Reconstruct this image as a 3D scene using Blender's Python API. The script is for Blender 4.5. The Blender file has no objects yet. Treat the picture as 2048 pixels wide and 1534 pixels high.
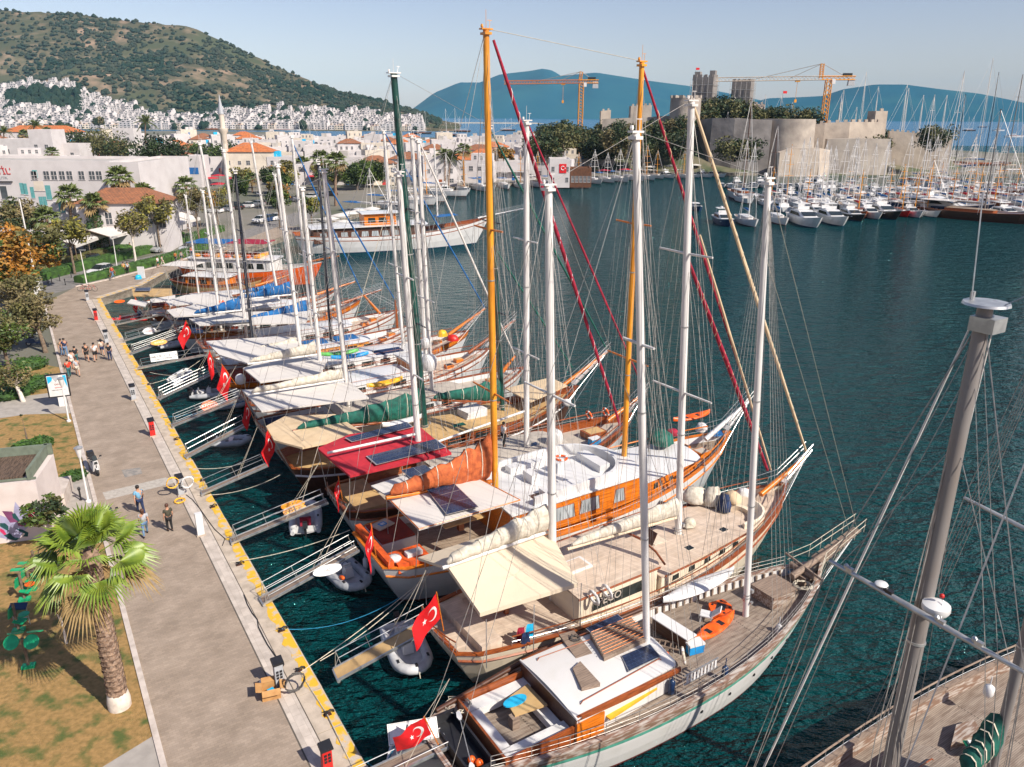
import bpy, math, random
from mathutils import Vector, Matrix, noise
R=math.radians; PI=math.pi
sc=bpy.context.scene; C=sc.collection
# ---------------------------------------------------------------- camera
F=1550.; CX,CY=1024.,767.; CH=22.
PT=math.atan((CY-230)/F); RL=R(0.33)
cam=bpy.data.objects.new('camera',bpy.data.cameras.new('camera')); C.objects.link(cam)
cam.data.sensor_width=36; cam.data.lens=36*F/2048; cam.data.clip_start=.3; cam.data.clip_end=40000
cam.matrix_world=Matrix.Translation((0,0,CH))@Matrix.Rotation(PI/2-PT,4,'X')@Matrix.Rotation(RL,4,'Z')
sc.camera=cam
# ---------------------------------------------------------------- light
w=bpy.data.worlds.new('World'); sc.world=w; w.use_nodes=True
nt=w.node_tree; bg=nt.nodes['Background']; sky=nt.nodes.new('ShaderNodeTexSky')
sky.sky_type='NISHITA'; sky.sun_disc=False; sky.sun_elevation=R(41); sky.sun_rotation=R(127)
sky.altitude=0; sky.air_density=1.0; sky.dust_density=.6; sky.ozone_density=2.0
tn=nt.nodes.new('ShaderNodeMix'); tn.data_type='RGBA'; tn.blend_type='MULTIPLY'; tn.inputs[0].default_value=1; tn.inputs[7].default_value=(1.12,.92,.95,1)
nt.links.new(sky.outputs[0],tn.inputs[6]); nt.links.new(tn.outputs[2],bg.inputs[0]); bg.inputs[1].default_value=.085
sl=bpy.data.lights.new('sun','SUN'); sl.energy=4.4; sl.angle=R(.5); sl.color=(1,.93,.82)
so=bpy.data.objects.new('sun',sl); C.objects.link(so)
SD=Vector((.8*math.cos(R(41)),-.6*math.cos(R(41)),math.sin(R(41))))
so.rotation_euler=SD.to_track_quat('Z','Y').to_euler(); so.location=(60,-60,80)
sc.view_settings.view_transform='Standard'; sc.view_settings.look='None'
sc.view_settings.exposure=0.6; sc.view_settings.gamma=1
sc.render.resolution_x=1024; sc.render.resolution_y=767
sc.cycles.max_bounces=6; sc.cycles.transparent_max_bounces=6; sc.cycles.volume_bounces=0
sc.cycles.caustics_reflective=False; sc.cycles.caustics_refractive=False
# ---------------------------------------------------------------- where things stand
def ray(x,y):
    u=(x-CX)/F; v=(CY-y)/F; c,s=math.cos(RL),math.sin(RL)
    a=u*c-v*s; b=v*c+u*s
    return Vector((a,math.cos(PT)+b*math.sin(PT),-math.sin(PT)+b*math.cos(PT)))
def G(x,y,z=0.):
    d=ray(x,y); t=(z-CH)/d.z; return Vector((d.x*t,d.y*t,z))
def D(x,y,Y):
    d=ray(x,y); t=Y/d.y; return Vector((d.x*t,Y,CH+d.z*t))
E0=Vector((-5.1,21.6,0)); QA=Vector((-.5345,.8452,0)); QB=Vector((.8452,.5345,0))   # along the quay, out to sea
def Q(s,t,z=0.): return E0+QA*s+QB*t+Vector((0,0,z))
def QS(p): d=Vector((p[0],p[1],0))-E0; return d.dot(QA),d.dot(QB)
HB=math.atan2(QB.y,QB.x); HA=math.atan2(QA.y,QA.x)
# ---------------------------------------------------------------- mesh builder
class MB:
    def __init__(s): s.v=[]; s.f=[]; s.m=[]
    def add(s,vs,fs,m=0):
        o=len(s.v); s.v+=[tuple(p) for p in vs]; s.f+=[tuple(i+o for i in f) for f in fs]
        s.m+=[m]*len(fs) if isinstance(m,int) else list(m); return s
    def poly(s,pts,m=0): return s.add(pts,[tuple(range(len(pts)))],m)
    def box(s,c,d,rz=0,m=0,taper=1.,rx=0,ry=0):
        x,y,z=d[0]/2,d[1]/2,d[2]/2; r=Matrix.Rotation(rz,3,'Z')@Matrix.Rotation(ry,3,'Y')@Matrix.Rotation(rx,3,'X')
        vs=[]
        for k in (-1,1):
            q=taper if k>0 else 1
            for a,b in ((-1,-1),(1,-1),(1,1),(-1,1)): vs.append(r@Vector((a*x*q,b*y*q,k*z))+Vector(c))
        return s.add(vs,[(3,2,1,0),(4,5,6,7),(0,1,5,4),(1,2,6,5),(2,3,7,6),(3,0,4,7)],m)
    def tube(s,pts,r,n=6,m=0,cap=True,sq=1.):
        pts=[Vector(p) for p in pts]; k=len(pts)
        rr=r if isinstance(r,(list,tuple)) else [r]*k
        vs=[]; up=Vector((0,0,1))
        for i,p in enumerate(pts):
            d=(pts[min(i+1,k-1)]-pts[max(i-1,0)]).normalized()
            a=d.cross(up)
            if a.length<.05: a=d.cross(Vector((1,0,0)))
            a.normalize(); b=a.cross(d)
            for j in range(n):
                t=2*PI*j/n; vs.append(p+a*(math.cos(t)*rr[i])+b*(math.sin(t)*rr[i]*sq))
        fs=[(i*n+j,i*n+(j+1)%n,(i+1)*n+(j+1)%n,(i+1)*n+j) for i in range(k-1) for j in range(n)]
        if cap: fs+=[tuple(range(n))[::-1],tuple(range((k-1)*n,k*n))]
        return s.add(vs,fs,m)
    def lathe(s,prof,n=12,c=(0,0,0),m=0):
        c=Vector(c); vs=[c+Vector((r*math.cos(2*PI*j/n),r*math.sin(2*PI*j/n),z)) for r,z in prof for j in range(n)]
        k=len(prof); fs=[(i*n+j,i*n+(j+1)%n,(i+1)*n+(j+1)%n,(i+1)*n+j) for i in range(k-1) for j in range(n)]
        fs+=[tuple(range(n))[::-1],tuple(range((k-1)*n,k*n))]
        return s.add(vs,fs,m)
    def prism(s,pts,z0,z1,m=0,mt=None):
        n=len(pts); a=sum(pts[i][0]*pts[(i+1)%n][1]-pts[(i+1)%n][0]*pts[i][1] for i in range(n))
        if a<0: pts=pts[::-1]
        vs=[(p[0],p[1],z0) for p in pts]+[(p[0],p[1],z1) for p in pts]
        s.add(vs,[tuple(range(n))[::-1]]+[(i,(i+1)%n,n+(i+1)%n,n+i) for i in range(n)],m)
        return s.add(vs[n:],[tuple(range(n))],m if mt is None else mt)
    def grid(s,rows,m=0,closed=False):
        h=len(rows); k=len(rows[0]); vs=[p for r in rows for p in r]
        q=k if closed else k-1
        return s.add(vs,[(i*k+j,i*k+(j+1)%k,(i+1)*k+(j+1)%k,(i+1)*k+j) for i in range(h-1) for j in range(q)],m)
    def mesh(s,name,mats,smooth=None):
        me=bpy.data.meshes.new(name); me.from_pydata(s.v,[],s.f)
        for x in (mats if isinstance(mats,(list,tuple)) else [mats]): me.materials.append(MT[x] if isinstance(x,str) else x)
        me.polygons.foreach_set('material_index',s.m)
        if smooth is not None:
            me.shade_smooth()
            if smooth: me.set_sharp_from_angle(angle=R(smooth))
        me.update(); return me
def link(name,me,parent=None,loc=None,rz=0):
    o=bpy.data.objects.new(name,me); C.objects.link(o)
    if parent: o.parent=parent
    if loc is not None: o.location=loc
    if rz: o.rotation_euler=(0,0,rz)
    return o
def obj(name,mb,mats,parent=None,smooth=None,loc=None,rz=0): return link(name,mb.mesh(name,mats,smooth),parent,loc,rz)
def tag(o,label=None,cat=None,group=None,kind=None):
    if label: o['label']=label
    if cat: o['category']=cat
    if group: o['group']=group
    if kind: o['kind']=kind
    return o
def thing(name,label,cat,loc=(0,0,0),rz=0,group=None):
    o=link(name,None,None,loc,rz); o.empty_display_size=.2; return tag(o,label,cat,group)
def copy_tree(o,parent=None):
    c=o.copy(); C.objects.link(c); c.parent=parent
    for ch in list(o.children): copy_tree(ch,c)
    return c
def dup(o,loc,rz=0,label=None,group=None,scale=None):
    c=copy_tree(o); c.location=loc; c.rotation_euler=(0,0,rz)
    if label: c['label']=label
    if group: c['group']=group
    if scale: c.scale=scale if isinstance(scale,(tuple,list)) else (scale,)*3
    return c
# ---------------------------------------------------------------- materials
MT={}
def M(name,c,r=.6,c2=None,s=3.,lo=.4,hi=.65,bump=0.,bs=25.,metal=0.,tex='noise',st=(1,1,1),co='Object',rot=0.,c3=None,bw=2.4,bh=.14,mo=.012,alpha=None,spec=None):
    m=bpy.data.materials.new(name); m.use_nodes=True; n=m.node_tree; L=n.links; b=n.nodes['Principled BSDF']
    b.inputs['Roughness'].default_value=r; b.inputs['Metallic'].default_value=metal
    if spec is not None: b.inputs['Specular IOR Level'].default_value=spec
    c=tuple(c)+(1,); c2=tuple(c2)+(1,) if c2 else tuple(x*.78 for x in c[:3])+(1,)
    tc=n.nodes.new('ShaderNodeTexCoord'); mp=n.nodes.new('ShaderNodeMapping'); L.new(tc.outputs[co],mp.inputs[0])
    mp.inputs['Scale'].default_value=st; mp.inputs['Rotation'].default_value=(0,0,rot)
    nz=n.nodes.new('ShaderNodeTexNoise'); nz.inputs['Scale'].default_value=s; nz.inputs['Detail'].default_value=6; L.new(mp.outputs[0],nz.inputs[0])
    mr=n.nodes.new('ShaderNodeMapRange'); mr.inputs[1].default_value=lo; mr.inputs[2].default_value=hi; L.new(nz.outputs[0],mr.inputs[0])
    mx=n.nodes.new('ShaderNodeMix'); mx.data_type='RGBA'; mx.inputs[6].default_value=c; mx.inputs[7].default_value=c2
    L.new(mr.outputs[0],mx.inputs[0]); out=mx.outputs[2]
    if tex=='plank':
        br=n.nodes.new('ShaderNodeTexBrick'); L.new(mp.outputs[0],br.inputs[0]); br.inputs['Scale'].default_value=1
        br.inputs['Brick Width'].default_value=bw; br.inputs['Row Height'].default_value=bh; br.inputs['Mortar Size'].default_value=mo; br.inputs['Mortar Smooth'].default_value=.3
        br.inputs['Color1'].default_value=(1,1,1,1); br.inputs['Color2'].default_value=(.82,.82,.82,1); br.inputs['Mortar'].default_value=tuple(c3 or (.35,.35,.35))+(1,)
        m2=n.nodes.new('ShaderNodeMix'); m2.data_type='RGBA'; m2.blend_type='MULTIPLY'; m2.inputs[0].default_value=1
        L.new(out,m2.inputs[6]); L.new(br.outputs[0],m2.inputs[7]); out=m2.outputs[2]
    elif c3:
        n3=n.nodes.new('ShaderNodeTexNoise'); n3.inputs['Scale'].default_value=s*.23; n3.inputs['Detail'].default_value=4; L.new(mp.outputs[0],n3.inputs[0])
        r3=n.nodes.new('ShaderNodeMapRange'); r3.inputs[1].default_value=.5; r3.inputs[2].default_value=.66; L.new(n3.outputs[0],r3.inputs[0])
        m3=n.nodes.new('ShaderNodeMix'); m3.data_type='RGBA'; m3.inputs[7].default_value=tuple(c3)+(1,); L.new(r3.outputs[0],m3.inputs[0]); L.new(out,m3.inputs[6]); out=m3.outputs[2]
    L.new(out,b.inputs['Base Color'])
    if bump:
        nb=n.nodes.new('ShaderNodeTexNoise'); nb.inputs['Scale'].default_value=bs; nb.inputs['Detail'].default_value=5; L.new(mp.outputs[0],nb.inputs[0])
        bp=n.nodes.new('ShaderNodeBump'); bp.inputs['Strength'].default_value=min(1,bump); bp.inputs['Distance'].default_value=.05*max(1,bump); L.new(nb.outputs[0],bp.inputs['Height']); L.new(bp.outputs[0],b.inputs['Normal'])
    MT[name]=m; return m
M('white paint',(.66,.64,.62),.35,(.6,.58,.54),1.3,.5,.85)
M('gloss white',(.68,.67,.66),.25,(.55,.54,.53),.8,.5,.8)
M('cream paint',(.74,.64,.5),.35,(.6,.5,.38),1.2,.45,.8)
M('mast white',(.72,.69,.66),.35,(.5,.47,.44),1.5,.5,.8,st=(1,1,.3))
M('mast grey',(.22,.2,.19),.45,(.2,.17,.15),2,.4,.7,st=(1,1,.25))
M('mast orange',(.78,.33,.03),.35,(.55,.2,.02),1.6,.45,.7,st=(1,1,.3))
M('mast green',(.01,.07,.055),.35,(.004,.03,.025),2)
M('mast black',(.012,.016,.03),.35,(.03,.035,.05),2)
M('varnish',(.33,.085,.022),.3,(.18,.045,.014),6,st=(.3,3,3))
M('varnish orange',(.72,.2,.015),.3,(.42,.11,.012),5,st=(.25,3,3))
M('dark wood',(.1,.04,.022),.45,(.05,.02,.012),5,st=(.3,3,3))
M('grey wood',(.3,.22,.165),.75,(.17,.12,.09),6,st=(.3,4,4),bump=.3)
M('deck teak',(.42,.32,.235),.7,(.26,.19,.135),3,st=(.35,2,1),tex='plank',bw=3,bh=.11,mo=.009)
M('deck grey',(.36,.29,.23),.75,(.23,.17,.13),4,st=(.35,2,1),tex='plank',bw=2.6,bh=.12,mo=.011)
M('deck pale',(.66,.53,.42),.65,(.55,.43,.33),2,tex='plank',st=(1,1,1),bw=3,bh=.13,mo=.006,c3=(.75,.7,.65))
M('deck tan',(.55,.36,.16),.7,(.42,.27,.12),2,.4,.7)
M('deck stone',(.5,.44,.37),.75,(.4,.35,.3),2,.4,.7)
M('hull red',(.16,.025,.02),.5,(.1,.02,.018),3)
M('hull green stripe',(.1,.36,.27),.45,(.06,.25,.18),3)
M('hull dark',(.02,.02,.022),.3,(.05,.03,.02),3)
M('hull navy',(.01,.03,.09),.3,(.02,.05,.12),3)
M('canvas cream',(.64,.53,.39),.85,(.6,.5,.37),1.2,.35,.75,bump=.25,bs=4)
M('canvas white',(.62,.58,.54),.85,(.62,.58,.54),1.2,.4,.75,bump=.2,bs=4)
M('canvas tan',(.66,.5,.32),.85,(.56,.41,.25),1.5,.4,.75,bump=.2,bs=5)
M('canvas red',(.5,.02,.035),.8,(.38,.015,.03),1.5,bump=.2,bs=5)
M('canvas green',(.006,.12,.085),.8,(.004,.06,.045),3,bump=.6,bs=6)
M('canvas blue',(.008,.13,.36),.8,(.005,.07,.22),3,bump=.6,bs=6)
M('canvas orange',(.55,.13,.035),.85,(.34,.07,.02),3,bump=.8,bs=5)
M('canvas navy',(.01,.03,.1),.8,(.006,.015,.05),4,bump=.5,bs=8)
M('crimson cloth',(.36,.01,.04),.8,(.2,.006,.02),5)
M('solar',(.015,.025,.06),.22,(.03,.045,.09),3,tex='plank',bw=.16,bh=.16,mo=.006,c3=(2.2,2.2,2.2))
M('alloy',(.55,.55,.54),.35,(.4,.4,.4),4,metal=.6)
M('steel',(.62,.62,.6),.3,(.45,.45,.44),4,metal=.7)
M('rope',(.6,.54,.43),.85,(.42,.37,.29),8)
M('dark rope',(.1,.09,.085),.85,(.05,.045,.04),8)
M('wire',(.42,.39,.36),.45,(.25,.23,.21),6,metal=.3)
M('blue rope',(.01,.2,.35),.8)
M('glass',(.015,.02,.02),.08,(.03,.04,.04),2)
M('curtain',(.45,.5,.52),.8,(.12,.14,.15),3,.45,.55,st=(9,9,.2))
M('black rubber',(.015,.015,.017),.6)
M('grey rubber',(.42,.43,.45),.5,(.33,.34,.36),3)
M('pale rubber',(.62,.62,.62),.5,(.5,.5,.52),3)
M('signal orange',(.85,.13,.012),.4,(.7,.09,.01),5)
M('board orange',(.8,.36,.03),.5,(.7,.25,.02),4)
M('red paint',(.65,.02,.015),.45,(.48,.015,.012),4)
M('flag red',(.72,.008,.012),.7,(.55,.006,.01),4)
M('flag white',(.85,.83,.8),.7)
M('green plastic',(.01,.38,.16),.35,(.008,.28,.12),4)
M('lime plastic',(.12,.5,.1),.4); M('blue plastic',(.01,.28,.62),.4,(.01,.2,.5)); M('cyan plastic',(.02,.45,.75),.4)
M('yellow plastic',(.8,.45,.02),.45,(.7,.35,.02)); M('black plastic',(.02,.02,.024),.4)
M('cardboard',(.5,.27,.1),.85,(.4,.2,.07),3)
M('sailcloth',(.62,.57,.48),.85,(.45,.4,.32),4,bump=.6,bs=7)
M('cushion rust',(.3,.03,.012),.85,(.2,.02,.01)); M('cushion orange',(.7,.1,.01),.85,(.5,.07,.01))
M('cushion white',(.7,.68,.66),.85,(.58,.57,.56)); M('ink',(.03,.025,.03),.7)
# ---------------------------------------------------------------- setting
M('water',(.004,.034,.036),.05)
def water_mat(name,col,sc1,rough,bumpd,far):
    m=bpy.data.materials.new(name); m.use_nodes=True; n=m.node_tree; L=n.links; b=n.nodes['Principled BSDF']
    b.inputs['Base Color'].default_value=col+(1,); b.inputs['Roughness'].default_value=rough; b.inputs['IOR'].default_value=1.33
    b.inputs['Specular Tint'].default_value=(.3,1,.97,1)
    tc=n.nodes.new('ShaderNodeTexCoord'); hs=[]
    for k,(s,st,amp,rot) in enumerate(((sc1,(.55,1.25,1),1.,.35),(sc1*2.7,(.7,1.3,1),.42,.1),(sc1*7.5,(.8,1.2,1),.16,-.3),(sc1*.22,(1,1,1),.5,.5))):
        mp=n.nodes.new('ShaderNodeMapping'); mp.inputs['Scale'].default_value=st; mp.inputs['Rotation'].default_value=(0,0,rot); L.new(tc.outputs['Object'],mp.inputs[0])
        nz=n.nodes.new('ShaderNodeTexNoise'); nz.inputs['Scale'].default_value=s; nz.inputs['Detail'].default_value=3; nz.inputs['Distortion'].default_value=.6; L.new(mp.outputs[0],nz.inputs[0])
        mu=n.nodes.new('ShaderNodeMath'); mu.operation='MULTIPLY'; mu.inputs[1].default_value=amp; L.new(nz.outputs[0],mu.inputs[0]); hs.append(mu.outputs[0])
    while len(hs)>1:
        a=n.nodes.new('ShaderNodeMath'); a.operation='ADD'; L.new(hs[0],a.inputs[0]); L.new(hs[1],a.inputs[1]); hs=hs[2:]+[a.outputs[0]]
    bp=n.nodes.new('ShaderNodeBump'); bp.inputs['Strength'].default_value=1; bp.inputs['Distance'].default_value=bumpd; L.new(hs[0],bp.inputs['Height']); L.new(bp.outputs[0],b.inputs['Normal'])
    MT[name]=m
water_mat('harbour water',(.002,.048,.054),.8,.05,2.2,0)
water_mat('open sea water',(.003,.1,.2),.12,.25,1.2,0)
m=MB(); m.poly([(-2500,-60,-1),(2500,-60,-1),(2500,700,-1),(-2500,700,-1)])
tag(obj('harbour_water',m,'harbour water'),kind='structure')
m=MB(); m.poly([(-14000,700,-1),(14000,700,-1),(16000,15000,-1),(-16000,15000,-1)])
tag(obj('open_sea',m,'open sea water'),kind='structure')
# land -------------------------------------------------------------
M('paving',(.4,.315,.245),.85,(.29,.225,.17),.8,.35,.7,tex='plank',rot=-HB,bw=.24,bh=.12,mo=.006,c3=(.72,.7,.66),bump=.15,bs=9,co='Object')
M('quay concrete',(.52,.44,.36),.85,(.38,.31,.25),1.2,.35,.7,bump=.2,bs=14,c3=(.44,.37,.31))
M('quay face',(.3,.26,.2),.9,(.12,.1,.08),1.5,.35,.7,bump=.5,bs=6)
M('marble strip',(.62,.54,.47),.7,(.5,.43,.37),2,tex='plank',rot=-HA,bw=.62,bh=.32,mo=.008,c3=(.7,.68,.65))
M('joint',(.13,.11,.09),.9); M('kerb stone',(.6,.52,.46),.8,(.45,.38,.33),2,bump=.2)
M('path grey',(.4,.36,.32),.85,(.31,.28,.25),2,.35,.7,bump=.15)
M('asphalt',(.22,.205,.195),.9,(.16,.15,.14),1.5,bump=.2)
M('dry grass',(.42,.25,.09),.95,(.27,.17,.055),5,.35,.65,bump=1,bs=30,c3=(.09,.12,.025))
M('town ground',(.2,.18,.15),.9,(.09,.1,.06),.03,.4,.65)
def yellow_mat():
    m=M('quay yellow',(.72,.42,.03),.75,(.52,.44,.36),2.2,.5,.62,bump=.2,bs=14)
yellow_mat()
corner=Q(87.2,0)
shore=[Q(-80,0),Q(87.2,0),G(285,570),G(330,545),G(480,500),G(620,455),G(720,425),G(800,395),G(860,378),G(980,368),G(1120,361),G(1300,349),G(1420,347),G(1620,345),G(2048,344),G(2500,338),
  G(2500,290),G(2020,306),G(1905,300),G(1880,283),G(1700,272),G(1400,266),G(1100,262),G(1060,265),G(1000,273),G(880,275),G(760,274),G(640,276),G(600,272),G(570,264),G(380,262),G(250,262),G(-500,262),Q(80,-400),Q(-80,-200)]
m=MB(); m.prism([(p.x,p.y) for p in shore],-4,-.02,1,0)
tag(obj('ground',m,['town ground','quay face']),kind='structure')
def strip(name,t0,t1,s0,s1,z,mt,h=None):
    m=MB(); p=[Q(s0,t0),Q(s0,t1),Q(s1,t1),Q(s1,t0)]
    if h: m.prism([(a.x,a.y) for a in p],z-h,z)
    else: m.poly([(a.x,a.y,z) for a in p])
    return tag(obj(name,m,mt),kind='structure')
def area(name,pts,z,mt):
    m=MB(); m.poly([(p[0],p[1],z) for p in pts]); o=obj(name,m,mt)
    if o.data.polygons[0].normal.z<0: o.data.flip_normals()
    return tag(o,kind='structure')
strip('quay_walk',-6.0,-1.72,-14,87,.0,'paving')
strip('quay_joint',-1.74,-1.66,-14,87,-.008,'joint')
strip('quay_slab_strip',-1.66,-1.02,-14,87,.006,'marble strip')
strip('quay_slab_joint',-1.02,-.98,-14,87,-.008,'joint')
# quay edge in cast blocks with a worn yellow edge
M('quay edge',(.54,.45,.36),.85,(.4,.33,.26),1.6,bump=.2,bs=12)
m=MB(); random.seed(4)
s=-14
while s<87:
    L=2.35; t1=random.uniform(-.02,.05)
    p=[Q(s+.02,-.98),Q(s+.02,t1),Q(s+L-.02,t1+random.uniform(-.02,.02)),Q(s+L-.02,-.98)]
    m.prism([(a.x,a.y) for a in p],-.5,.002+random.uniform(0,.008)); s+=L
tag(obj('quay_edge',m,'quay edge'),kind='structure')
m=MB(); s=-14
while s<87:
    L=2.35; n=6; a=[];b=[]
    for i in range(n+1):
        ss=s+.05+(L-.1)*i/n; a.append(Q(ss,-.47+random.uniform(-.1,.16),.0155)); b.append(Q(ss,-.02,.0155))
    if random.random()<.93: m.grid([a,b])
    s+=L
o=tag(obj('yellow_edge_paint',m,'quay yellow'),kind='structure')
strip('promenade_kerb',-6.22,-6.0,-14,87,.06,'kerb stone',.3)
# verge left of the walk
area('grass_verge',[Q(-14,-30),Q(-14,-6.22),Q(26.2,-6.22),Q(26.2,-30)],.0,'dry grass')
area('grass_bank',[Q(31.6,-30),Q(31.6,-6.22),Q(44.5,-6.22),Q(46,-9.2),Q(47,-30)],.0,'dry grass')
area('grass_patch',[Q(51.5,-16),Q(50.5,-6.22),Q(58,-6.22),Q(60,-7.6),Q(63,-16)],.0,'dry grass')
area('side_path',[Q(26.2,-30),Q(26.2,-6.22),Q(31.6,-6.22),Q(31.6,-30)],.002,'path grey')
area('corner_slab',[Q(-14,-12),Q(-14,-6.22),Q(5.6,-6.22),Q(4.9,-8.2)],.006,'path grey')
area('garden_path',[Q(44.5,-6.22),Q(46,-9.2),Q(47,-30),Q(51.5,-30),Q(51.5,-16),Q(50.5,-6.22)],.002,'path grey')
# patches in the paving
M('patch dark',(.2,.19,.18),.9,(.34,.3,.26),3,.4,.65)
area('paving_patch',[G(243,940),G(280,935),G(285,947),G(250,955)],.005,'patch dark')
M('patch pale',(.46,.42,.37),.9,(.36,.32,.28),5,.4,.65)
area('paving_repair',[G(205,985),G(330,955),G(365,962),G(212,1000)],.004,'patch pale')
# road and promenade beyond the corner
area('far_promenade',[Q(87,-6.4),Q(87.2,0),G(285,570),G(330,545),G(480,500),G(620,455),G(560,452),G(450,493),G(330,528),G(155,572)],.0,'paving')
area('road',[G(-150,640),G(60,600),G(155,574),G(330,530),G(450,495),G(600,448),G(640,425),G(590,425),G(440,478),G(300,512),G(150,545),G(-150,600)],-.008,'asphalt')
m=MB()
for a,b in (((150,574),(215,560)),((215,560),(330,530)),((330,530),(450,495))):
    p,q=G(*a),G(*b); d=(q-p).normalized(); nrm=Vector((-d.y,d.x,0))*.14
    m.prism([((p-nrm).x,(p-nrm).y),((q-nrm).x,(q-nrm).y),((q+nrm).x,(q+nrm).y),((p+nrm).x,(p+nrm).y)],-.1,.12)
tag(obj('road_kerb',m,'kerb stone'),kind='structure')
# stone coping of the far quay edge
m=MB(); 
for a,b in ((corner,G(285,570)),(G(285,570),G(330,545))):
    d=(b-a).normalized(); nrm=Vector((-d.y,d.x,0))
    m.prism([((a+nrm*1.0).x,(a+nrm*1.0).y),(a.x,a.y),(b.x,b.y),((b+nrm*1.0).x,(b+nrm*1.0).y)],-.6,.03)
    for k in range(7):
        p=a.lerp(b,(k+.2)/7); q=a.lerp(b,(k+.62)/7); z=Vector((0,0,.036))
        m.poly([p+z+nrm*.04,q+z+nrm*.04,q+z+nrm*.5,p+z+nrm*.5],1)
tag(obj('far_quay_edge',m,['quay edge','quay yellow']),kind='structure')
# breakwater across the far bay
M('rubble',(.5,.45,.38),.9,(.3,.27,.23),.5,bump=.5)
m=MB(); a,b=G(860,247,-1),G(1080,247,-1); m.box(((a.x+b.x)/2,(a.y+b.y)/2,0),((b-a).length,12,4),0,0,.8)
tag(obj('breakwater',m,'rubble'),kind='structure')
# mountains ----------------------------------------------------------
def lerp_tab(t,x):
    for (x0,y0),(x1,y1) in zip(t,t[1:]):
        if x<=x1: return y0+(y1-y0)*max(0,(x-x0))/(x1-x0)
    return t[-1][1]
RIDGE=[(-700,48),(0,54),(100,58),(180,60),(290,73),(400,80),(450,100),(520,130),(600,163),(680,190),(760,206),(830,224),(880,240),(920,246)]
def hill_z(x,t):   # x = bearing (as a column of the photograph), t = 0 shore .. 1 ridge
    Y=1180+t*(750 if x<600 else 750-(x-600)*.9)
    d=ray(x,240); X=d.x/d.y*Y
    zr=22+(230-lerp_tab(RIDGE,x))/F*Y
    tt=min(t,1); z=max(0,zr)*(tt**1.3)
    if t>1: z=zr*max(0,1-(t-1)*2.2)
    n=noise.fractal(Vector((X*.0045,Y*.0045,0)),1.,2.,5)
    z+=n*34*min(1,max(0,zr)/120)*tt*(1-tt)*3
    z+=noise.fractal(Vector((X*.03,Y*.03,4)),1,2,3)*3.5*min(1,tt*4)*min(1,max(0,zr)/60)
    return Vector((X,Y,max(z,-2)))
cols=list(range(-700,921,9)); ts=[-.05]+[i/44 for i in range(1,70)]
m=MB(); m.grid([[hill_z(x,t) if t>0 else Vector((ray(x,240).x/ray(x,240).y*1150,1150,-2)) for x in cols] for t in ts])
M('hill scrub',(.09,.085,.055),.95,(.3,.21,.15),.022,.5,.68,bump=1,bs=.15,spec=0,c3=(.075,.085,.05))
tag(obj('hill',m,'hill scrub',smooth=60),kind='structure')
def island(name,tab,Yb,dep,mt,seed):
    x0,x1=tab[0][0],tab[-1][0]; n=90; rows=[]
    for k in range(18):
        t=k/9.; Y=Yb+dep*t; r=[]
        for i in range(n+1):
            x=x0+(x1-x0)*i/n; d=ray(x,235); zr=max(0,22+(229.5+(x-1024)*.0055-lerp_tab(tab,x))/F*(Yb+dep))
            X=d.x/d.y*Y
            z=zr*(t**.7 if t<=1 else max(0,1-(t-1)**2)); nn=noise.fractal(Vector((X*.0011,Y*.0011,seed)),1,2,5)
            z+=nn*zr*.5*t*max(0,1-t)*2
            r.append(Vector((X,Y,max(z,-3) if 0<k<17 else -3)))
        rows.append(r)
    m=MB(); m.grid(rows); return tag(obj(name,m,mt,smooth=60),kind='structure')
M('far hill haze blue',(.008,.075,.12),.95,(.02,.1,.13),.002,.45,.7,spec=0)  # blue of the distance haze painted into the islands' base colour, beside the volume
island('island',[(790,231),(825,219),(870,190),(920,172),(960,172),(1000,158),(1060,152),(1085,148),(1105,152),(1120,161),(1150,158),(1190,155),(1240,162),(1300,170),(1370,178),(1400,182),(1480,196),(1540,208),(1600,225),(1640,233)],5600,1500,'far hill haze blue',1)
island('island_far',[(1440,233),(1480,215),(1530,200),(1600,198),(1640,196),(1680,184),(1740,176),(1800,176),(1870,184),(1950,192),(2048,209),(2150,222),(2300,234)],5000,1200,'far hill haze blue',7)
# the air
def haze():
    m=bpy.data.materials.new('haze'); m.use_nodes=True; n=m.node_tree; n.nodes.remove(n.nodes['Principled BSDF'])
    v=n.nodes.new('ShaderNodeVolumePrincipled'); v.inputs['Color'].default_value=(.4,.74,1,1); v.inputs['Density'].default_value=4e-5; v.inputs['Anisotropy'].default_value=-.35
    n.links.new(v.outputs[0],n.nodes['Material Output'].inputs['Volume'])
    b=MB(); b.box((0,7500,348),(34000,18000,706)); o=obj('haze',b,m); tag(o,kind='stuff',label='pale blue haze over the far water and hills')
haze()
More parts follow.
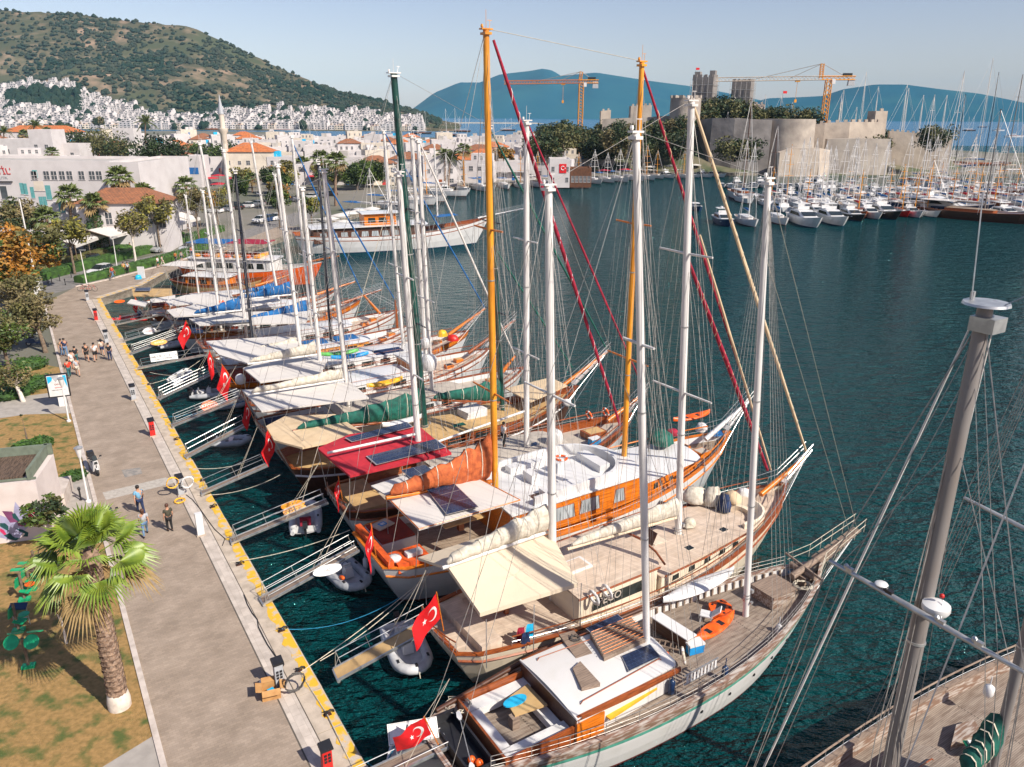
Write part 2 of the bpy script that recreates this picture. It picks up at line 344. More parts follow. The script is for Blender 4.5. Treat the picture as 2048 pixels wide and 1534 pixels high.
# ---------------------------------------------------------------- boats
def sm(v): v=max(0,min(1,v)); return v*v*(3-2*v)
class Boat:
    def __init__(s,name,label,cat,c,t0,L,B,zs=1.55,rb=1.1,rs=.35,stern=.66,bul=.4,rake=2.2,cs=1.5,dc=0.,mats=None,group=None,loc=None,rz=None,keel=-.6,fine=2.1,nst=26):
        s.L,s.B,s.zs,s.rb,s.rs,s.st,s.bul,s.rk,s.cs,s.fine=L,B,zs,rb,rs,stern,bul,rake,cs,fine
        p=Q(c,t0,-1) if loc is None else Vector(loc); s.rz=HB+dc if rz is None else rz
        s.root=thing(name,label,cat,p,s.rz,group); s.p=p
        s.inv=(Matrix.Translation(p)@Matrix.Rotation(s.rz,4,'Z')).inverted(); s.kl=keel
        mt=mats or {}; s.mt=mt
        hm=[mt.get('bottom','hull red'),mt.get('top','gloss white'),mt.get('stripe',mt.get('top','gloss white')),mt.get('bulwark',mt.get('top','gloss white')),mt.get('inner','white paint')]
        us=[i/nst for i in range(nst+1)]; us=[u-.5/nst*(u>.9) if 0<u<1 else u for u in us]
        ds=[0,.30,.34,bul,bul+.12,.9,None,None]; rows=[]
        for sgn in (1,-1):
            g=[]
            for u in us:
                h=s.sheer(u); zz=[h,h-bul*.5,h-bul,h-bul-.16,h-bul-.3,(h-bul-.3)*.5+.06,.12,s.kl*.5,s.kl]
                g.append([s.pt(u,z,sgn) for z in zz])
            rows.append(g)
        m=MB(); sm_=[3,3,2,1,1,1,0,0]
        for k,g in enumerate(rows):
            nz=len(g[0])
            for i in range(len(us)-1):
                for j in range(nz-1):
                    a,b,c_,d=g[i][j],g[i+1][j],g[i+1][j+1],g[i][j+1]
                    m.add([a,b,c_,d],[(3,2,1,0) if k==0 else (0,1,2,3)],sm_[j])
            # inner face of the bulwark
            for i in range(len(us)-1):
                q=[Vector(g[i][0]),Vector(g[i+1][0]),s.pt(us[i+1],s.sheer(us[i+1])-bul,1-2*k),s.pt(us[i],s.sheer(us[i])-bul,1-2*k)]
                f=(.1 if k else -.1)
                q=[Vector((v.x,v.y+f*(abs(v.y)>.12),v.z)) for v in q]
                m.add(q,[(0,1,2,3) if k==0 else (3,2,1,0)],4)
        a,b=rows[0][0],rows[1][0]
        for j in range(len(a)-1): m.add([a[j],a[j+1],b[j+1],b[j]],[(3,2,1,0)],sm_[j])
        m.add([a[-1]]+[g[-1] for g in rows[0]][1:]+[g[-1] for g in rows[1]][::-1],[tuple(range(len(us)*2))],0)
        s.hull=obj('hull',m,hm,s.root,smooth=38)
        m=MB(); L_=[s.pt(u,s.sheer(u)-bul,1) for u in us]; R_=[s.pt(u,s.sheer(u)-bul,-1) for u in us]
        m.grid([[Vector((v.x,v.y-.06*(v.y>.1),v.z)) for v in L_],[Vector((v.x,0,v.z+.05)) for v in L_],[Vector((v.x,v.y+.06*(v.y<-.1),v.z)) for v in R_]])
        s.deck=obj('deck',m,mt.get('deck','deck teak'),s.root)
        m=MB(); wd=.2
        for k in (1,-1):
            rr=[]
            for u in us:
                p=s.pt(u,s.sheer(u),k); y=p.y; h=p.z
                rr.append([(p.x,y+k*.05,h-.03),(p.x,y+k*.05,h+.05),(p.x,y-k*(wd-.05),h+.05),(p.x,y-k*(wd-.05),h-.03)])
            m.grid(rr,0,True)
        p=s.pt(0,s.sheer(0),1); m.box((p.x+.06,0,p.z+.012),(.2,abs(p.y)*2+.1,.075))
        obj('cap_rail',m,mt.get('cap','varnish'),s.root,smooth=30)
        if mt.get('rub'):
            m=MB()
            for k in (1,-1):
                m.tube([s.pt(u,s.sheer(u)-bul-.08,k)+Vector((0,k*.02,0)) for u in us],.065,5)
            obj('rubbing_strake',m,mt['rub'],s.root,smooth=60)
    def half(s,u):
        u=max(0,min(1,u))
        if u<.45: w=s.st+(1-s.st)*math.sin(PI/2*u/.45)**.9
        else: w=max(0,1-((u-.45)/.55)**s.fine)**.8
        if u<.05: w*=.82+.18*math.sqrt(max(0,1-(1-u/.05)**2))
        return s.B/2*w
    def sheer(s,u): return s.zs+s.rb*max(0,(u-.45)/.55)**2+s.rs*max(0,(.4-u)/.4)**2
    def pt(s,u,z,k):
        h=s.sheer(u); d=max(0,(h-z)/(h-s.kl)); a=max(0,(u-.55)/.45)**2; b=max(0,(.35-u)/.35)**2
        x=u*s.L-s.rk*d**1.1*a+s.cs*d**1.2*b
        y=s.half(u)*(1-(.25+.6*a)*d**1.6-.35*b*d)
        return Vector((x,k*y,z))
    def dz(s,x): u=max(0,min(1,x/s.L)); return s.sheer(u)-s.bul
    def hw(s,x): return s.half(max(0,min(1,x/s.L)))
    def loc(s,x,y,z=0.):   # pixel on a level surface at world height z -> local point
        return s.inv@G(x,y,z)
    def ax(s,x,y,yl=0.):   # pixel on the boat's centre plane
        o=s.inv@Vector((0,0,CH)); d=s.inv.to_3x3()@ray(x,y); t=(yl-o.y)/d.y; return o+d*t
    # -- deck parts
    def house(s,x0,x1,w0,w1,h,mats=('white paint','white paint'),win=(),over=.1,front=.5,z=None,wm='glass',sill=.45,wh=.42,frame=None,rails=True,camber=.12,rl=None,roofmat=None,sink=.3):
        """coachroof from x0 to x1; win = list of (x_start, x_end) along both sides"""
        zb=(s.dz((x0+x1)/2) if z is None else z); n=6
        out=[(x0,w0)]+[(x0+(x1-x0-front)*i/4,w0+(w1-w0)*i/4) for i in range(1,5)]+[(x1-front*.35,w1*.86),(x1,w1*.5)]
        P=out+[(x,-y) for x,y in out[::-1]]
        m=MB(); m.prism(P,zb-sink,zb+h)
        b=obj('deckhouse',m,mats[0],s.root,smooth=30)
        PO=[(x+(over if x>x0+.01 else -over),y+(over if y>0 else -over)) for x,y in P]
        m=MB(); m.prism(PO,zb+h+.002,zb+h+.07)
        k=len(out); row=[]
        for i in range(k):
            x,y=PO[i]; row.append([Vector((x,y*(1-j/3.),zb+h+.07+camber*math.sin(PI*j/6.))) for j in range(7)])
        m.grid(row); r=obj('roof',m,roofmat or mats[1],b,smooth=40)
        for (a,c) in win:
            for k in (1,-1):
                y=lambda x: (w0+(w1-w0)*min(1,(x-x0)/max(.1,(x1-x0-front))))*k
                m=MB(); e=.012*k
                lo=zb+h*sill-wh*h*.5; hi=zb+h*sill+wh*h*.5; sl=.12*(hi-lo)
                m.poly([(a,y(a)+e,lo),(c,y(c)+e,lo),(c-sl,y(c-sl)+e,hi),(a+sl,y(a+sl)+e,hi)][::k])
                wo=obj('window',m,wm,b)
                if frame:
                    m=MB(); q=[(a,y(a)+e,lo),(c,y(c)+e,lo),(c-sl,y(c-sl)+e,hi),(a+sl,y(a+sl)+e,hi)]
                    for i in range(4): m.tube([q[i],q[(i+1)%4]],.025,4)
                    obj('window_frame',m,frame,wo)
        if rails:
            for k in (1,-1):
                m=MB(); ya=w0*k*.8; yb=w1*k*.75; zt=zb+h+.09+camber*.3
                m.tube([(x0+.4,ya,zt),(x0+.5,ya,zt+.1),(x1-front-.3,yb,zt+.1),(x1-front-.2,yb,zt)],.022,5)
                obj('grab_rail',m,rl or 'varnish',b)
        s.zr=zb+h+.1; return b
    def hatch(s,x,y,lx,ly,z=None,mt='varnish',top='glass',h=.16,rot=0,open=False):
        z=s.dz(x) if z is None else z
        m=MB(); m.box((x,y,z+h/2),(lx,ly,h),rot); o=obj('hatch',m,mt,s.root)
        m=MB()
        if open: m.box((x-lx*.5,y,z+h+lx*.35),(lx*.85,ly*.85,.03),rot,0,1,0,-1.1)
        else: m.box((x,y,z+h+.012),(lx*.8,ly*.8,.02),rot)
        obj('hatch_lid',m,top,o); return o
    def mast(s,b,t,r=.17,mt='mast white',spr=((.45,1.5),(.72,1.1)),zb=None,head='mast white',truck=True,boomto=None,shr=5,wire='wire',wr=.0095,spm=None):
        B_=s.ax(*b) if not isinstance(b,Vector) else b; T=s.ax(*t) if not isinstance(t,Vector) else t
        d=(T-B_).normalized(); zd=s.dz(B_.x)-.05 if zb is None else zb
        B_=B_+d*((zd-B_.z)/d.z); H=(T-B_).length
        m=MB(); m.tube([B_,B_+d*.35,B_+d*H*.55,B_+d*(H-.1),T],[r*1.12,r,r,r*.82,r*.8],12)
        o=obj('mast',m,mt,s.root,smooth=50)
        if truck:
            m=MB(); m.box((T.x,T.y,T.z-.02),(r*3.2,r*1.7,.06)); m.box((T.x,T.y,T.z-.2),(r*2.0,r*2.6,.1)); m.tube([T,T+Vector((0,0,.75))],.012,4); m.tube([T+Vector((r,0,0)),T+Vector((r*1.5,.1,.35))],.01,4); m.box((T.x+r*1.5,.12,T.z+.35),(.22,.02,.02))
            m.lathe([(.05,0),(.07,.05),(.05,.14)],6,(T.x-r*1.2,T.y,T.z+.03))
            obj('masthead',m,head,o)
        m=MB()
        for z in (1.1,1.25,H*.3,H*.55): m.tube([B_+d*(z-.03),B_+d*(z+.03)],r*1.13,12)
        m.box((B_.x-r*1.4,0,B_.z+1.0),(.12,.16,.16)); m.box((B_.x+r*1.4,0,B_.z+1.3),(.12,.16,.16)); m.tube([B_+Vector((0,-r*1.3,.9)),B_+Vector((0,-r*1.9,.9))],.07,8)
        obj('mast_fitting',m,'alloy',o,smooth=50)
        mi=MB(); S=[]
        for f,hw in spr:
            p=B_+d*H*f; mm=MB()
            for k in (1,-1): mm.tube([p,p+Vector((-.1,k*hw,.06))],[.06,.045],6)
            obj('spreader',mm,spm or mt,o,smooth=60); S.append((p,hw))
        W=MB(); n=0
        for k in (1,-1):
            for j in range(shr):
                x=B_.x-.9+j*.42; x=max(.3,min(s.L*.97,x)); y=k*(s.hw(x)-.03); z=s.sheer(x/s.L)
                e=Vector((x,y,z))
                if j==shr//2 or not S: W.tube([T-d*.15]+[q+Vector((-.1,k*h,.06)) for q,h in S[::-1]]+[e],wr,3,cap=False)
                else:
                    p=S[min(len(S)-1,j%len(S))][0]; W.tube([p if j%2 else T-d*(.5+.3*j),e],wr*.9,3,cap=False)
        for j in range(3): W.tube([T-d*.2,T*.5+B_*.5+Vector((r*(1.4+.5*j),(j-1)*r*1.2,0)),B_+Vector((r*(1.3+.3*j),(j-1)*r*1.4,1.2))],wr*.8,3,cap=False)
        obj('shrouds',W,wire,o)
        return dict(o=o,b=B_,t=T,d=d,h=H,r=r)
    def stay(s,a,b,mt='wire',r=.013,name='stay',parent=None,sag=0.):
        a,b=Vector(a),Vector(b); m=MB()
        P=[a,b] if not sag else [a.lerp(b,i/8)-Vector((0,0,sag*4*(i/8)*(1-i/8))) for i in range(9)]
        m.tube(P,r,4,cap=False); return obj(name,m,mt,parent or s.root)
    def furl(s,a,b,r=.07,mt='crimson cloth',name='furled_jib',spiral=None):
        a,b=Vector(a),Vector(b); m=MB(); n=14
        m.tube([a.lerp(b,i/n) for i in range(n+1)],[r*(.45+.65*math.sin(PI*(.12+.8*(1-i/n)))**.7*random.uniform(.9,1.1)) for i in range(n+1)],6)
        o=obj(name,m,mt,s.root,smooth=60)
        if spiral:
            m=MB(); d=(b-a).normalized(); e=d.cross(Vector((0,1,0))).normalized(); f=d.cross(e); N=90
            m.tube([a.lerp(b,.1+.8*i/N)+(e*math.cos(i*1.15)+f*math.sin(i*1.15))*r*1.05 for i in range(N+1)],.018,4); obj('sail_tie',m,spiral,o)
        return o
    def boom(s,a,b,r=.09,mt='mast white',sail=None,sr=(.16,.42),n=16,parent=None,lift=None):
        a,b=Vector(a),Vector(b); m=MB(); m.tube([a,b],[r,r*.85],10); o=obj('boom',m,mt,s.root,smooth=50)
        if sail:
            m=MB(); rows=[]; d=(b-a).normalized(); k=9
            for i in range(n+1):
                t=i/n; p=a.lerp(b,.02+.94*t); hh=(sr[1]*(1-t)**1.3+sr[0])*random.uniform(.9,1.1)*(.35 if i==n else 1); ww=(sr[0]*1.05+.1*(1-t))*random.uniform(.88,1.1)*(.4 if i==n else 1)
                sd=Vector((-d.y,d.x,0)).normalized()
                rows.append([p+sd*(ww*math.cos(2*PI*j/k))+Vector((0,0,r+hh+hh*math.sin(2*PI*j/k)*(1+.08*math.sin(i*2.3+j)))) for j in range(k)])
            if sr[1]>.9: rows[0]=[v+Vector((0,0,.25)) for v in rows[0]]
            m.grid(rows,0,True); m.poly(rows[0][::-1]); m.poly(rows[-1]); so_=obj('furled_sail',m,sail,o,smooth=70)
            m=MB()
            for i in range(2,n,3):
                m.add([v+Vector((0,0,.012 if v.z>rows[i][0].z else -.012)) for v in rows[i]]+[v+d*.05+Vector((0,0,.012)) for v in rows[i]],[(j,(j+1)%k,k+(j+1)%k,k+j) for j in range(k)])
            obj('sail_tie',m,'rope',so_)
        return o
    def awning(s,pts,mt='canvas cream',th=.05,drop=0,posts=True,name='awning',sag=0.,edge=None):
        """pts local corners in order; flat slab with thickness, valance and posts"""
        P=[Vector(p) for p in pts]; c=sum(P,Vector())/len(P); m=MB(); n=len(P)
        fine=[]
        for i in range(n):
            for j in range(5): fine.append(P[i].lerp(P[(i+1)%n],j/5))
        rings=[]
        for k in range(5):
            f=1-k/4.; rings.append([c+(v-c)*f+Vector((0,0,(.06-sag)*(1-f*f)+(.012*math.sin(i*1.3+k) if k else 0))) for i,v in enumerate(fine)])
        up=sum((P[i].x*P[(i+1)%n].y-P[(i+1)%n].x*P[i].y) for i in range(n))>0
        g=rings if up else [r[::-1] for r in rings]
        m.grid(g,0,True); m.grid([[v-Vector((0,0,th)) for v in r] for r in g][::-1],0,True); m.grid([[v-Vector((0,0,th+drop)) for v in g[0]],g[0]],0,True)
        o=obj(name,m,mt,s.root,smooth=35)
        if edge:
            m=MB(); m.tube(fine+[fine[0]],.035,5); obj('awning_frame',m,edge,o)
        if posts:
            m=MB()
            for i,v in enumerate(P):
                x=max(.15,min(v.x,s.L)); y=max(-s.hw(x)+.05,min(s.hw(x)-.05,v.y)); m.tube([(v.x,v.y*.97,v.z-.04),(x,y,s.dz(x))],.025,5)
            for i in range(n):
                a,b=P[i],P[(i+1)%n]
                if abs(b.x-a.x)>3:
                    v=a.lerp(b,.5); y=max(-s.hw(v.x)+.05,min(s.hw(v.x)-.05,v.y)); m.tube([(v.x,v.y*.97,v.z-.04),(v.x,y,s.dz(v.x))],.025,5)
            obj('awning_posts',m,'steel',o)
        return o
    def solar(s,pts,n=3,along=True,parent=None,mt='solar',name='solar_panel'):
        """one panel = n modules side by side; pts = 4 local corners a,b,c,d with a->b the long side"""
        a,b,c,d=[Vector(p)+Vector((0,0,.05)) for p in pts]
        for i in range(n):
            q=[a.lerp(b,i/n),a.lerp(b,(i+1)/n),d.lerp(c,(i+1)/n),d.lerp(c,i/n)]; ce=sum(q,Vector())/4
            q2=[ce+(v-ce)*.965 for v in q]; m=MB()
            A=(q[1]-q[0]).cross(q[2]-q[0]).z
            if A<0: q=q[::-1]; q2=q2[::-1]
            e=Vector((0,0,.03)); m.poly([v+e for v in q],0); m.grid([[v for v in q],[v+e for v in q]],0,True)
            m.poly([v+e+Vector((0,0,.004)) for v in q2],1)
            obj(name,m,['alloy',mt],parent or s.root)
    def railing(s,u0,u1,k,h=.45,mt='steel',hm='varnish',n=12,wires=1,r=.03):
        m=MB(); T=[]
        for i in range(n+1):
            u=u0+(u1-u0)*i/n; p=s.pt(u,s.sheer(u),k)-Vector((0,k*.07,0)); T.append(p+Vector((0,0,h)))
            m.tube([p,p+Vector((0,0,h))],.016,4)
        for j in range(wires): m.tube([p-Vector((0,0,h*(j+1)/(wires+1))) for p in T],.01,4,cap=False)
        o=obj('railing',m,mt,s.root); m=MB(); m.tube(T,r,6); obj('hand_rail',m,hm,o,smooth=60); return o
    def sternrail(s,h=.45,hm='varnish',mt='steel'):
        m=MB(); T=[]; p=s.pt(0,s.sheer(0),1); 
        for i in range(9):
            y=p.y*(1-i/4.)*.95; v=Vector((p.x+.08-.25*(1-(1-i/4.)**2),y,p.z)); T.append(v+Vector((0,0,h))); m.tube([v,v+Vector((0,0,h))],.016,4)
        m.tube([v-Vector((0,0,h/2)) for v in T],.01,4); o=obj('stern_railing',m,mt,s.root); m=MB(); m.tube(T,.032,6); obj('hand_rail',m,hm,o,smooth=60)
    def sprit(s,tip,w=.5,mt='varnish',rail='steel',net=False,board=True,back=2.2):
        """bowsprit from the foredeck to the local point tip"""
        T=Vector(tip); a=Vector((s.L-back,0,s.sheer(1)-.1)); m=MB(); m.tube([a,a.lerp(T,.4),T],[.17,.15,.09],8); o=obj('bowsprit',m,mt,s.root,smooth=50)
        b=Vector((s.L-.5,0,s.sheer(1)+.06))
        if board:
            m=MB(); n=7
            for i in range(n):
                q=b.lerp(T,i/n+.02); q2=b.lerp(T,(i+.85)/n+.02); ww=w*(1-.45*i/n); e=Vector((0,0,.13))
                m.poly([q+e+Vector((0,-ww/2,0)),q2+e+Vector((0,-ww/2,0)),q2+e+Vector((0,ww/2,0)),q+e+Vector((0,ww/2,0))])
            obj('bowsprit_walk',m,'grey wood' if rail!='steel' else 'white paint',o)
            for k in (1,-1):
                m=MB(); 
                for hh in (.35,.68): m.tube([s.pt(.93,s.sheer(.93),k)+Vector((0,0,hh)),b+Vector((0,k*w*.6,hh+.1)),T+Vector((.1,k*w*.4,hh+.1))],.018,4)
                for i in range(5):
                    q=b.lerp(T,i/4.)+Vector((.03,k*w*(.6-.05*i),.1)); m.tube([q,q+Vector((0,0,.68))],.014,4)
                obj('pulpit_rail',m,rail,o)
        m=MB(); st=s.pt(1,.3,0); m.tube([T,(st.x-.1,0,.3)],.02,4)
        for k in (1,-1): m.tube([T,s.pt(.93,s.sheer(.93)-.5,k)],.014,4)
        obj('bobstay',m,'steel',o)
        if net:
            m=MB(); sb=Vector((st.x,0,.6))
            for i in range(1,10):
                q=b.lerp(T,i/10.)-Vector((0,0,.1)); m.tube([q,T.lerp(sb,1-i/11.)],.009,3,cap=False); m.tube([b.lerp(sb,i/10.),b.lerp(T,1-i/10.)],.007,3,cap=False)
            obj('bow_net',m,'rope',o)
        return o
    def rings(s,pts,mt='signal orange',parent=None):
        for p in pts: lifering('orange life ring with white bands',s.root.matrix_world,p)
def place(s,p): return (Matrix.Translation(s.p)@Matrix.Rotation(s.rz,4,'Z'))@Vector(p)
# small things carried by the boats ------------------------------------------------
def ring_mesh(mt='signal orange'):
    m=MB(); N=16; vs=[]
    for i in range(N):
        a=2*PI*i/N; q=[]
        for j in range(7):
            b=2*PI*j/7; r=.3+.075*math.cos(b); vs.append((r*math.cos(a),r*math.sin(a),.065*math.sin(b)))
    fs=[];ms=[]
    for i in range(N):
        for j in range(7): fs.append((i*7+j,((i+1)%N)*7+j,((i+1)%N)*7+(j+1)%7,i*7+(j+1)%7)); ms.append(1 if i%4==0 else 0)
    m.add(vs,fs,ms); return m.mesh('life_ring',[mt,'flag white'],60)
RING={}
def lifering(p,label,flat=True,rz=0,group=None,mt='signal orange',tilt=1.35):
    if mt not in RING: RING[mt]=ring_mesh(mt)
    o=link('life_ring',RING[mt],None,p); o.rotation_euler=(0 if flat else tilt,0,rz); return tag(o,label,'life ring',group)
def star(c,r,ex,ey):
    P=[]
    for i in range(10):
        a=PI/2+i*PI/5; q=r if i%2==0 else r*.4; P.append(c+ex*(q*math.cos(a))+ey*(q*math.sin(a)))
    return P
def flag(p,rz,label,size=1.,hang=.75,seed=0,staff=1.6,lean=.45,group='red flags flown at the sterns of moored boats',text=None):
    """red flag with white crescent and star on a slanting staff"""
    t=thing('flag',label,'flag',p,rz,group); m=MB(); S0=Vector((0,0,0)); S1=Vector((-lean*staff,0,staff)); m.tube([S0,S1],.022,6); obj('flagstaff',m,'varnish orange',t)
    random.seed(seed); W,H=1.35*size,.9*size; dn=(S0-S1).normalized(); fly=Vector((-.35,.2,-hang)).normalized(); N=12; n2=8
    def P(u,v):
        q=S1+dn*(.06+v*H)+fly*(u*W); return q+Vector((.05*math.sin(u*5+v*2+seed),.14*u*math.sin(u*6.5+v*1.5+seed*2),0))
    nrm=dn.cross(fly).normalized()
    m=MB(); m.grid([[P(i/N,j/n2) for j in range(n2+1)] for i in range(N+1)],0)
    c=obj('flag_cloth',m,'flag red',t,smooth=80)
    m=MB()
    for e in (.006,-.006):
        def PP(u,v): return P(u,v)+nrm*e
        r1,r2,cx,ox=.25,.2,.36,.0625*.9; q=14
        o_=[];i_=[]
        for k in range(q+1):
            a=R(40+280*k/q); o_.append(PP((cx*H*1.15+r1*math.cos(a)*H)/W,.5+r1*math.sin(a)))
            i_.append(PP((cx*H*1.15+.0625*H+r2*math.cos(R(30+300*k/q))*H)/W,.5+r2*math.sin(R(30+300*k/q))))
        m.grid([o_,i_])
        sp=[]
        for k in range(10):
            a=PI+k*PI/5; rr=.125 if k%2==0 else .05; sp.append(PP((.74*H*1.1+rr*math.cos(a)*H)/W,.5+rr*math.sin(a)))
        ce=PP(.74*H*1.1/W,.5); m.add([ce]+sp,[(0,k+1,(k+1)%10+1) for k in range(10)])
    obj('crescent_and_star',m,'flag white',c); return t
def textmesh(body,size,mt,parent,loc,rot,name='lettering',sx=1.,it=0.,ext=.004):
    cu=bpy.data.curves.new(name,'FONT'); cu.body=body; cu.size=size; cu.align_x='CENTER'; cu.align_y='CENTER'; cu.extrude=ext; cu.shear=it; cu.resolution_u=2
    o=bpy.data.objects.new('tmp',cu); C.objects.link(o); dg=bpy.context.evaluated_depsgraph_get(); me=bpy.data.meshes.new_from_object(o.evaluated_get(dg)); bpy.data.objects.remove(o)
    me.materials.clear(); me.materials.append(MT[mt]); me.name=name
    q=link(name,me,parent,loc); q.rotation_euler=rot; q.scale=(sx,1,1); return q
def gangway(a,b,label,w=.5,rails=2,mt='grey wood',fr='steel',board=None,th=.07,h=.75,one=False):
    """boarding plank from quay point a to boat point b (world)"""
    a,b=Vector(a),Vector(b); d=b-a; L=d.length; rz=math.atan2(d.y,d.x); pt=math.atan2(d.z,Vector((d.x,d.y,0)).length)
    t=thing('gangway',label,'gangway',a,rz,'boarding gangways between the quay and the sterns'); t.rotation_euler=(0,-pt,rz)
    m=MB(); m.box((L/2,0,.03),(L,w-.08,.04)); obj('walkway',m,mt,t)
    m=MB()
    for k in (1,-1): m.box((L/2,k*(w/2),.03),(L,.07,th+.04))
    n=int(L/1.1)
    for i in range(n+1): m.box((.06+(L-.12)*i/n,0,-.01),(.05,w,.03))
    m.tube([(0,-w*.55,-.03),(0,w*.55,-.03)],.07,8); obj('frame',m,fr,t)
    for k in ((1,) if one else (1,-1)):
        m=MB()
        for i in range(n):
            x=.35+(L-.5)*i/(n-1) if n>1 else L/2; m.tube([(x,k*w/2,.05),(x,k*(w/2+.06),h)],.014,4)
        for j in range(rails): m.tube([(.1,k*(w/2+.02),.05),(.35,k*(w/2+.05),h*(j+1)/rails),(L-.1,k*(w/2+.05),h*(j+1)/rails)],.017,5,cap=False)
        obj('hand_rail',m,fr,t)
    m=MB()   # bridle to a pole
    m.tube([(L*.55,w/2,.1),(L+.4,0,2.6)],.012,4,cap=False); m.tube([(L*.55,-w/2,.1),(L+.4,0,2.6)],.012,4,cap=False); obj('lifting_line',m,'rope',t)
    return t
def nameboard(p,rz,label,col,txt=None,w=1.3,h=.55,tc='ink',tilt=1.1,pair=False,txt2=None,oval=True):
    t=thing('name_board',label,'name board',p,rz,None); N=20; m=MB()
    P=[(w/2*math.copysign(abs(math.cos(a))**1.0,math.cos(a)),h/2*math.sin(a)) for a in [2*PI*i/N for i in range(N)]] if oval else [(-w/2,-h/2),(w/2,-h/2),(w/2,h/2),(-w/2,h/2)]
    m.prism(P,-.02,.02); o=obj('board',m,col,t); 
    if txt: textmesh(txt,h*.36,tc,o,(0,.04 if txt2 else 0,.026),(0,0,0),it=.2)
    if txt2: textmesh(txt2,h*.16,tc,o,(0,-.28*h,.026),(0,0,0))
    if pair:
        m=MB(); m.prism(P,-.02,.02); q=obj('board',m,col,t,loc=(0,.35,-.25)); q.rotation_euler=(-.5,0,0)
    t.rotation_euler=(tilt,0,rz); return t
def dinghy(p,rz,label,L=3.2,W=1.65,col='grey rubber',engine=True,console=None,hung=False,r=.23,cushion='cushion white',group='inflatable tenders between the quay and the moored boats'):
    t=thing('inflatable_dinghy',label,'dinghy',p,rz,group); m=MB(); P=[];RR=[]
    y=W/2-r
    for i in range(4): P.append((-L/2+i*L*.2,y,r*.9)); 
    for i in range(9):
        a=PI/2-PI*i/8; P.append((L/2-W*.62+math.cos(a)*(W*.62-r)*1.0,y*math.sin(a),r*.9+.12*math.cos(a)))
    for i in range(4): P.append((L*.1-i*L*.2,-y,r*.9))
    k=len(P); RR=[r*(.55 if i in (0,k-1) else 1) for i in range(k)]
    m.tube(P,RR,10); tb=obj('tube',m,col,t,smooth=60)
    m=MB(); m.tube([(x,yy+(.0),z-.0+r*.1) for x,yy,z in [(q[0]+(.0),q[1]*(1+r*.93/max(.1,y)) if abs(q[1])>.05 else q[1],q[2]) for q in P[1:-1]]],.02,4) if False else None
    for i in range(2,k-2,3):
        x,yy,z=P[i]; m.box((x,yy*1.0,z+r*1.0),(.22,.1,.04),0)
    m.tube([(x+.02*(x>0),yy*(1+r*1.0/max(.2,abs(yy))) if abs(yy)>.15 else yy,z) for x,yy,z in P[1:5]],.015,4); obj('grab_line',m,'black rubber',tb)
    m=MB(); m.grid([[(-L/2+.15,-y,.12),(-L/2+.15,0,.02),(-L/2+.15,y,.12)],[(L*.15,-y,.14),(L*.15,0,.04),(L*.15,y,.14)],[(L*.38,-y*.4,.22),(L*.42,0,.18),(L*.38,y*.4,.22)]]); obj('floor',m,'pale rubber',t)
    m=MB(); m.box((-L/2+.2,0,.3),(.07,y*2,.36)); obj('transom',m,'gloss white',t)
    if console:
        m=MB(); m.box((L*.02,0,.42),(.42,.5,.6),0,0,.75); m.box((L*.02-.05,0,.78),(.05,.42,.18),0,0,1,0,.4); o=obj('console',m,'gloss white',t,smooth=20)
        m=MB(); m.tube([(L*.02-.28+.02*0,.16*math.cos(2*PI*i/10),.68+.16*math.sin(2*PI*i/10)) for i in range(11)],.015,5); obj('steering_wheel',m,'black plastic',o)
        m=MB(); m.box((-L*.2,0,.32),(.5,.62,.34)); m.box((-L*.2-.24,0,.58),(.1,.62,.26)); obj('seat',m,cushion,t,smooth=20)
    else:
        m=MB(); m.box((-.1,0,.36),(.3,y*2.1,.05)); obj('thwart',m,'gloss white',t)
    if engine:
        m=MB(); m.box((-L/2+.02,0,.68),(.42,.3,.34),0,0,.8,0,.15); m.box((-L/2+.0,0,.35),(.16,.14,.5)); m.box((-L/2-.08,0,.0),(.3,.05,.12)); o=obj('outboard_motor',m,'black plastic',t,smooth=20)
    m=MB(); m.tube([(L*.35,0,.3),(L/2+.02,.04,.34),(L/2+.12,.05,.1)],.02,5); obj('painter',m,'rope',t)
    return t
def kayak(p,rz,label,L=3.2,W=.75,mt='signal orange',rot=(0,0),group=None,name='kayak',wells=2):
    t=thing(name,label,name.replace('_',' '),p,rz,group); m=MB(); rows=[]; n=16
    for i in range(n+1):
        u=i/n; w=W/2*max(.02,math.sin(PI*u))**.65; h=.16+.12*abs(2*u-1)**2; rows.append([Vector((-L/2+L*u,w*math.cos(a),.16+(h*math.sin(a) if a<=PI else .2*math.sin(a)*(w/(W/2))))) for a in [2*PI*j/12 for j in range(12)]])
        if wells:
            for j in (2,3,4): 
                if (.25<u<.45) or (.58<u<.75): rows[-1][j].z-=.12
    m.grid(rows,0,True); o=obj('kayak_hull' if name=='kayak' else 'board_shell',m,mt,t,smooth=50)
    if wells:
        m=MB(); m.box((-L*.17,0,.22),(.3,.3,.03)); m.box((L*.14,0,.22),(.3,.3,.03)); obj('seat_well',m,'black plastic' if mt!='yellow plastic' else 'board orange',t)
    t.rotation_euler=(rot[0],rot[1],rz); return t
def fender(p,label,mt='pale rubber',h=.7,r=.13,group='fenders hung over boat sides'):
    m=MB(); m.lathe([(.02,h+.35),(.02,h),(r*.5,h-.02),(r,h-.1),(r,.1),(r*.6,0)],10); o=obj('fender',m,mt,None,smooth=50,loc=p); return tag(o,label,'fender',group)
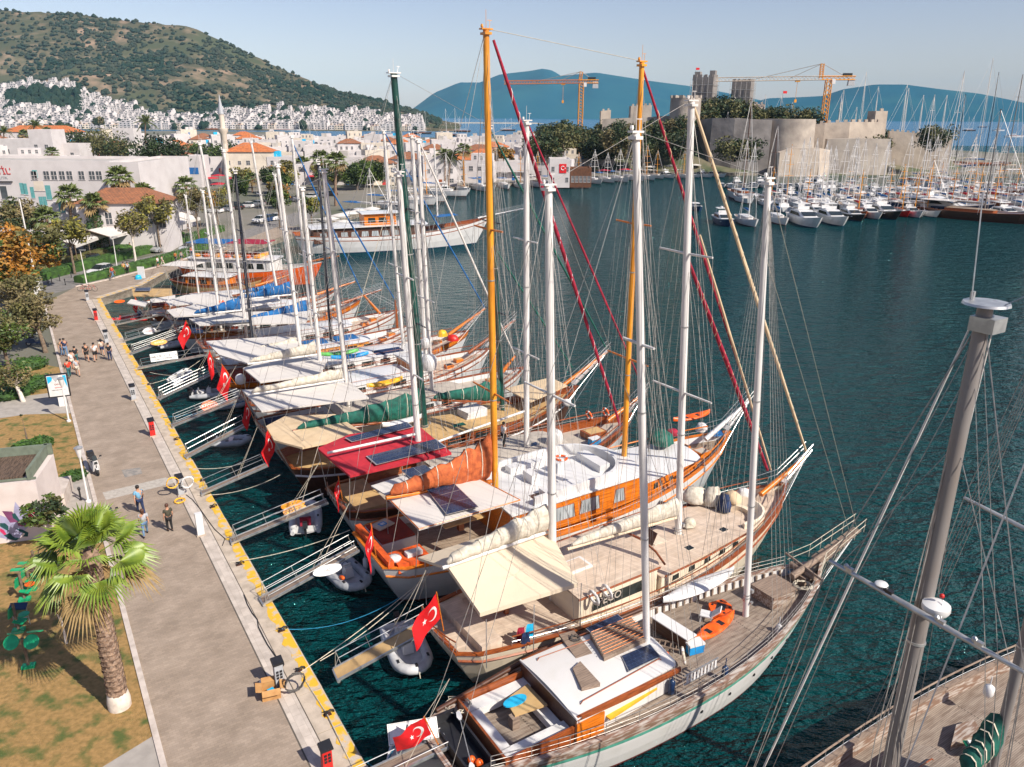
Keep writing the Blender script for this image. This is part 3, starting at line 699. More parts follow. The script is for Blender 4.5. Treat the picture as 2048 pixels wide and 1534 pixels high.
def radome(s,p,r,parent=None,lab=None):
    m=MB(); m.lathe([(r*.8,-r),(r*.98,-r*.55),(r,-.1),(r*.95,.3*r),(r*.7,.72*r),(r*.35,.94*r),(.01,r)],16,p); obj('radome',m,'gloss white',parent or s.root,smooth=60)
    m=MB(); m.tube([(p[0],p[1],p[2]-r),(p[0],p[1],p[2]-r-.5)],.12,8); obj('radome_mount',m,'white paint',parent or s.root)
M('worn brown',(.2,.12,.08),.7,(.42,.36,.31),4,.45,.6,st=(.4,3,3)); M('worn cap',(.24,.14,.1),.7,(.5,.45,.4),3,.45,.62,st=(.5,3,3))
def LP(b,pts,zw): return [b.loc(x,y,zw) for x,y in pts]
def W(b,v): return place(b,v)
GP='wooden sailing boats moored stern to the quay'
# ================= first boat: weathered ketch with green stripe
b=Boat('sailing_boat','weathered white ketch with green stripe and grey plank deck, nearest boat lying along the quay','sailing boat',-1.75,1.9,20.6,5.4,zs=1.95,rb=1.05,rs=.25,stern=.52,bul=.42,rake=2.4,cs=1.6,group=GP,mats=dict(top='white paint',stripe='hull green stripe',bulwark='worn brown',cap='worn cap',deck='deck grey',bottom='hull red',inner='white paint'))
B1=b
b.house(4.75,9.75,1.75,1.5,1.2,front=.25,over=.12,win=(),rl='varnish',camber=.14)
zr=b.zr; zw=zr-1+.06
m=MB(); 
for k in (1,-1):
    y=1.86*k; n=8
    m.grid([[(4.7+5*i/n,y,zr-.17-.1*math.sin(PI*i/n)),(4.7+5*i/n,y,zr-.02),(4.7+5*i/n,y-.1*k,zr-.0)] for i in range(n+1)][::k])
obj('roof_moulding',m,'varnish',b.root)
m=MB(); m.poly([(4.72,-1.72,.9),(4.72,1.72,.9),(4.72,1.72,2.75),(4.72,-1.72,2.75)][::-1]); m.box((4.68,0,1.9),(.06,3.6,1.6)); obj('cockpit_bulkhead',m,'dark wood',b.root)
m=MB(); m.box((5.35,-1.78,1.95),(1.25,.06,1.0)); obj('side_locker',m,'varnish orange',b.root)
b.solar(LP(b,[(1171,1260),(1235,1231),(1260,1252),(1196,1281)],zw),1)
b.solar(LP(b,[(1242,1315),(1300,1291),(1321,1316),(1257,1346)],zw),1)
def slab(b,pts,z0,z1,mt,name,par=None):
    m=MB(); m.prism([(p.x,p.y) for p in pts],z0,z1); return obj(name,m,mt,par or b.root)
q=LP(b,[(1180,1275),(1262,1243),(1295,1285),(1208,1325)],zw); sk=slab(b,q,zr,zr+.28,'grey wood','skylight')
m=MB()
for i in range(9):
    a_,c_=q[0].lerp(q[3],(i+.5)/9),q[1].lerp(q[2],(i+.5)/9); m.tube([a_+Vector((0,0,.33)),c_+Vector((0,0,.33))],.018,4)
obj('skylight_bars',m,'varnish orange',sk)
cs=slab(b,LP(b,[(1145,1345),(1160,1331),(1200,1375),(1163,1385)],zw-.05),zr-.12,zr+.22,'grey wood','companionway_hatch')
slab(b,LP(b,[(1118,1270),(1148,1262),(1185,1308),(1152,1318)],zw),zr,zr+.1,'grey wood','sliding_hatch')
# cockpit
slab(b,[Vector((1.9,-1.45,0)),Vector((4.65,-1.7,0)),Vector((4.65,1.7,0)),Vector((1.9,1.45,0))],1.5,1.62,'cushion white','cockpit_sole')
m=MB()
for c_,d_ in (((3.3,-1.35,1.95),(2.7,.55,.35)),((3.3,1.35,1.95),(2.7,.55,.35)),((2.1,0,1.95),(.5,2.2,.35)),((4.4,0,1.86),(.42,2.2,.3))): m.box(c_,d_)
obj('cockpit_bench',m,'cushion white',b.root)
m=MB(); 
for k in (1,-1): m.box((3.25,k*1.72,2.02),(3.0,.09,.7))
m.box((1.8,0,2.02),(.09,3.4,.7)); obj('cockpit_coaming',m,'varnish',b.root)
tb=slab(b,LP(b,[(1010,1400),(1055,1368),(1095,1410),(1030,1432)],1.25),2.2,2.27,'deck tan','cockpit_table'); 
m=MB(); m.box((3.2,0,1.9),(.3,.3,.6)); obj('table_leg',m,'grey wood',tb)
m=MB(); m.prism([( .45*math.cos(a)*(1 if math.cos(a)>0 else 1.2),.24*math.sin(a)) for a in [2*PI*i/18 for i in range(18)]],0,.06)
o=obj('bodyboard',m,'cyan plastic',None,smooth=30,loc=W(b,b.loc(1032,1402,1.36)),rz=HB); tag(o,'bright blue bodyboard lying on the cockpit table of the near ketch','bodyboard')
# stern tub with paddle
m=MB(); m.box((.95,-.1,1.9),(1.0,2.9,.12)); 
for c_,d_ in (((.5,-.1,2.1),(.08,2.9,.5)),((1.42,-.1,2.1),(.08,2.9,.5)),((.95,1.35,2.1),(1,.08,.5)),((.95,-1.55,2.1),(1,.08,.5))): m.box(c_,d_)
obj('stern_locker',m,'black plastic',b.root)
t=thing('paddle','pale double ended paddle laid across the dark stern locker of the near ketch','paddle',W(b,(1.0,-.3,2.42)),HB+1.25); m=MB(); m.tube([(-1,0,0),(1,0,0)],.02,6); obj('shaft',m,'alloy',t)
for k in (1,-1): m=MB(); m.prism([(k*1.0,-.04),(k*1.15,-.1),(k*1.4,-.08),(k*1.45,0),(k*1.4,.08),(k*1.15,.1),(k*1.0,.04)],-.012,.012); obj('blade',m,'gloss white',t)
for i,(x,y) in enumerate(((.9,-.9),(1.05,-1.15))):
    m=MB(); m.lathe([(.02,-.16),(.12,-.1),(.16,0),(.12,.1),(.02,.17)],10); tag(obj('float_ball',m,'signal orange',None,smooth=60,loc=W(b,(x,y,2.12))),'red float ball in the stern locker, '+('beside the paddle' if i==0 else 'nearest the rail'),'float ball')
M1=b.mast((1293,1262),(1272,262),.145,'mast white',spr=((.67,.8),),shr=6,boomto=None)
M2=b.mast((1493,1198),(1537,355),.14,'mast white',spr=(),shr=6)
tip=b.ax(1715,1062); b.sprit(tip,.75,'grey wood',rail='rope',net=True)
b.stay(M2['t'],tip,'rope',.016); b.stay(M2['t']*.86+M2['b']*.14,tip*.8+Vector((b.L,0,3.2))*.2,'rope',.014); b.stay(M1['t'],M2['t'],'wire',.01); b.stay(M1['t'],(0.1,1,2.3),'wire',.012); b.stay(M1['t'],(0.1,-1,2.3),'wire',.012)
b.boom(M1['b']+Vector((-.2,0,2.1)),(3.2,.1,3.5),.07,'mast white') if False else None
# side poles: the long spar along the port rail
m=MB(); m.tube([b.pt(.04,b.sheer(.04)+.16,1),b.pt(.3,b.sheer(.3)+.2,1),b.pt(.62,b.sheer(.62)+.12,1)],[.09,.11,.09],8); obj('stowed_spar',m,'dark wood',b.root,smooth=60)
b.railing(.06,.9,-1,.6,mt='wire',hm='wire',n=12,wires=2,r=.014); b.railing(.5,.92,1,.6,mt='wire',hm='wire',n=7,wires=2,r=.014)
m=MB()
for i in range(18):
    u=.6+.33*i/18; 
    for k in (1,-1): p=b.pt(u,b.sheer(u)-.22,k); m.box((p.x,p.y-k*.16,p.z),(.09,.07,.36))
obj('bulwark_ribs',m,'grey wood',b.root)
# foredeck things
fc=b.loc(1548,1180,1.5); m=MB(); m.box((fc.x,fc.y,b.dz(fc.x)+.3),(1.5,1.2,.6)); ck=obj('fore_hatch_house',m,'worn brown',b.root); m=MB(); m.box((fc.x,fc.y,b.dz(fc.x)+.63),(1.65,1.35,.06)); obj('roof',m,'grey wood',ck)
m=MB(); x=19.2; m.box((x,0,b.dz(x)+.25),(.7,.8,.5)); m.tube([(x,-.7,b.dz(x)+.6),(x,.7,b.dz(x)+.6)],.16,10); m.tube([(x-.2,-1.2,b.dz(x)+.8),(x+.2,1.2,b.dz(x)+.85)],.06,6); obj('anchor_windlass',m,'grey wood',b.root,smooth=50)
def coil(p,r,label,mt='rope',n=5,seed=1,top=True,parent=None,name='rope_coil'):
    random.seed(seed); m=MB(); P=[]
    for i in range(n*14): a=i*.45; q=r*(.5+.5*random.random()**.5); P.append((q*math.cos(a)*1.1,q*math.sin(a),.03+.1*random.random()+.02*(i/14)))
    m.tube(P,.02,4); o=obj(name,m,mt,parent,loc=p); return tag(o,label,'rope coil','coiled ropes on decks and quay') if parent is None else o
coil(W(b,b.loc(1605,1175,1.6)),.42,'heap of pale and blue rope on the starboard foredeck of the near ketch',seed=2)
coil(W(b,b.loc(1590,1150,1.6)),.3,'small blue rope coil beside the pale heap on the near ketch foredeck','blue rope',3,seed=5)
coil(W(b,b.loc(915,1415,1.1)),.5,'loose rope spread over the stern deck of the near ketch',seed=9)
coil(W(b,b.loc(1150,1280,zw)),.2,'small dark coil on the white cabin top of the near ketch','dark rope',3,seed=3)
def put(b,x,y,zw): return W(b,b.loc(x,y,zw))
d0=.75
kayak(put(b,1428,1262,d0),HB-.1+.25,'long orange sit-in kayak on the deck of the near ketch',2.9,.72,group=None)
t=thing('pedal_seat','orange moulded float seat with cut-outs on the near ketch deck','float seat',put(b,1440,1225,d0),HB+.4); m=MB(); P=[(.62*math.cos(a)*(1+.12*math.sin(5*a)),.5*math.sin(a)*(1+.1*math.cos(4*a))) for a in [2*PI*i/20 for i in range(20)]]; m.prism(P,0,.28); o=obj('float_shell',m,'signal orange',t,smooth=40); m=MB(); m.box((.05,0,.285),(.5,.4,.02),.2); 
for a in range(5): m.lathe([(.06,.28),(.06,.3)],8,(.5*math.cos(a*1.2+.4),.38*math.sin(a*1.2+.4),.002))
obj('seat_well',m,'black plastic',o)
t=thing('plastic_chair','white plastic lounger chair between the two orange floats','chair',put(b,1412,1240,d0),HB+2.2); m=MB(); m.box((0,0,.32),(.55,.5,.05)); obj('seat',m,'gloss white',t); m=MB(); m.box((-.42,0,.55),(.5,.5,.05),0,0,1,0,-.9 if False else .8); obj('backrest',m,'gloss white',t)
for sx in (.22,-.22):
    for sy in (.2,-.2): m=MB(); m.box((sx,sy,.15),(.06,.06,.3)); obj('leg',m,'gloss white',t)
t=thing('deck_box','long white topped deck box abaft the orange kayak','deck box',put(b,1345,1275,d0),HB-PI/2+.1); m=MB(); m.box((0,0,.28),(1.9,.55,.56)); obj('body',m,'dark wood',t); m=MB(); m.box((0,0,.585),(2.0,.62,.05)); obj('lid',m,'gloss white',t)
t=thing('cool_box','blue cool box with white lid by the orange life ring','cool box',put(b,1388,1302,d0),HB-.2); m=MB(); m.box((0,0,.2),(.7,.42,.4)); obj('body',m,'blue plastic',t); m=MB(); m.box((0,0,.43),(.74,.46,.09)); obj('lid',m,'gloss white',t)
t=thing('ladder','grey wooden ladder lying beside the deck box','ladder',put(b,1330,1292,d0),HB-.9); m=MB()
for k in (1,-1): m.box((0,k*.2,.1),(1.2,.05,.06))
obj('side_rails',m,'grey wood',t)
for i in range(5): m=MB(); m.box((-.48+.24*i,0,.1),(.05,.4,.04)); obj('rung',m,'grey wood',t)
lifering(put(b,1337,1322,1.35),'orange life ring with white bands on the stanchion of the near ketch',False,HB+.9)
lifering(put(b,1367,1311,1.2),'beige rope life ring hung beside the blue cool box',False,HB+.9,mt='rope')
kayak(put(b,1398,1178,1.35),HB+.02,'long white rowing skiff stowed along the port rail of the near ketch',4.6,.95,'gloss white',(0,0),name='skiff',wells=0)
m=MB(); m.box((0,0,.05),(2.6,.34,.07)); tag(obj('gangplank',m,'yellow plastic',None,loc=put(b,1262,1405,1.0),rz=HB+.12),'narrow yellow board stowed on the starboard side deck of the near ketch','board')
t=thing('folded_ladder','white slatted boarding steps hung on the starboard rail of the near ketch','boarding steps',put(b,1400,1350,1.25),HB+.05); m=MB()
for k in (0,.42): m.box((0,-.05,k),(1.9,.05,.05))
obj('side_rails',m,'steel',t)
for i in range(9): m=MB(); m.box((-.8+.2*i,-.06,.21),(.1,.03,.4)); obj('tread',m,'gloss white',t)
for i,(x,y,mt,lb) in enumerate(((1555,1275,'pale rubber','white fender hung at the forward starboard side of the near ketch'),(1448,1360,'hull navy','dark blue fender hung amidships over the near ketch side'),(1342,1388,'hull navy','dark fender hung abreast the orange life ring'))):
    p=put(b,x,y,.6); fender(p,lb,mt)
# portholes
m=MB()
for u in (.5,.58,.66,.73,.8):
    p=b.pt(u,b.sheer(u)-1.0,-1); m.tube([p+Vector((0,.03,0)),p+Vector((.01,-.03,0))],.07,8)
obj('portholes',m,'black rubber',b.root)
# stern platform, name board and flag
t=gangway(W(b,(-3.1,.55,1.75)),W(b,(.6,.25,2.15)),'weathered wooden boarding plank over the stern of the near ketch, carrying its name board',.62,1,h=.35)
bd=thing('name_board','white name board lettered Keçi on the stern plank of the near ketch','name board',put(b,826,1462,1.5),HB-.3); m=MB(); m.box((0,0,0),(1.75,.72,.03)); o=obj('board',m,'flag white',bd); m=MB()
for c_,d_ in (((0,.33,.018),(1.68,.012,.006)),((0,-.33,.018),(1.68,.012,.006)),((.83,0,.018),(.012,.66,.006)),((-.83,0,.018),(.012,.66,.006))): m.box(c_,d_)
obj('border',m,'ink',o); textmesh('Keçi',.36,'ink',o,(.02,.1,.02),(0,0,0),it=.35); textmesh('0090 538 92 21     +90 538 682 14 04',.085,'ink',o,(0,-.13,.02),(0,0,0)); textmesh('www.kecitekne.com',.085,'ink',o,(0,-.24,.02),(0,0,0))
bd.rotation_euler=(.55,0,HB-.33)
flag(W(b,(.15,.1,2.35)),HB+.1,'red crescent flag on a yellow staff above the Keçi name board',1.0,.25,3,staff=1.5,lean=.35)
# boat tender behind
m=MB()
# ================= second boat: cream gulet with beige awning
b=Boat('sailing_boat','cream and orange gulet with beige stern awning and pale deck, beside the weathered ketch','sailing boat',3.65,4.7,22.6,6.1,zs=2.15,rb=1.15,rs=.3,stern=.62,bul=.35,rake=2.2,cs=1.6,dc=.03,group=GP,mats=dict(top='cream paint',stripe='cream paint',bulwark='cream paint',cap='varnish',deck='deck pale',bottom='varnish orange',inner='cream paint',rub='varnish'))
B2=b
b.house(5.9,10.9,2.1,2.15,1.3,('cream paint','cream paint'),win=((6.6,9.9),),front=.4,over=.05,roofmat='deck pale',sill=.55,wh=.45,rails=False,camber=.08)
zr2=b.zr
for k in (1,-1):
    m=MB(); m.tube([(5.8,k*2.18,zr2-.06),(10.6,k*2.22,zr2-.06)],.05,6); obj('roof_edge',m,'varnish',b.root)
b.house(10.6,18.0,2.35,1.75,.72,('cream paint','cream paint'),win=((11.4,11.9),(12.6,13.1),(13.8,14.3),(15,15.5),(16.1,16.6)),front=.8,over=.04,roofmat='deck pale',rails=False,camber=.08,sill=.5,wh=.4)
z3=b.zr
for k in (1,-1):
    m=MB(); m.tube([(10.8,k*2.4,z3-.06),(13.5,k*2.3,z3-.06),(17.3,k*1.85,z3-.06)],.05,6); obj('roof_edge',m,'varnish',b.root)
m=MB(); m.tube([(10.9,2.2,zr2),(11.3,1.2,zr2+.02),(11.5,0,zr2+.03),(11.3,-1.2,zr2+.02),(10.9,-2.2,zr2)],.06,6); obj('breakwater_moulding',m,'varnish',b.root)
for x,y,lx,ly in ((13.4,1.3,.5,.4),(13.5,-1.3,.5,.4),(16.3,-1.0,.5,.4)): b.hatch(x,y,lx,ly,z3-.05,'cream paint','glass',.06)
b.hatch(12.6,.1,.8,.7,z3-.03,'cream paint','dark wood',.1,open=True)
sk=b.loc(1148,1120,2.6); b.hatch(sk.x,sk.y,1.5,.95,zr2-.02,'gloss white','deck pale',.14)
M1=b.mast((1105,1098),(1097,368),.18,'mast white',spr=((.545,1.75),),shr=6)
M2=b.mast((1357,1045),(1383,200),.175,'mast white',spr=((.40,1.9),(.705,1.6)),shr=6)
z=3.6
r0,r1=b.ax(903,1122),b.ax(1098,1072); r0.y=r1.y=.25; r0.z=r1.z=5.25
st=LP(b,[(960,1226),(1156,1166)],3.35); 
b.awning([r0,st[0],st[1],Vector((r1.x+.3,r1.y,5.2))],'canvas cream',.03,.16,posts=False,sag=.12)
b.awning([r0+Vector((0,.02,-.01)),Vector((r0.x-.2,2.7,4.55)),Vector((r1.x,2.6,4.6)),r1+Vector((0,.02,-.01))],'canvas cream',.03,.1,posts=False,sag=.1,name='port_awning')
m=MB()
for x,y in ((r0.x+.1,-2.5),(r0.x+.1,2.6),(r1.x-.2,-2.6),(3.0,-2.75),(r0.x+2,2.7)): m.tube([(x,y,4.35),(x,y*1.0,b.dz(x))],.022,5)
obj('awning_posts',m,'steel',b.root)
b.boom(M1['b']+Vector((-.25,.25,M1['d'].z*0+(5.35-M1['b'].z))),(r0.x-.3,.25,5.35),.1,'mast white','sailcloth',(.2,.5),parent=None)
b.boom(M2['b']+Vector((-.25,.0,1.9)),(M1['b'].x+.9,.2,z3+1.35),.09,'canvas cream','sailcloth',(.16,.36))
# U-shaped seat on the foredeck with piled sails
xc=19.0; zd=b.dz(xc); m=MB(); rows=[]
for i in range(15):
    a=-PI*.62+PI*1.24*i/14; c_,s_=math.cos(a),math.sin(a); e=(1.65,1.5)
    P=[(1.75,.0),(1.75,.62),(1.62,.66),(1.3,.3),(1.05,.3),(1.05,0)]
    rows.append([(xc-1.0+c_*r*1.1,s_*r*.95,zd+h) for r,h in P])
m.grid(rows); m.poly(rows[0][::-1]); m.poly(rows[-1]); obj('foredeck_settee',m,'cream paint',b.root,smooth=40)
def cloth_heap(p,r,h,label,mt,seed,cat='sail heap',name='bundled_sail',parent=None):
    random.seed(seed); m=MB(); rows=[]
    for i in range(7):
        v=i/6; rows.append([(r*(1-v**2)**.5*math.cos(a)*(1+.28*noise.noise(Vector((math.cos(a)*2,math.sin(a)*2+seed,v*3)))),r*.8*(1-v**2)**.5*math.sin(a)*(1+.28*noise.noise(Vector((math.sin(a)*2,seed,v*3)))),h*v*(1+.2*random.random()) if v<1 else h) for a in [2*PI*j/16 for j in range(16)]])
    m.grid(rows,0,True); o=obj(name,m,mt,parent,smooth=80,loc=p,rz=seed); return tag(o,label,cat) if parent is None else o
for i,(x,y,rr,hh,mt,lb) in enumerate(((1390,1000,.75,.8,'sailcloth','crumpled beige sail heaped on the port side of the cream gulet foredeck seat'),(1425,1005,.6,.95,'sailcloth','bundled beige sail nearest the seat rim on the cream gulet foredeck'),(1447,1018,.45,.9,'canvas navy','dark blue net bag standing among the sails on the cream gulet foredeck'),(1487,990,.4,.4,'cushion white','white bundle near the bow of the cream gulet'),(1378,1050,.42,.4,'rope','heap of yellow rope and canvas at the foot of the cream gulet foremast'),(1465,1000,.55,.5,'canvas tan','tan folded cover ahead of the blue net bag'))):
    cloth_heap(put(b,x,y,1.9),rr,hh,lb,mt,i+3)
tip=b.ax(1613,912); b.sprit(tip,.6,'varnish orange',net=True)
b.furl(M2['t']+Vector((.2,0,-.3)),tip+Vector((-.1,0,.3)),.085,'canvas tan',spiral='rope'); b.furl(M2['b'].lerp(M2['t'],.7),b.ax(1535,940),.1,'crimson cloth',spiral='canvas tan')
b.furl(b.ax(1400,470),b.ax(1542,940),.06,'canvas tan')
b.railing(.1,.96,-1,.5,n=18); b.railing(.1,.96,1,.5,n=18); b.sternrail(.5); b.stay(M1['t'],(.2,2,2.9)); b.stay(M1['t'],(.2,-2,2.9)); b.stay(M1['t'],M2['b']+Vector((0,0,1)),'wire'); b.stay(M1['t'],M2['t'],'wire',.01)
m=MB(); m.box((1.6,0,b.dz(1.6)+.25),(1.0,3.6,.5)); obj('stern_seat',m,'deck pale',b.root); m=MB(); m.box((3.6,.2,b.dz(3.6)+.72),(1.8,1.1,.06)); tb=obj('dining_table',m,'varnish',b.root); m=MB(); m.box((3.6,.2,b.dz(3.6)+.36),(.2,.2,.7)); obj('table_leg',m,'varnish',tb)
for i,(x,y) in enumerate(((1188,1195),(1214,1183))): lifering(put(b,x,y,2.2),('aft' if i==0 else 'forward')+' of two cream life rings hung under the dark cabin window of the cream gulet',False,HB+PI/2,mt='cushion white')
for i,(x,y,mt,lb) in enumerate(((1042,1262,'crimson cloth','magenta towel drying over the starboard rail of the cream gulet'),(1052,1272,'canvas navy','dark wetsuit drying over the starboard rail beside the magenta towel'),(1060,1255,'cyan plastic','small blue towel on the rail of the cream gulet'))):
    p=put(b,x,y,1.7); m=MB(); m.grid([[(-.2+.1*j,.05*math.sin(j*2+k),-.18*k) for j in range(5)] for k in range(-1,4)]); o=obj('towel',m,mt,None,smooth=80,loc=p,rz=HB); tag(o,lb,'towel')
o=textmesh('PECO',.55,'deck stone',b.root,(7.6,-2.17,2.6),(R(90),0,0),ext=.01)
m=MB(); m.lathe([(.05,0),(.28,.0),(.3,.05),(.05,.1)],12,(0,0,0)); 
flag(W(b,(.0,-.6,3.0)),HB+.15,'large red crescent flag at the stern of the cream gulet',1.35,.55,5,staff=2.0,lean=.15)
# ================= third boat: varnished motorsailer with orange masts
b=Boat('sailing_boat','white gulet with varnished orange wheelhouse, orange masts and a rust orange furled sail','sailing boat',10.95,4.6,25.2,6.6,zs=2.35,rb=1.25,rs=.4,stern=.7,bul=.5,rake=2.4,cs=1.5,group=GP,mats=dict(top='gloss white',stripe='gloss white',bulwark='gloss white',cap='varnish orange',deck='deck teak',bottom='hull red',inner='gloss white',rub='varnish orange'))
B3=b
b.house(6.9,16.2,2.45,2.35,1.95,('varnish orange','gloss white'),win=((7.6,9.2),(9.5,10.9),(11.2,12.6),(13.6,14.4)),front=.6,over=.12,frame='varnish',wm='curtain',sill=.6,wh=.42,rails=False,roofmat='gloss white',camber=.1)
z3=b.zr; b.house(16,21.3,2.2,1.5,.95,('varnish orange','gloss white'),win=((16.8,17.2),(18.2,18.6)),front=.7,over=.12,roofmat='gloss white',rails=False,sill=.5,wh=.4); z4=b.zr
# flybridge: curved white coaming with benches
m=MB(); rows=[]
for i in range(19):
    a=-PI/2+PI*i/18; x=12.4+2.6*math.cos(a)**.8 if math.cos(a)>0 else 12.4; y=2.35*math.sin(a)
    rows.append([(x,y,z3-.05),(x+.03,y*1.01,z3+.62),(x-.12,y*.95,z3+.62),(x-.12,y*.95,z3-.05)])
P=[[(8.3,2.35*k,z3-.05),(8.3,2.37*k,z3+.5),(8.3,2.23*k,z3+.5),(8.3,2.23*k,z3-.05)] for k in (-1,1)]
m.grid([P[0]]+rows+[P[1]]); obj('flybridge_coaming',m,'gloss white',b.root,smooth=40)
m=MB(); m.box((13.9,0,z3+.25),(.7,2.2,.5)); m.box((10.3,1.7,z3+.2),(2.2,.6,.4)); m.box((10.3,-1.7,z3+.2),(2.2,.6,.4)); m.box((11.6,.3,z3+.35),(.5,.5,.7),.2); m.box((9.7,.1,z3+.3),(.5,.9,.6)); obj('flybridge_seat',m,'gloss white',b.root,smooth=20)
m=MB(); m.box((9.1,-1.3,z3+.03),(.9,1.3,.02)); obj('stair_well',m,'dark wood',b.root)
lifering(put(b,1122,916,4.6),'orange life ring lying flat on the flybridge of the white gulet with orange masts')
M1=b.mast((990,955),(972,57),.17,'mast orange',spr=((.314,1.9),(.648,1.3)),shr=7,head='mast orange',spm='varnish orange')
M2=b.mast((1248,915),(1284,122),.16,'mast orange',spr=((.34,1.75),(.66,1.4)),shr=7,head='mast orange',spm='varnish orange')
aw=LP(b,[(772,992),(838,1058),(1040,1000),(930,943)],4.0)
b.awning(aw,'canvas white',.07,.02,edge='varnish orange',posts=True)
b.awning([v+Vector((0,0,.02)) for v in LP(b,[(742,972),(772,990),(925,945),(890,925)],4.0)],'canvas white',.05,.02,posts=False,name='port_awning')
b.solar([v+Vector((0,0,.0)) for v in LP(b,[(905,966),(956,1028),(893,1032),(852,980)],4.1)][:0] or [v for v in LP(b,[(853,981),(893,1032),(957,1016),(905,966)],4.1)],3)
b.solar(LP(b,[(803,943),(850,932),(868,945),(820,958)],4.1),2)
b.boom(M1['b']+Vector((-.3,0,z3-M1['b'].z+.75)),b.ax(772,996),.12,'varnish orange','canvas orange',(.24,.95),n=20)
tip=b.ax(1500,800); b.sprit(tip,.55,'white paint',net=False)
b.furl(M2['t']+Vector((.1,0,-.4)),tip+Vector((-.1,0,.2)),.085,'crimson cloth',spiral='canvas tan'); b.furl(b.ax(987,80),b.ax(1240,850),.09,'crimson cloth',spiral='flag white')
b.stay(M1['t'],M2['t'],'rope',.014); b.stay(M1['t'],(.2,2.2,3)); b.stay(M1['t'],(.2,-2.2,3))
b.railing(.12,.95,-1,.55,n=18,r=.045,hm='varnish orange'); b.railing(.12,.95,1,.55,n=18,r=.045,hm='varnish orange')
zd=b.dz(1.3); m=MB(); m.box((1.7,1.1,zd+.3),(1.9,2.2,.6)); o=obj('stern_sunbed',m,'gloss white',b.root); m=MB(); m.box((1.7,1.1,zd+.65),(1.8,2.1,.12)); obj('cushion',m,'cushion rust',o)
m=MB(); m.box((1.5,-1.6,zd+.45),(1.7,1.3,.5)); o=obj('stern_sofa',m,'cushion orange',b.root,smooth=20); m=MB(); m.box((.35,0,zd+.75),(.3,4.2,.35)); obj('sofa_back',m,'cushion orange',b.root,smooth=20)
m=MB(); m.box((5.3,.2,zd+.75),(2.4,1.2,.07)); tb=obj('dining_table',m,'deck tan',b.root); m=MB(); m.box((5.3,.2,zd+.4),(.3,.3,.7)); obj('table_leg',m,'varnish',tb)
m=MB(); m.box((0,0,.04),(1.0,.75,.08)); o=obj('beach_mat',m,'deck pale',None,loc=put(b,948-2,978,1.9) if False else W(b,(1.5,1.6,zd+.76)),rz=HB+.3); tag(o,'cream mat with a blue square on the red sunbed at the stern','mat'); m=MB(); m.box((0,0,.083),(.42,.36,.01)); q=obj('printed_square',m,'blue plastic',o); m=MB(); m.box((0,0,.09),(.24,.2,.01)); obj('square_centre',m,'cushion white',q)
m=MB(); m.lathe([(.3,0),(.34,.1),(.3,.16),(.1,.2)],12); tag(obj('round_fender',m,'cushion white',None,smooth=50,loc=W(b,(.7,-1.7,zd+.72))),'round white cushion on the orange sofa at the stern','cushion')
m=MB(); m.box((0,0,.1),(.8,.4,.2)); tag(obj('cushion',m,'cushion white',None,smooth=20,loc=W(b,(1.7,-1.7,zd+.7)),rz=HB),'long white cushion on the orange sofa at the stern','cushion')
kayak(put(b,1383,838,2.2),HB-.05,'bright orange kayak on the bow rail of the white gulet with orange masts',3.3,.8,'signal orange')
cloth_heap(put(b,1322,882,2.6),1.0,.7,'green tarpaulin covering gear on the white foredeck','canvas green',11,'tarpaulin','tarpaulin')
cloth_heap(put(b,1345,868,2.6),.45,.35,'dark red cushion bag beside the green tarpaulin','crimson cloth',12,'bag','bag')
b.hatch(22.3,-.4,.9,.8,None,'varnish orange','deck stone',.4); b.hatch(22.0,.9,.7,.6,None,'varnish orange','glass',.35)
cloth_heap(put(b,1432,868,2.4),.5,.3,'blue cover folded at the bow of the white gulet','canvas blue',13,'cover','cover'); cloth_heap(put(b,1403,860,2.4),.5,.5,'white bundle before the orange kayak','cushion white',14,'bundle','bundle')
flag(W(b,(-.1,-1.4,3.1)),HB+.2,'narrow hanging red crescent flag at the stern of the white gulet with orange sofa',1.2,1.9,8,staff=1.9,lean=.1)
for x,y in ((.75,1.9),(.85,1.2)): fender(W(b,(x-.2,y,.45)),'white fender hung low over the stern of the boat with orange masts, '+('outer' if y>1.5 else 'inner')+' one')
# ================= fourth boat: red awning
b=Boat('sailing_boat','brown gulet with a red awning carrying solar panels and a grey deck','sailing boat',17.1,5.2,21.6,6.0,zs=2.3,rb=1.1,rs=.3,stern=.64,bul=.5,rake=2,cs=1.4,group=GP,mats=dict(top='gloss white',stripe='varnish',bulwark='dark wood',cap='varnish',deck='deck stone',bottom='hull red',inner='varnish',rub='varnish'))
B4=b
b.house(6.3,15.4,2.2,1.9,.95,('cream paint','deck stone'),win=((7,8.4),(9,10.4),(11,12.2)),front=.8,over=.1,frame='varnish',roofmat='deck stone',rails=False,sill=.5,wh=.5); z4=b.zr
aw=LP(b,[(635,896),(700,951),(903,905),(838,852),(700,868)],4.0)
b.awning(aw,'canvas red',.08,.06)
b.solar(LP(b,[(732,915),(752,932),(893,896),(872,880)],4.08),3); b.solar(LP(b,[(690,878),(703,886),(826,856),(815,846)],4.08),3)
M1=b.mast((835,868),(797,343),.18,'mast white',spr=((.4,1.5),(.7,1.1)),shr=5); M2=b.mast((1053,860),(1053,240),.18,'mast white',spr=((.35,1.5),(.68,1.3)),shr=6)
b.boom(b.ax(832,868),b.ax(655,906),.085,'mast white'); b.boom(b.ax(1050,822),b.ax(868,886),.08,'mast white')
b.hatch(13.3,0,.9,.6,z4-.05,'varnish','solar',.12); b.hatch(18.3,.1,1.5,1.1,None,'varnish','deck tan',.4); 
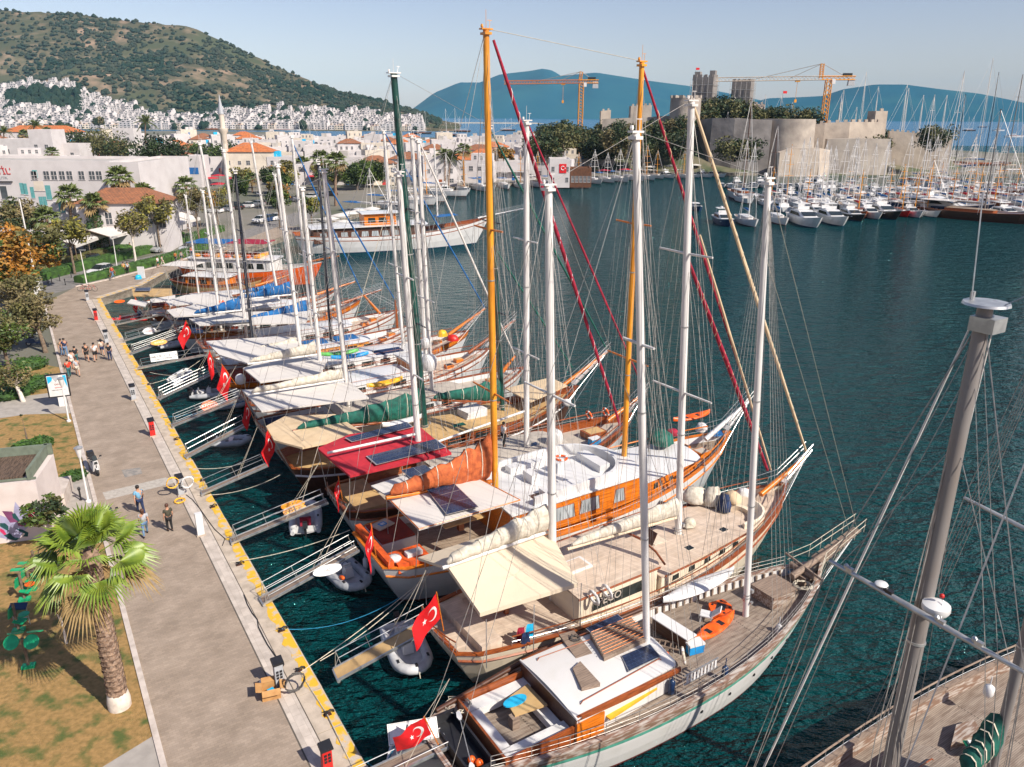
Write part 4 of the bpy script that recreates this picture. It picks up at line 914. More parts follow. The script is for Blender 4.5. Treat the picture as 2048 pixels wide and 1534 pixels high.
t=thing('cool_box','blue cool box on the grey foredeck by the hatch','cool box',W(b,(17.6,-.9,b.dz(17.6))),HB); m=MB(); m.box((0,0,.22),(.75,.45,.44)); obj('body',m,'blue plastic',t); m=MB(); m.box((0,0,.47),(.79,.49,.06)); obj('lid',m,'gloss white',t)
radome(b,(14.6,-.6,z4+.55),.52)
tip=b.ax(1290,785); b.sprit(tip,.5,'varnish orange'); b.furl(M2['t']+Vector((.1,0,-.2)),tip+Vector((-.1,0,.2)),.06,'crimson cloth')
b.stay(M1['t'],(.2,2,3)); b.stay(M1['t'],(.2,-2,3)); b.stay(M1['t'],M2['t'],'wire',.01); b.stay(b.ax(600,1018),M1['t'],'rope',.016)
b.railing(.1,.95,-1,.45,n=14,r=.04); b.railing(.1,.95,1,.45,n=14,r=.04); b.sternrail(.45)
for i,x in enumerate((18.9,20.0)): lifering(W(b,(x,b.hw(x)-.05,b.sheer(x/b.L)+.35)),'orange life ring on the port bow rail behind the orange masts, '+('aft' if i==0 else 'forward')+' one',False,HB+PI/2)
m=MB(); m.box((1.5,0,b.dz(1.5)+.3),(1.8,3.6,.5)); obj('stern_sunbed',m,'deck tan',b.root)
flag(W(b,(.1,-.9,3.0)),HB+.2,'hanging red flag under the corner of the red awning',1.0,1.8,2,staff=1.5,lean=.1)
# ================= fifth boat: green masts and sails
b=Boat('sailing_boat','tan decked gulet with dark green masts and green furled sails','sailing boat',24.0,4.4,22.8,6.2,zs=2.15,rb=1.15,rs=.4,stern=.6,bul=.5,rake=2,cs=1.6,group=GP,mats=dict(top='dark wood',stripe='gloss white',bulwark='dark wood',cap='varnish',deck='deck tan',bottom='hull dark',inner='varnish',rub='white paint'))
B5=b
b.house(5.4,17,2.25,1.8,.85,('varnish','deck tan'),win=((6,7.4),(8,9.4),(10.4,11.8),(12.6,14)),front=.8,over=.12,rails=False,sill=.5,wh=.5,roofmat='deck tan'); z5=b.zr
aw=LP(b,[(532,852),(548,880),(605,895),(730,868),(670,828),(570,832)],3.3)
b.awning(aw,'canvas tan',.07,.05)
M1=b.mast((848,840),(787,145),.24,'mast green',spr=((.36,1.7),(.67,1.3)),shr=6,spm='mast black'); M2=b.mast((1003,795),(976,250),.19,'mast green',spr=((.4,1.5),(.7,1.2)),shr=6,spm='mast black')
b.boom(M1['b']+Vector((-.25,0,z5-M1['b'].z+.7)),b.ax(585,862),.09,'varnish','canvas green',(.2,.8),n=18); b.boom(M2['b']+Vector((-.25,0,z5-M2['b'].z+.7)),b.ax(862,800),.09,'varnish','canvas green',(.2,.65),n=14)
tip=b.ax(1215,703); b.sprit(tip,.6,'varnish orange'); b.furl(M2['t']+Vector((.1,0,-.2)),tip+Vector((-.1,0,.2)),.07,'canvas green'); b.furl(M2['b'].lerp(M2['t'],.62),b.ax(1145,735),.06,'canvas green')
b.stay(M1['t'],(.2,2,3)); b.stay(M1['t'],(.2,-2,3)); b.stay(M1['t'],M2['t'],'wire',.01)
b.railing(.1,.95,-1,.45,n=14); b.railing(.1,.95,1,.45,n=14)
for i in range(4):
    m=MB(); m.box((0,0,.1+.16*i),(1.7,1.3,.15),.05*i); tag(obj('cushion_pad',m,'cushion white',None,smooth=20,loc=W(b,(13.6,.2,z5-.05)),rz=HB),('lowest','second','third','topmost')[i]+' cream sunbed pad in the stack on the tan deck','cushion','stacked sunbed pads')
m=MB(); m.box((0,0,.02),(.9,.45,.03)); tag(obj('door_mat',m,'canvas green',None,loc=W(b,(11.9,-.9,z5+.06)),rz=HB),'small green mat on the tan deck','mat')
for i,(x,y) in enumerate(((770,838),(805,848))): kayak(put(b,x,y,2.6),HB+.05,'white surfboard on the tan deck behind the red awning, '+('longer' if i==0 else 'shorter')+' one',3.4-.5*i,.7,'gloss white',name='surfboard',wells=0)
b.awning([Vector((17.3,1.7,b.dz(18)+1.5)),Vector((17.3,-1.7,b.dz(18)+1.5)),Vector((21,-1.1,b.dz(18)+1.9)),Vector((21,1.1,b.dz(18)+1.9))],'canvas tan',.03,.05,posts=False,name='bow_awning')
m=MB(); m.lathe([(.02,0),(.3,.1),(.36,.3),(.3,.5),(.02,.6)],12); tag(obj('round_buoy',m,'cushion white',None,smooth=60,loc=W(b,(20.6,-1.6,b.dz(20)+.2))),'white round buoy at the starboard bow of the tan decked gulet','buoy')
flag(W(b,(-.1,.3,2.9)),HB+.2,'red crescent flag at the stern of the tan decked gulet',1.2,1.2,4,staff=1.8,lean=.4)
# ================= the rest of the row
random.seed(21)
def generic(c,t0,L,B,label,roof,aw,masts,tip=None,hull=None,solar=(),cap='varnish',deck='deck teak',h=.9,win=True,rings=(),kay=(),flagl=None,awm='canvas white',awz=3.5,jibs=(),booms=(),zs=2.1,hw=1.95,frame=None,wm='glass',extra=None,wheel=None,mr=.17,seed=0,cover=None,mm='mast white'):
    mats=dict(top='gloss white',stripe='varnish',bulwark='gloss white',cap=cap,deck=deck,bottom='hull red',inner='gloss white'); mats.update(hull or {})
    b=Boat('sailing_boat',label,'sailing boat',c,t0,L,B,zs=zs,rb=1.1,rs=.35,stern=.62,bul=.42,rake=2,cs=1.4,group=GP,mats=mats)
    b.house(5.2,L*.72,hw,hw*.8,h,('gloss white' if not frame else frame,roof),win=((6,7.2),(7.8,9),(9.6,10.8),(11.4,12.6),(13.2,14.2)) if win else (),front=.8,over=.1,frame=frame,wm=wm,rails=True,sill=.5,wh=.5,roofmat=roof)
    for k,a in enumerate(aw): b.awning(LP(b,a[0],a[1]),a[2] if len(a)>2 else awm,.06,.05,sag=.05,name='awning')
    ms=[]
    for k,(p,q,r) in enumerate(masts): ms.append(b.mast(p,q,r,mm,spr=((.42,1.4),(.7,1.1)),shr=5,wr=.012))
    for sp in solar: b.solar(LP(b,sp[0],sp[1]),sp[2])
    if tip is None: T=Vector((L+2.6,0,b.sheer(1)+.9))
    else: T=b.ax(*tip)
    b.sprit(T,.5,'varnish orange' if seed%2 else 'varnish')
    if jibs: 
        for (i,f,mt) in jibs: b.furl(ms[i]['b'].lerp(ms[i]['t'],f),T+Vector((-.1,0,.2)),.07,mt)
    else: b.stay(ms[-1]['t'],T)
    for (i,p,mt,hh) in booms:
        e=b.ax(*p); z=e.z; st=ms[i]['b']+ms[i]['d']*((z-.1-ms[i]['b'].z)/ms[i]['d'].z)+Vector((-.2,0,0)); b.boom(st,e,.09,'mast white',mt,(.17,hh))
    b.stay(ms[0]['t'],(.2,1.8,2.9)); b.stay(ms[0]['t'],(.2,-1.8,2.9))
    if len(ms)>1: b.stay(ms[0]['t'],ms[1]['t'],'wire',.01)
    b.railing(.08,.94,-1,.45,n=12); b.railing(.08,.94,1,.45,n=12); b.sternrail(.45)
    for i,x in enumerate((L*.8,L*.86)): b.hatch(x,(-.3,.35)[i],.7,.6,None,'varnish orange','deck tan' if i else 'glass',.3)
    m=MB(); m.box((1.5,0,b.dz(1.5)+.28),(1.6,3.0,.5)); obj('stern_seat',m,random.choice(['cushion orange','cushion white','cushion rust','canvas navy']),b.root)
    m=MB(); m.box((3.4,.1,b.dz(3.4)+.7),(1.6,1.0,.06)); tb=obj('dining_table',m,'varnish',b.root); m=MB(); m.box((3.4,.1,b.dz(3.4)+.35),(.2,.2,.66)); obj('table_leg',m,'varnish',tb)
    return b,ms
b,ms=generic(30.3,4.6,21.8,6.2,'white gulet with a large flat cream awning and yellow kayak on its cabin top','deck stone',[([(485,780),(523,822),(738,795),(700,764)],3.7)],[((693,760),(647,338),.19),((862,748),(836,278),.16)],(1030,712),deck='deck stone',jibs=((1,1,'canvas white'),),booms=((0,(495,790),'sailcloth',.25),),hull=dict(bulwark='white paint',stripe='varnish'),seed=1)
B6=b
kayak(put(b,770,770,3.0),HB+.1,'yellow orange kayak on the cabin top forward of the flat cream awning',3.0,.8,'yellow plastic'); radome(b,b.ax(862,745)+Vector((-.3,-.3,1.0)),.62); radome(b,b.ax(855,712)+Vector((-.3,-.3,1.2)),.38)
flag(W(b,(-.2,.8,2.9)),HB+.2,'orange edged red flag beside the white radome at the stern',1.1,1.6,6,staff=1.5,lean=.3); 
m=MB(); m.lathe([(.2,0),(.38,.1),(.42,.4),(.36,.65),(.2,.8),(.02,.85)],12); tag(obj('satellite_dome',m,'gloss white',None,smooth=60,loc=put(b,482,768,2.0)),'white satellite dome beside the flat cream awning stern','satellite dome')
b,ms=generic(36.6,5.2,21.6,6.2,'white gulet with overlapping cream awnings and glazed yellow wheelhouse','gloss white',[([(486,736),(520,764),(640,748),(655,718),(560,712)],3.6)],[((638,705),(604,374),.16),((850,690),(823,270),.17)],(975+55,640),deck='deck pale',booms=((0,(495,728),'sailcloth',.35),),seed=2)
B7=b; b.house(13.2,15.6,1.6,1.3,1.6,('varnish orange','gloss white'),win=((13.4,14.1),(14.2,14.8)),front=.5,over=.2,frame='board orange',wm='curtain',rails=False)
for i,(x,y,mt,lb) in enumerate(((680,710,'lime plastic','green surf kayak lying on the white cabin top'),(700,716,'blue plastic','blue surf kayak lying beside the green one'))): kayak(put(b,x,y,2.7),HB-.12,lb,3.2,.7,mt)
flag(W(b,(-.2,1.6,3.1)),HB+.2,'tall red crescent flag hanging left of the overlapping cream awnings',1.5,1.6,7,staff=2.0,lean=.5)
b,ms=generic(42.8,4.9,23.2,6.0,'white gulet with a broad cream awning and orange varnished bow rail','gloss white',[([(412,682),(438,709),(508,730),(592,700),(600,676),(560,672)],3.6)],[((598,676),(555,328),.17),((804,662),(767,261),.14)],(970,617),deck='deck pale',jibs=((1,1,'canvas blue'),),booms=((0,(450,716),'sailcloth',.3),),seed=3,hull=dict(bulwark='varnish orange'))
B8=b; m=MB(); m.box((14.3,-.9,b.zr+.03),(2.6,1.1,.2)); obj('deck_cover',m,'canvas navy',b.root,smooth=20); cloth_heap(put(b,905,680,2.3),.6,.5,'heap of red and yellow floats at the bow with orange numbers rail','red paint',31,'float heap','float_heap')
cloth_heap(put(b,885,672,2.3),.5,.6,'yellow and blue bag behind the red float heap','yellow plastic',32,'bag','bag')
flag(W(b,(-.2,.3,3.0)),HB+.3,'red flag hanging by the stern rail with a yellow board',1.2,1.9,9,staff=1.9,lean=.3)
b,ms=generic(47.6,5.4,19.5,4.8,'white sloop with two dark masts and blue seat covers','gloss white',[],[((504,674),(470,341),.13),((660,660),(636,323),.12)],(790,600),deck='white paint',jibs=((1,.97,'canvas blue'),),mm='mast black',frame='board orange',seed=4,hw=1.6)
B9=b
for i,(x,y) in enumerate(((470,655),(588,633),(575,640))): lifering(put(b,x,y,2.6),'orange life ring on the boat with dark masts, '+('by the stern','on its cabin top','nearest the cabin front')[i],True)
for x in (9.,12.): m=MB(); m.box((x,.3,b.zr+.1),(2.2,1.5,.16)); obj('deck_cover',m,'canvas blue',b.root,smooth=20)
b,ms=generic(54,5.3,20.5,5.8,'white gulet with blue furled sails and a dark strip along its awning','gloss white',[([(378,637),(398,650),(612,645),(620,620),(480,624)],3.4)],[((487,618),(447,298),.15),((622,640),(583,270),.15)],(727,590),deck='deck pale',jibs=((1,.97,'canvas blue'),),booms=((0,(385,630),'canvas blue',.45),(1,(495,640),'canvas blue',.5)),seed=5)
B10=b; b.solar(LP(b,[(420,645),(425,650),(505,645),(500,641)],3.5),2)
flag(W(b,(-.2,1.4,3.0)),HB+.3,'red crescent flag flying from the stern of the boat with blue sails',1.4,.7,11,staff=1.6,lean=.3)
b,ms=generic(60.5,4.4,19.6,5.6,'white gulet with a wide grey white awning and varnished bow','gloss white',[([(333,620),(347,633),(430,629),(560,600),(540,585),(440,600)],3.0)],[((436,612),(405,381),.13),((590,610),(549,348),.14)],None,deck='deck teak',cover=1,seed=6,booms=((1,(470,600),'canvas blue',.5),),hull=dict(bulwark='varnish orange'))
B11=b; lifering(put(b,442,603,3.3),'orange life raft ring on the awning of the boat with varnished bow')
b,ms=generic(66.3,4.6,18.5,5.4,'white gulet with a pale awning, behind the one with a grey white awning','gloss white',[([(330,602),(340,611),(470,600),(460,584),(370,590)],2.9)],[((460,600),(399,285),.14),((554,580),(502,282),.13)],None,deck='deck pale',seed=7,booms=((1,(480,588),'canvas blue',.3),))
B12=b
b,ms=generic(72,3.0,13.5,4.4,'small wooden boat with orange cabin and white canopies','gloss white',[([(254,606),(290,613),(295,604),(262,598)],2.4),([(300,598),(302,604),(352,600),(350,590)],2.6)],[((436,590),(420,430),.09)],None,deck='deck tan',frame='varnish orange',seed=8,hw=1.4,zs=1.5,hull=dict(bulwark='varnish',bottom='hull red'))
B13=b; flag(W(b,(-.2,.8,2.4)),HB+.3,'small red flag by the small boat with white canopies',1.0,1.7,13,staff=1.4,lean=.3)
b,ms=generic(77.6,4.0,15,4.6,'small varnished boat with solar panels on a tan canopy','gloss white',[([(264,577),(266,591),(345,592),(343,577)],2.6,'deck tan')],[((394,563),(371,391),.11)],None,deck='deck tan',frame='varnish',seed=9,hw=1.5,zs=1.5,hull=dict(bulwark='varnish',top='varnish',bottom='gloss white'),solar=(([(272,577),(270,583),(300,583),(302,576)],2.7,1),))
B14=b
# ---- boats moored to the far promenade (bows towards the harbour)
def shoreboat(px,py,wx,wy,label,L,B,frame,aw=None,**k):
    a=G(px,py,-1); c=G(wx,wy,-1); d=c-a; return a,math.atan2(d.y,d.x)
p,rz=shoreboat(372,560,650,570,'',0,0,'')
b=Boat('tour_boat','long orange and white tour boat with an open upper deck, moored beyond the sailing boats','tour boat',0,0,21,5.4,loc=p,rz=rz,zs=2.0,rb=1.3,rs=.3,stern=.75,bul=.4,mats=dict(top='signal orange',bottom='hull red',bulwark='signal orange',cap='gloss white',deck='deck teak',inner='gloss white'))
b.house(2,14.5,2.0,1.8,2.0,('white paint','gloss white'),win=[(3+1.5*i,4.1+1.5*i) for i in range(7)],over=.25,rails=False,sill=.55,wh=.4); z=b.zr
m=MB(); 
for k in (1,-1):
    for h in (.5,1.0): m.tube([(1.9,k*2.1,z+h),(14,k*1.9,z+h)],.025,4)
    for i in range(12): m.tube([(1.9+1.1*i,k*2.08,z),(1.9+1.1*i,k*2.08,z+1)],.02,4)
obj('upper_deck_rail',m,'gloss white',b.root)
for i in range(7):
    m=MB(); m.box((3+1.5*i,0,z+.3),(.7,3.2,.4)); obj('bench',m,'cushion orange' if i%2 else 'board orange',b.root,smooth=20)
b.awning([(8,2.1,z+2.2),(13.5,1.9,z+2.2),(13.5,-1.9,z+2.2),(8,-2.1,z+2.2)],'crimson cloth',.06); b.awning([(2,2.1,z+2.1),(7.5,2.1,z+2.1),(7.5,-2.1,z+2.1),(2,-2.1,z+2.1)],'canvas blue',.06)
b.sprit(Vector((23.5,0,4.2)),.5,'varnish orange')
p,rz=shoreboat(355,583,480,590,'',0,0,'')
b=Boat('wooden_boat','broad tan wooden boat with a white canopy beside the orange tour boat','wooden boat',0,0,13,4.4,loc=p,rz=rz,zs=1.6,rb=1.0,rs=.3,stern=.7,bul=.35,mats=dict(top='deck tan',bottom='gloss white',bulwark='varnish',cap='varnish',deck='deck teak',inner='varnish'))
b.house(2.5,8.5,1.5,1.3,1.3,('varnish orange','gloss white'),win=((3,4),(4.6,5.6),(6.2,7.2)),over=.3,rails=False); b.awning([(-.5,1.8,3.9),(3.6,1.8,3.9),(3.6,-1.8,3.9),(-.5,-1.8,3.9)],'canvas white',.06)
p,rz=shoreboat(520,520,930,496,'',0,0,'')
b=Boat('tour_boat','large white tour boat with a varnished wheelhouse and long white bowsprit','tour boat',0,0,36,8,loc=G(590,507,-1),rz=rz,zs=2.8,rb=2.0,rs=.6,stern=.7,bul=.6,rake=3,mats=dict(top='gloss white',bottom='hull navy',bulwark='gloss white',cap='varnish',deck='deck teak',inner='varnish',stripe='varnish'))
b.house(3,23,3.1,2.8,2.2,('dark wood','gloss white'),win=[(4+1.8*i,5.3+1.8*i) for i in range(9)],over=.5,rails=False,wm='curtain'); z=b.zr
b.house(12,18,2.2,2.0,2.0,('varnish orange','gloss white'),win=((12.6,14),(14.5,16)),z=z,sink=0,over=.5,rails=False,frame='varnish')
m=MB()
for k in (1,-1):
    for h in (.45,.9): m.tube([(3,k*3.2,z+h),(22,k*2.9,z+h)],.03,4)
    for i in range(14): m.tube([(3+1.4*i,k*3.15,z),(3+1.4*i,k*3.15,z+.9)],.022,4)
obj('upper_deck_rail',m,'gloss white',b.root)
b.mast(Vector((17,0,3)),Vector((16.6,0,17)),.16,'mast white',zb=z); b.mast(Vector((26,0,3)),Vector((25.7,0,18)),.16,'mast white')
b.sprit(Vector((44,0,6.2)),.9,'gloss white'); b.awning([(25.5,1.6,5.4),(29.5,1.3,5.6),(29.5,-1.3,5.6),(25.5,-1.6,5.4)],'canvas blue',.06)
TB=b
# ================= the boat at the lower right, seen past its mast
b=Boat('sailing_boat','large sailing boat with grey plank deck and tall grey masts at the lower right','sailing boat',-13.1,1.0,31,7.6,zs=2.6,rb=.9,rs=.3,stern=.7,bul=.55,rake=2.4,cs=1.4,group=GP,mats=dict(top='gloss white',stripe='varnish',bulwark='varnish',cap='grey wood',deck='deck grey',bottom='hull red',inner='worn brown'))
B0=b
M1=b.mast(b.inv@Vector((9.05,14.45,1.2)),b.ax(1972,612),.185,'mast grey',spr=(),shr=0,truck=False); 
# (its foot is below the picture; the mast carries a spreader, radar and two red balls)
def spreader_px(b,M,y,hw,mt='alloy'):
    pass
p_=b.ax(2001,1470); M2=b.mast(p_,Vector((p_.x-.4,0,24)),.15,'mast grey',spr=(),shr=5)
for M_,zz,hw in ((M1,.0,0),):
    m=MB(); T=M_['t']; r=.19
    m.lathe([(.02,.03),(r*2.3,.02),(r*2.4,-.03),(r*1.2,-.07)],14,(T.x,T.y,T.z+.06)); m.tube([T+Vector((-.1,.25,.05)),T+Vector((.1,.55,2.2))],.014,5); m.tube([T+Vector((0,-.3,.05)),T+Vector((.3,-1.7,1.1))],.014,5)
    m.box((T.x,T.y+.3,T.z+.15),(.07,.07,.2)); m.box((T.x,T.y-.1,T.z-.35),(.5,.5,.3)); obj('masthead',m,'alloy',M_['o'],smooth=40)
def ym(b,M,px,py,xl):   # pixel on the cross plane x = xl
    o=b.inv@Vector((0,0,CH)); d=b.inv.to_3x3()@ray(px,py); t=(xl-o.x)/d.x; return o+d*t
xl=M1['b'].x
for a_,c_,M_ in (((1660,1122),(2048,1345),M1),((1928,995),(2200,1135),M2)):
    xl=M_['b'].x; p=ym(b,M_,*a_,xl); q=ym(b,M_,*c_,xl); m=MB(); m.tube([p,(p+q)/2,q],[.05,.075,.05],8); sp=obj('spreader',m,'alloy',M_['o'],smooth=50)
    w2=MB()
    for e in (p,q): w2.tube([M_['t']-Vector((0,0,.15)),e,Vector((M_['b'].x-.3,3.5*(1 if e.y>M_['b'].y else -1),2.6))],.012,4,cap=False)
    if M_ is M1:
        for i,e in enumerate((p,q)):
            for j in range(4):
                kk=(1 if i==0 else -1); w2.tube([M_['b'].lerp(M_['t'],.78+.05*j) if j%2 else M_['t']-Vector((0,0,.2+.1*j)),e+Vector((0,-kk*.25*j,0)),Vector((M_['b'].x-.9+.5*j,3.5*kk,2.6))],.01,4,cap=False)
        for j in range(5): w2.tube([M_['t']-Vector((0,0,.25)),M_['b'].lerp(M_['t'],.4)+Vector((.1*j-.5,.22-.11*j,0)),M_['b']+Vector((-.4+.25*j,.25-.1*j,.5))],.012,4,cap=False)
        sp1=sp; P1,Q1=p,q
    obj('shrouds',w2,'wire',M_['o'])
# furled genoa stay, radar, balls, antenna discs
b.furl(M1['t']+Vector((0,.18,-.3)),ym(b,M1,1450,1700,M1['b'].x+1.5),.03,'mast white',name='running_stay'); b.furl(M1['t']+Vector((.1,-.18,-.25)),ym(b,M1,1730,1700,M1['b'].x+2.5),.02,'mast white',name='running_stay')
b.stay(ym(b,M1,2060,900,M1['b'].x),ym(b,M1,1800,1560,M1['b'].x+.5),'mast white',.022,'running_stay')
rp=ym(b,M1,1872,1215,M1['b'].x+.45); m=MB(); m.lathe([(.25,-.12),(.3,-.03),(.29,.08),(.15,.14),(.02,.15)],16,rp); o=obj('radar_dome',m,'gloss white',M1['o'],smooth=60); m=MB(); m.tube([rp-Vector((0,0,.1)),(M1['b'].lerp(M1['t'],(rp.z-.5-M1['b'].z)/(M1['t'].z-M1['b'].z)))],.03,6); obj('radar_bracket',m,'alloy',o)
for i,(x,y) in enumerate(((1884,1192),(1877,1232))):
    p=ym(b,M1,x,y,M1['b'].x+.5); m=MB(); m.lathe([(.01,-.055),(.045,-.035),(.055,0),(.045,.035),(.01,.055)],10,p); obj('signal_ball',m,'red paint',M1['o'],smooth=60)
p=ym(b,M1,1886,1200,M1['b'].x+.5); q=ym(b,M1,1880,1258,M1['b'].x+.1); m=MB(); m.tube([p,q],.012,5); obj('signal_staff',m,'gloss white',M1['o'])
p=ym(b,M1,1763,1168,M1['b'].x); m=MB(); m.lathe([(.01,-.03),(.14,-.02),(.15,.0),(.13,.025),(.01,.035)],14,p); m.tube([p,p-Vector((0,0,.22))],.015,5); obj('antenna_disc',m,'gloss white',sp1,smooth=60)
for f in (.12,.35,.62,.8): 
    p=P1.lerp(Q1,f); m=MB(); m.box((p.x,p.y,p.z+.06),(.1,.16,.12)); m.lathe([(.05,0),(.06,.08),(.02,.12)],8,(p.x,p.y+.1,p.z+.06)); obj('deck_light',m,'alloy' if f!=.35 else 'black plastic',sp1,smooth=40)
b.railing(.15,.97,1,.55,n=26,hm='grey wood',r=.035); b.railing(.3,.97,-1,.55,n=12,hm='grey wood')
# boom with green cover and bundled sail between the masts
e=b.loc(1880,1560,2.6); b.boom(M2['b']+Vector((-.25,.15,2.4)),Vector((e.x,e.y*.3,4.3)),.1,'mast grey','canvas green',(.24,.5),n=16)
m=MB(); a_=b.loc(1990,1425,3.2); c_=b.loc(1890,1500,3.0)
rows=[]; random.seed(8)
for i in range(13):
    t=i/12; p=(M2['b']+Vector((-.6,.15,3.0))).lerp(Vector((e.x+1.2,e.y*.3,4.7)),t); rows.append([(p.x,p.y+(.24+.05*random.random())*math.cos(2*PI*j/9)*(.3 if i in (0,12) else 1),p.z+(.22+.05*random.random())*math.sin(2*PI*j/9)*(.3 if i in (0,12) else 1)) for j in range(9)])
m.grid(rows,0,True); obj('bundled_sail',m,'sailcloth',b.root,smooth=80)
b.hatch(22.0,.6,1.0,.8,None,'dark wood','glass',.3); m=MB(); m.prism([(16.2,2.0),(17.2,2.4),(18,2.2),(17.6,1.7)],b.dz(17),b.dz(17)+.35); obj('companion_slide',m,'worn brown',b.root)
b.house(3,15,2.3,2.2,.8,('varnish','deck grey'),win=((5,6.5),(8,9.5)),roofmat='deck grey'); 
M0=M1
kayak(W(b,(19.5,-1.6,b.dz(19.5)+.2)),HB,'white tender hull on the deck of the lower right boat',4,1.2,'gloss white',name='tender_hull',wells=0)
m=MB(); m.box((0,0,.03),(1.0,.5,.05)); o=obj('green_tray',m,'green plastic',None,loc=put(b,1962,1495,1.55),rz=HB-.6); tag(o,'green edged tray on the grey deck at the lower right','tray'); m=MB(); m.box((0,0,.1),(.8,.36,.1)); obj('white_pad',m,'cushion white',o)
fender(put(b,1975,1392,2.0),'white round fender on the grey deck under the green sail cover','gloss white',.5,.18)
# ================= gangways, name boards, tenders
def gw(a,za,c_,zc,label,**k): return gangway(G(*a,za),G(*c_,zc),label,**k)
gw((672,1350),.35,(868,1243),1.5,'broad teak gangway hanging short of the quay with white rails, left of the cream gulet',w=.75,mt='deck tan',one=True)
gw((524,1203),.12,(715,1097),1.4,'gangway with double tubular rails and white oval board, nearest the yellow edge bulge',w=.6)
gw((463,1083),.12,(655,1003),1.3,'gangway carrying a pair of yellow lettered boards',w=.5)
gw((404,987),.12,(535,930),1.3,'narrow gangway with one white rail before the hull with the tan deck',w=.45,one=True)
gw((372,914),.12,(497,848),1.3,'gangway just above the small grey tender with the white seat',w=.45,one=True)
gw((345,852),.12,(485,795),1.3,'gangway carrying the round orange lettered board',w=.45)
gw((318,797),.12,(440,740),1.3,'aluminium gangway beside the pale folded dinghy',w=.5,rails=3)
gw((276,737),.12,(432,706),1.3,'long gangway bearing the rectangular white sign',w=.5,one=True)
gw((262,708),.1,(378,665),1.2,'thin gangway above the small brown oval board',w=.4); gw((248,682),.1,(360,650),1.2,'thin gangway beside the red and white oval board',w=.4); gw((232,650),.1,(330,628),1.2,'thin gangway near the red kayak boats at the far end',w=.4)
RB=HB
def nb(x,y,z,*a,**k): return nameboard(G(x,y,z),RB-.05,*a,**k)
nb(590,1020,.95,'pair of yellow oval boards lettered BAYKAL on a gangway','board orange','BAYKAL',1.35,.6,tilt=.9,pair=True,tc='dark wood')
nb(655,1140,1.0,'white oval board lettered LAZI on the gangway with double rails','flag white','LAZI',1.45,.5,tilt=.9)
nb(419,812,.95,'round orange board with pale lettering on a gangway','signal orange','YATCHING',1.25,.85,tc='flag white',tilt=.95,txt2='PRIVATE TOURS')
nb(318,685,.9,'brown orange oval board with pale lettering on a far gangway','board orange','BODRUM',1.5,.55,tc='flag white',tilt=1.0)
nb(299,662,.9,'white oval board with red lettering on a far gangway','flag white','OGUZ',1.3,.75,tc='red paint',tilt=1.0)
nb(328,713,.95,'rectangular white notice board with rows of small lettering on the long gangway','flag white','DAILY BOAT TOURS',2.3,.75,tilt=1.0,txt2='EVERY DAY 10.30 - 17.30',oval=False)
nb(239,603,.6,'small orange oval float by the far quay corner','signal orange',None,1.2,.55,tilt=.5)
dinghy(G(815,1305,-.75),HB-1.75,'pale grey inflatable with white console, hanging below the broad teak gangway',3.7,1.9,'pale rubber',console=1)
dinghy(G(695,1155,-.75),HB-1.45,'grey inflatable with orange jacket and white console, under the double railed gangway',3.5,1.9,'grey rubber',console=1)
dinghy(G(612,1040,-.75),HB+1.25,'white inflatable with dark red cushion and large outboard, under the yellow boards',3.7,1.9,'pale rubber',console=1,cushion='crimson cloth')
dinghy(G(466,887,-.75),HB-.4,'small grey inflatable with white seat between two narrow gangways',2.7,1.5,'grey rubber')
dinghy(G(468,812,-.75),HB-.2,'grey inflatable half under the flat cream awning stern',2.9,1.6,'grey rubber')
dinghy(G(418,792,-.75),HB-.3,'grey inflatable with white console behind the orange board',2.9,1.6,'grey rubber',console=1)
dinghy(G(361,757,-.5),HB+.1,'pale dinghy tilted on the water beside the aluminium gangway',2.4,1.2,'pale rubber',engine=False).rotation_euler=(.5,-.2,HB+.5)
dinghy(G(345,693,-.75),HB+.1,'small white tender below the far flags',2.6,1.4,'pale rubber',engine=False)
dinghy(G(300,628,-.75),HB+.1,'dark tender with red gear near the far quay corner',2.8,1.4,'hull navy',engine=False)
for i,(x,y,lb) in enumerate(((240,640,'red kayak afloat among the far gangways, nearest the quay'),(268,636,'red kayak afloat among the far gangways, in the middle'),(290,641,'red kayak afloat among the far gangways, farthest out'))): kayak(G(x,y,-.9),HB-.1,lb,3.,.8,'red paint')
dinghy(G(868,1512,-.7),HB-.6,'beige covered tender at the bottom edge under the stern plank',3.6,1.8,'canvas cream',engine=False,console=1)
m=MB(); m.lathe([(.02,-.2),(.1,-.15),(.12,0),(.1,.25),(.04,.33)],8); tag(obj('life_jacket',m,'signal orange',None,smooth=60,loc=G(683,1155,-.3)),'orange life jacket in the tender with white console','life jacket').rotation_euler=(1.2,0,.6)
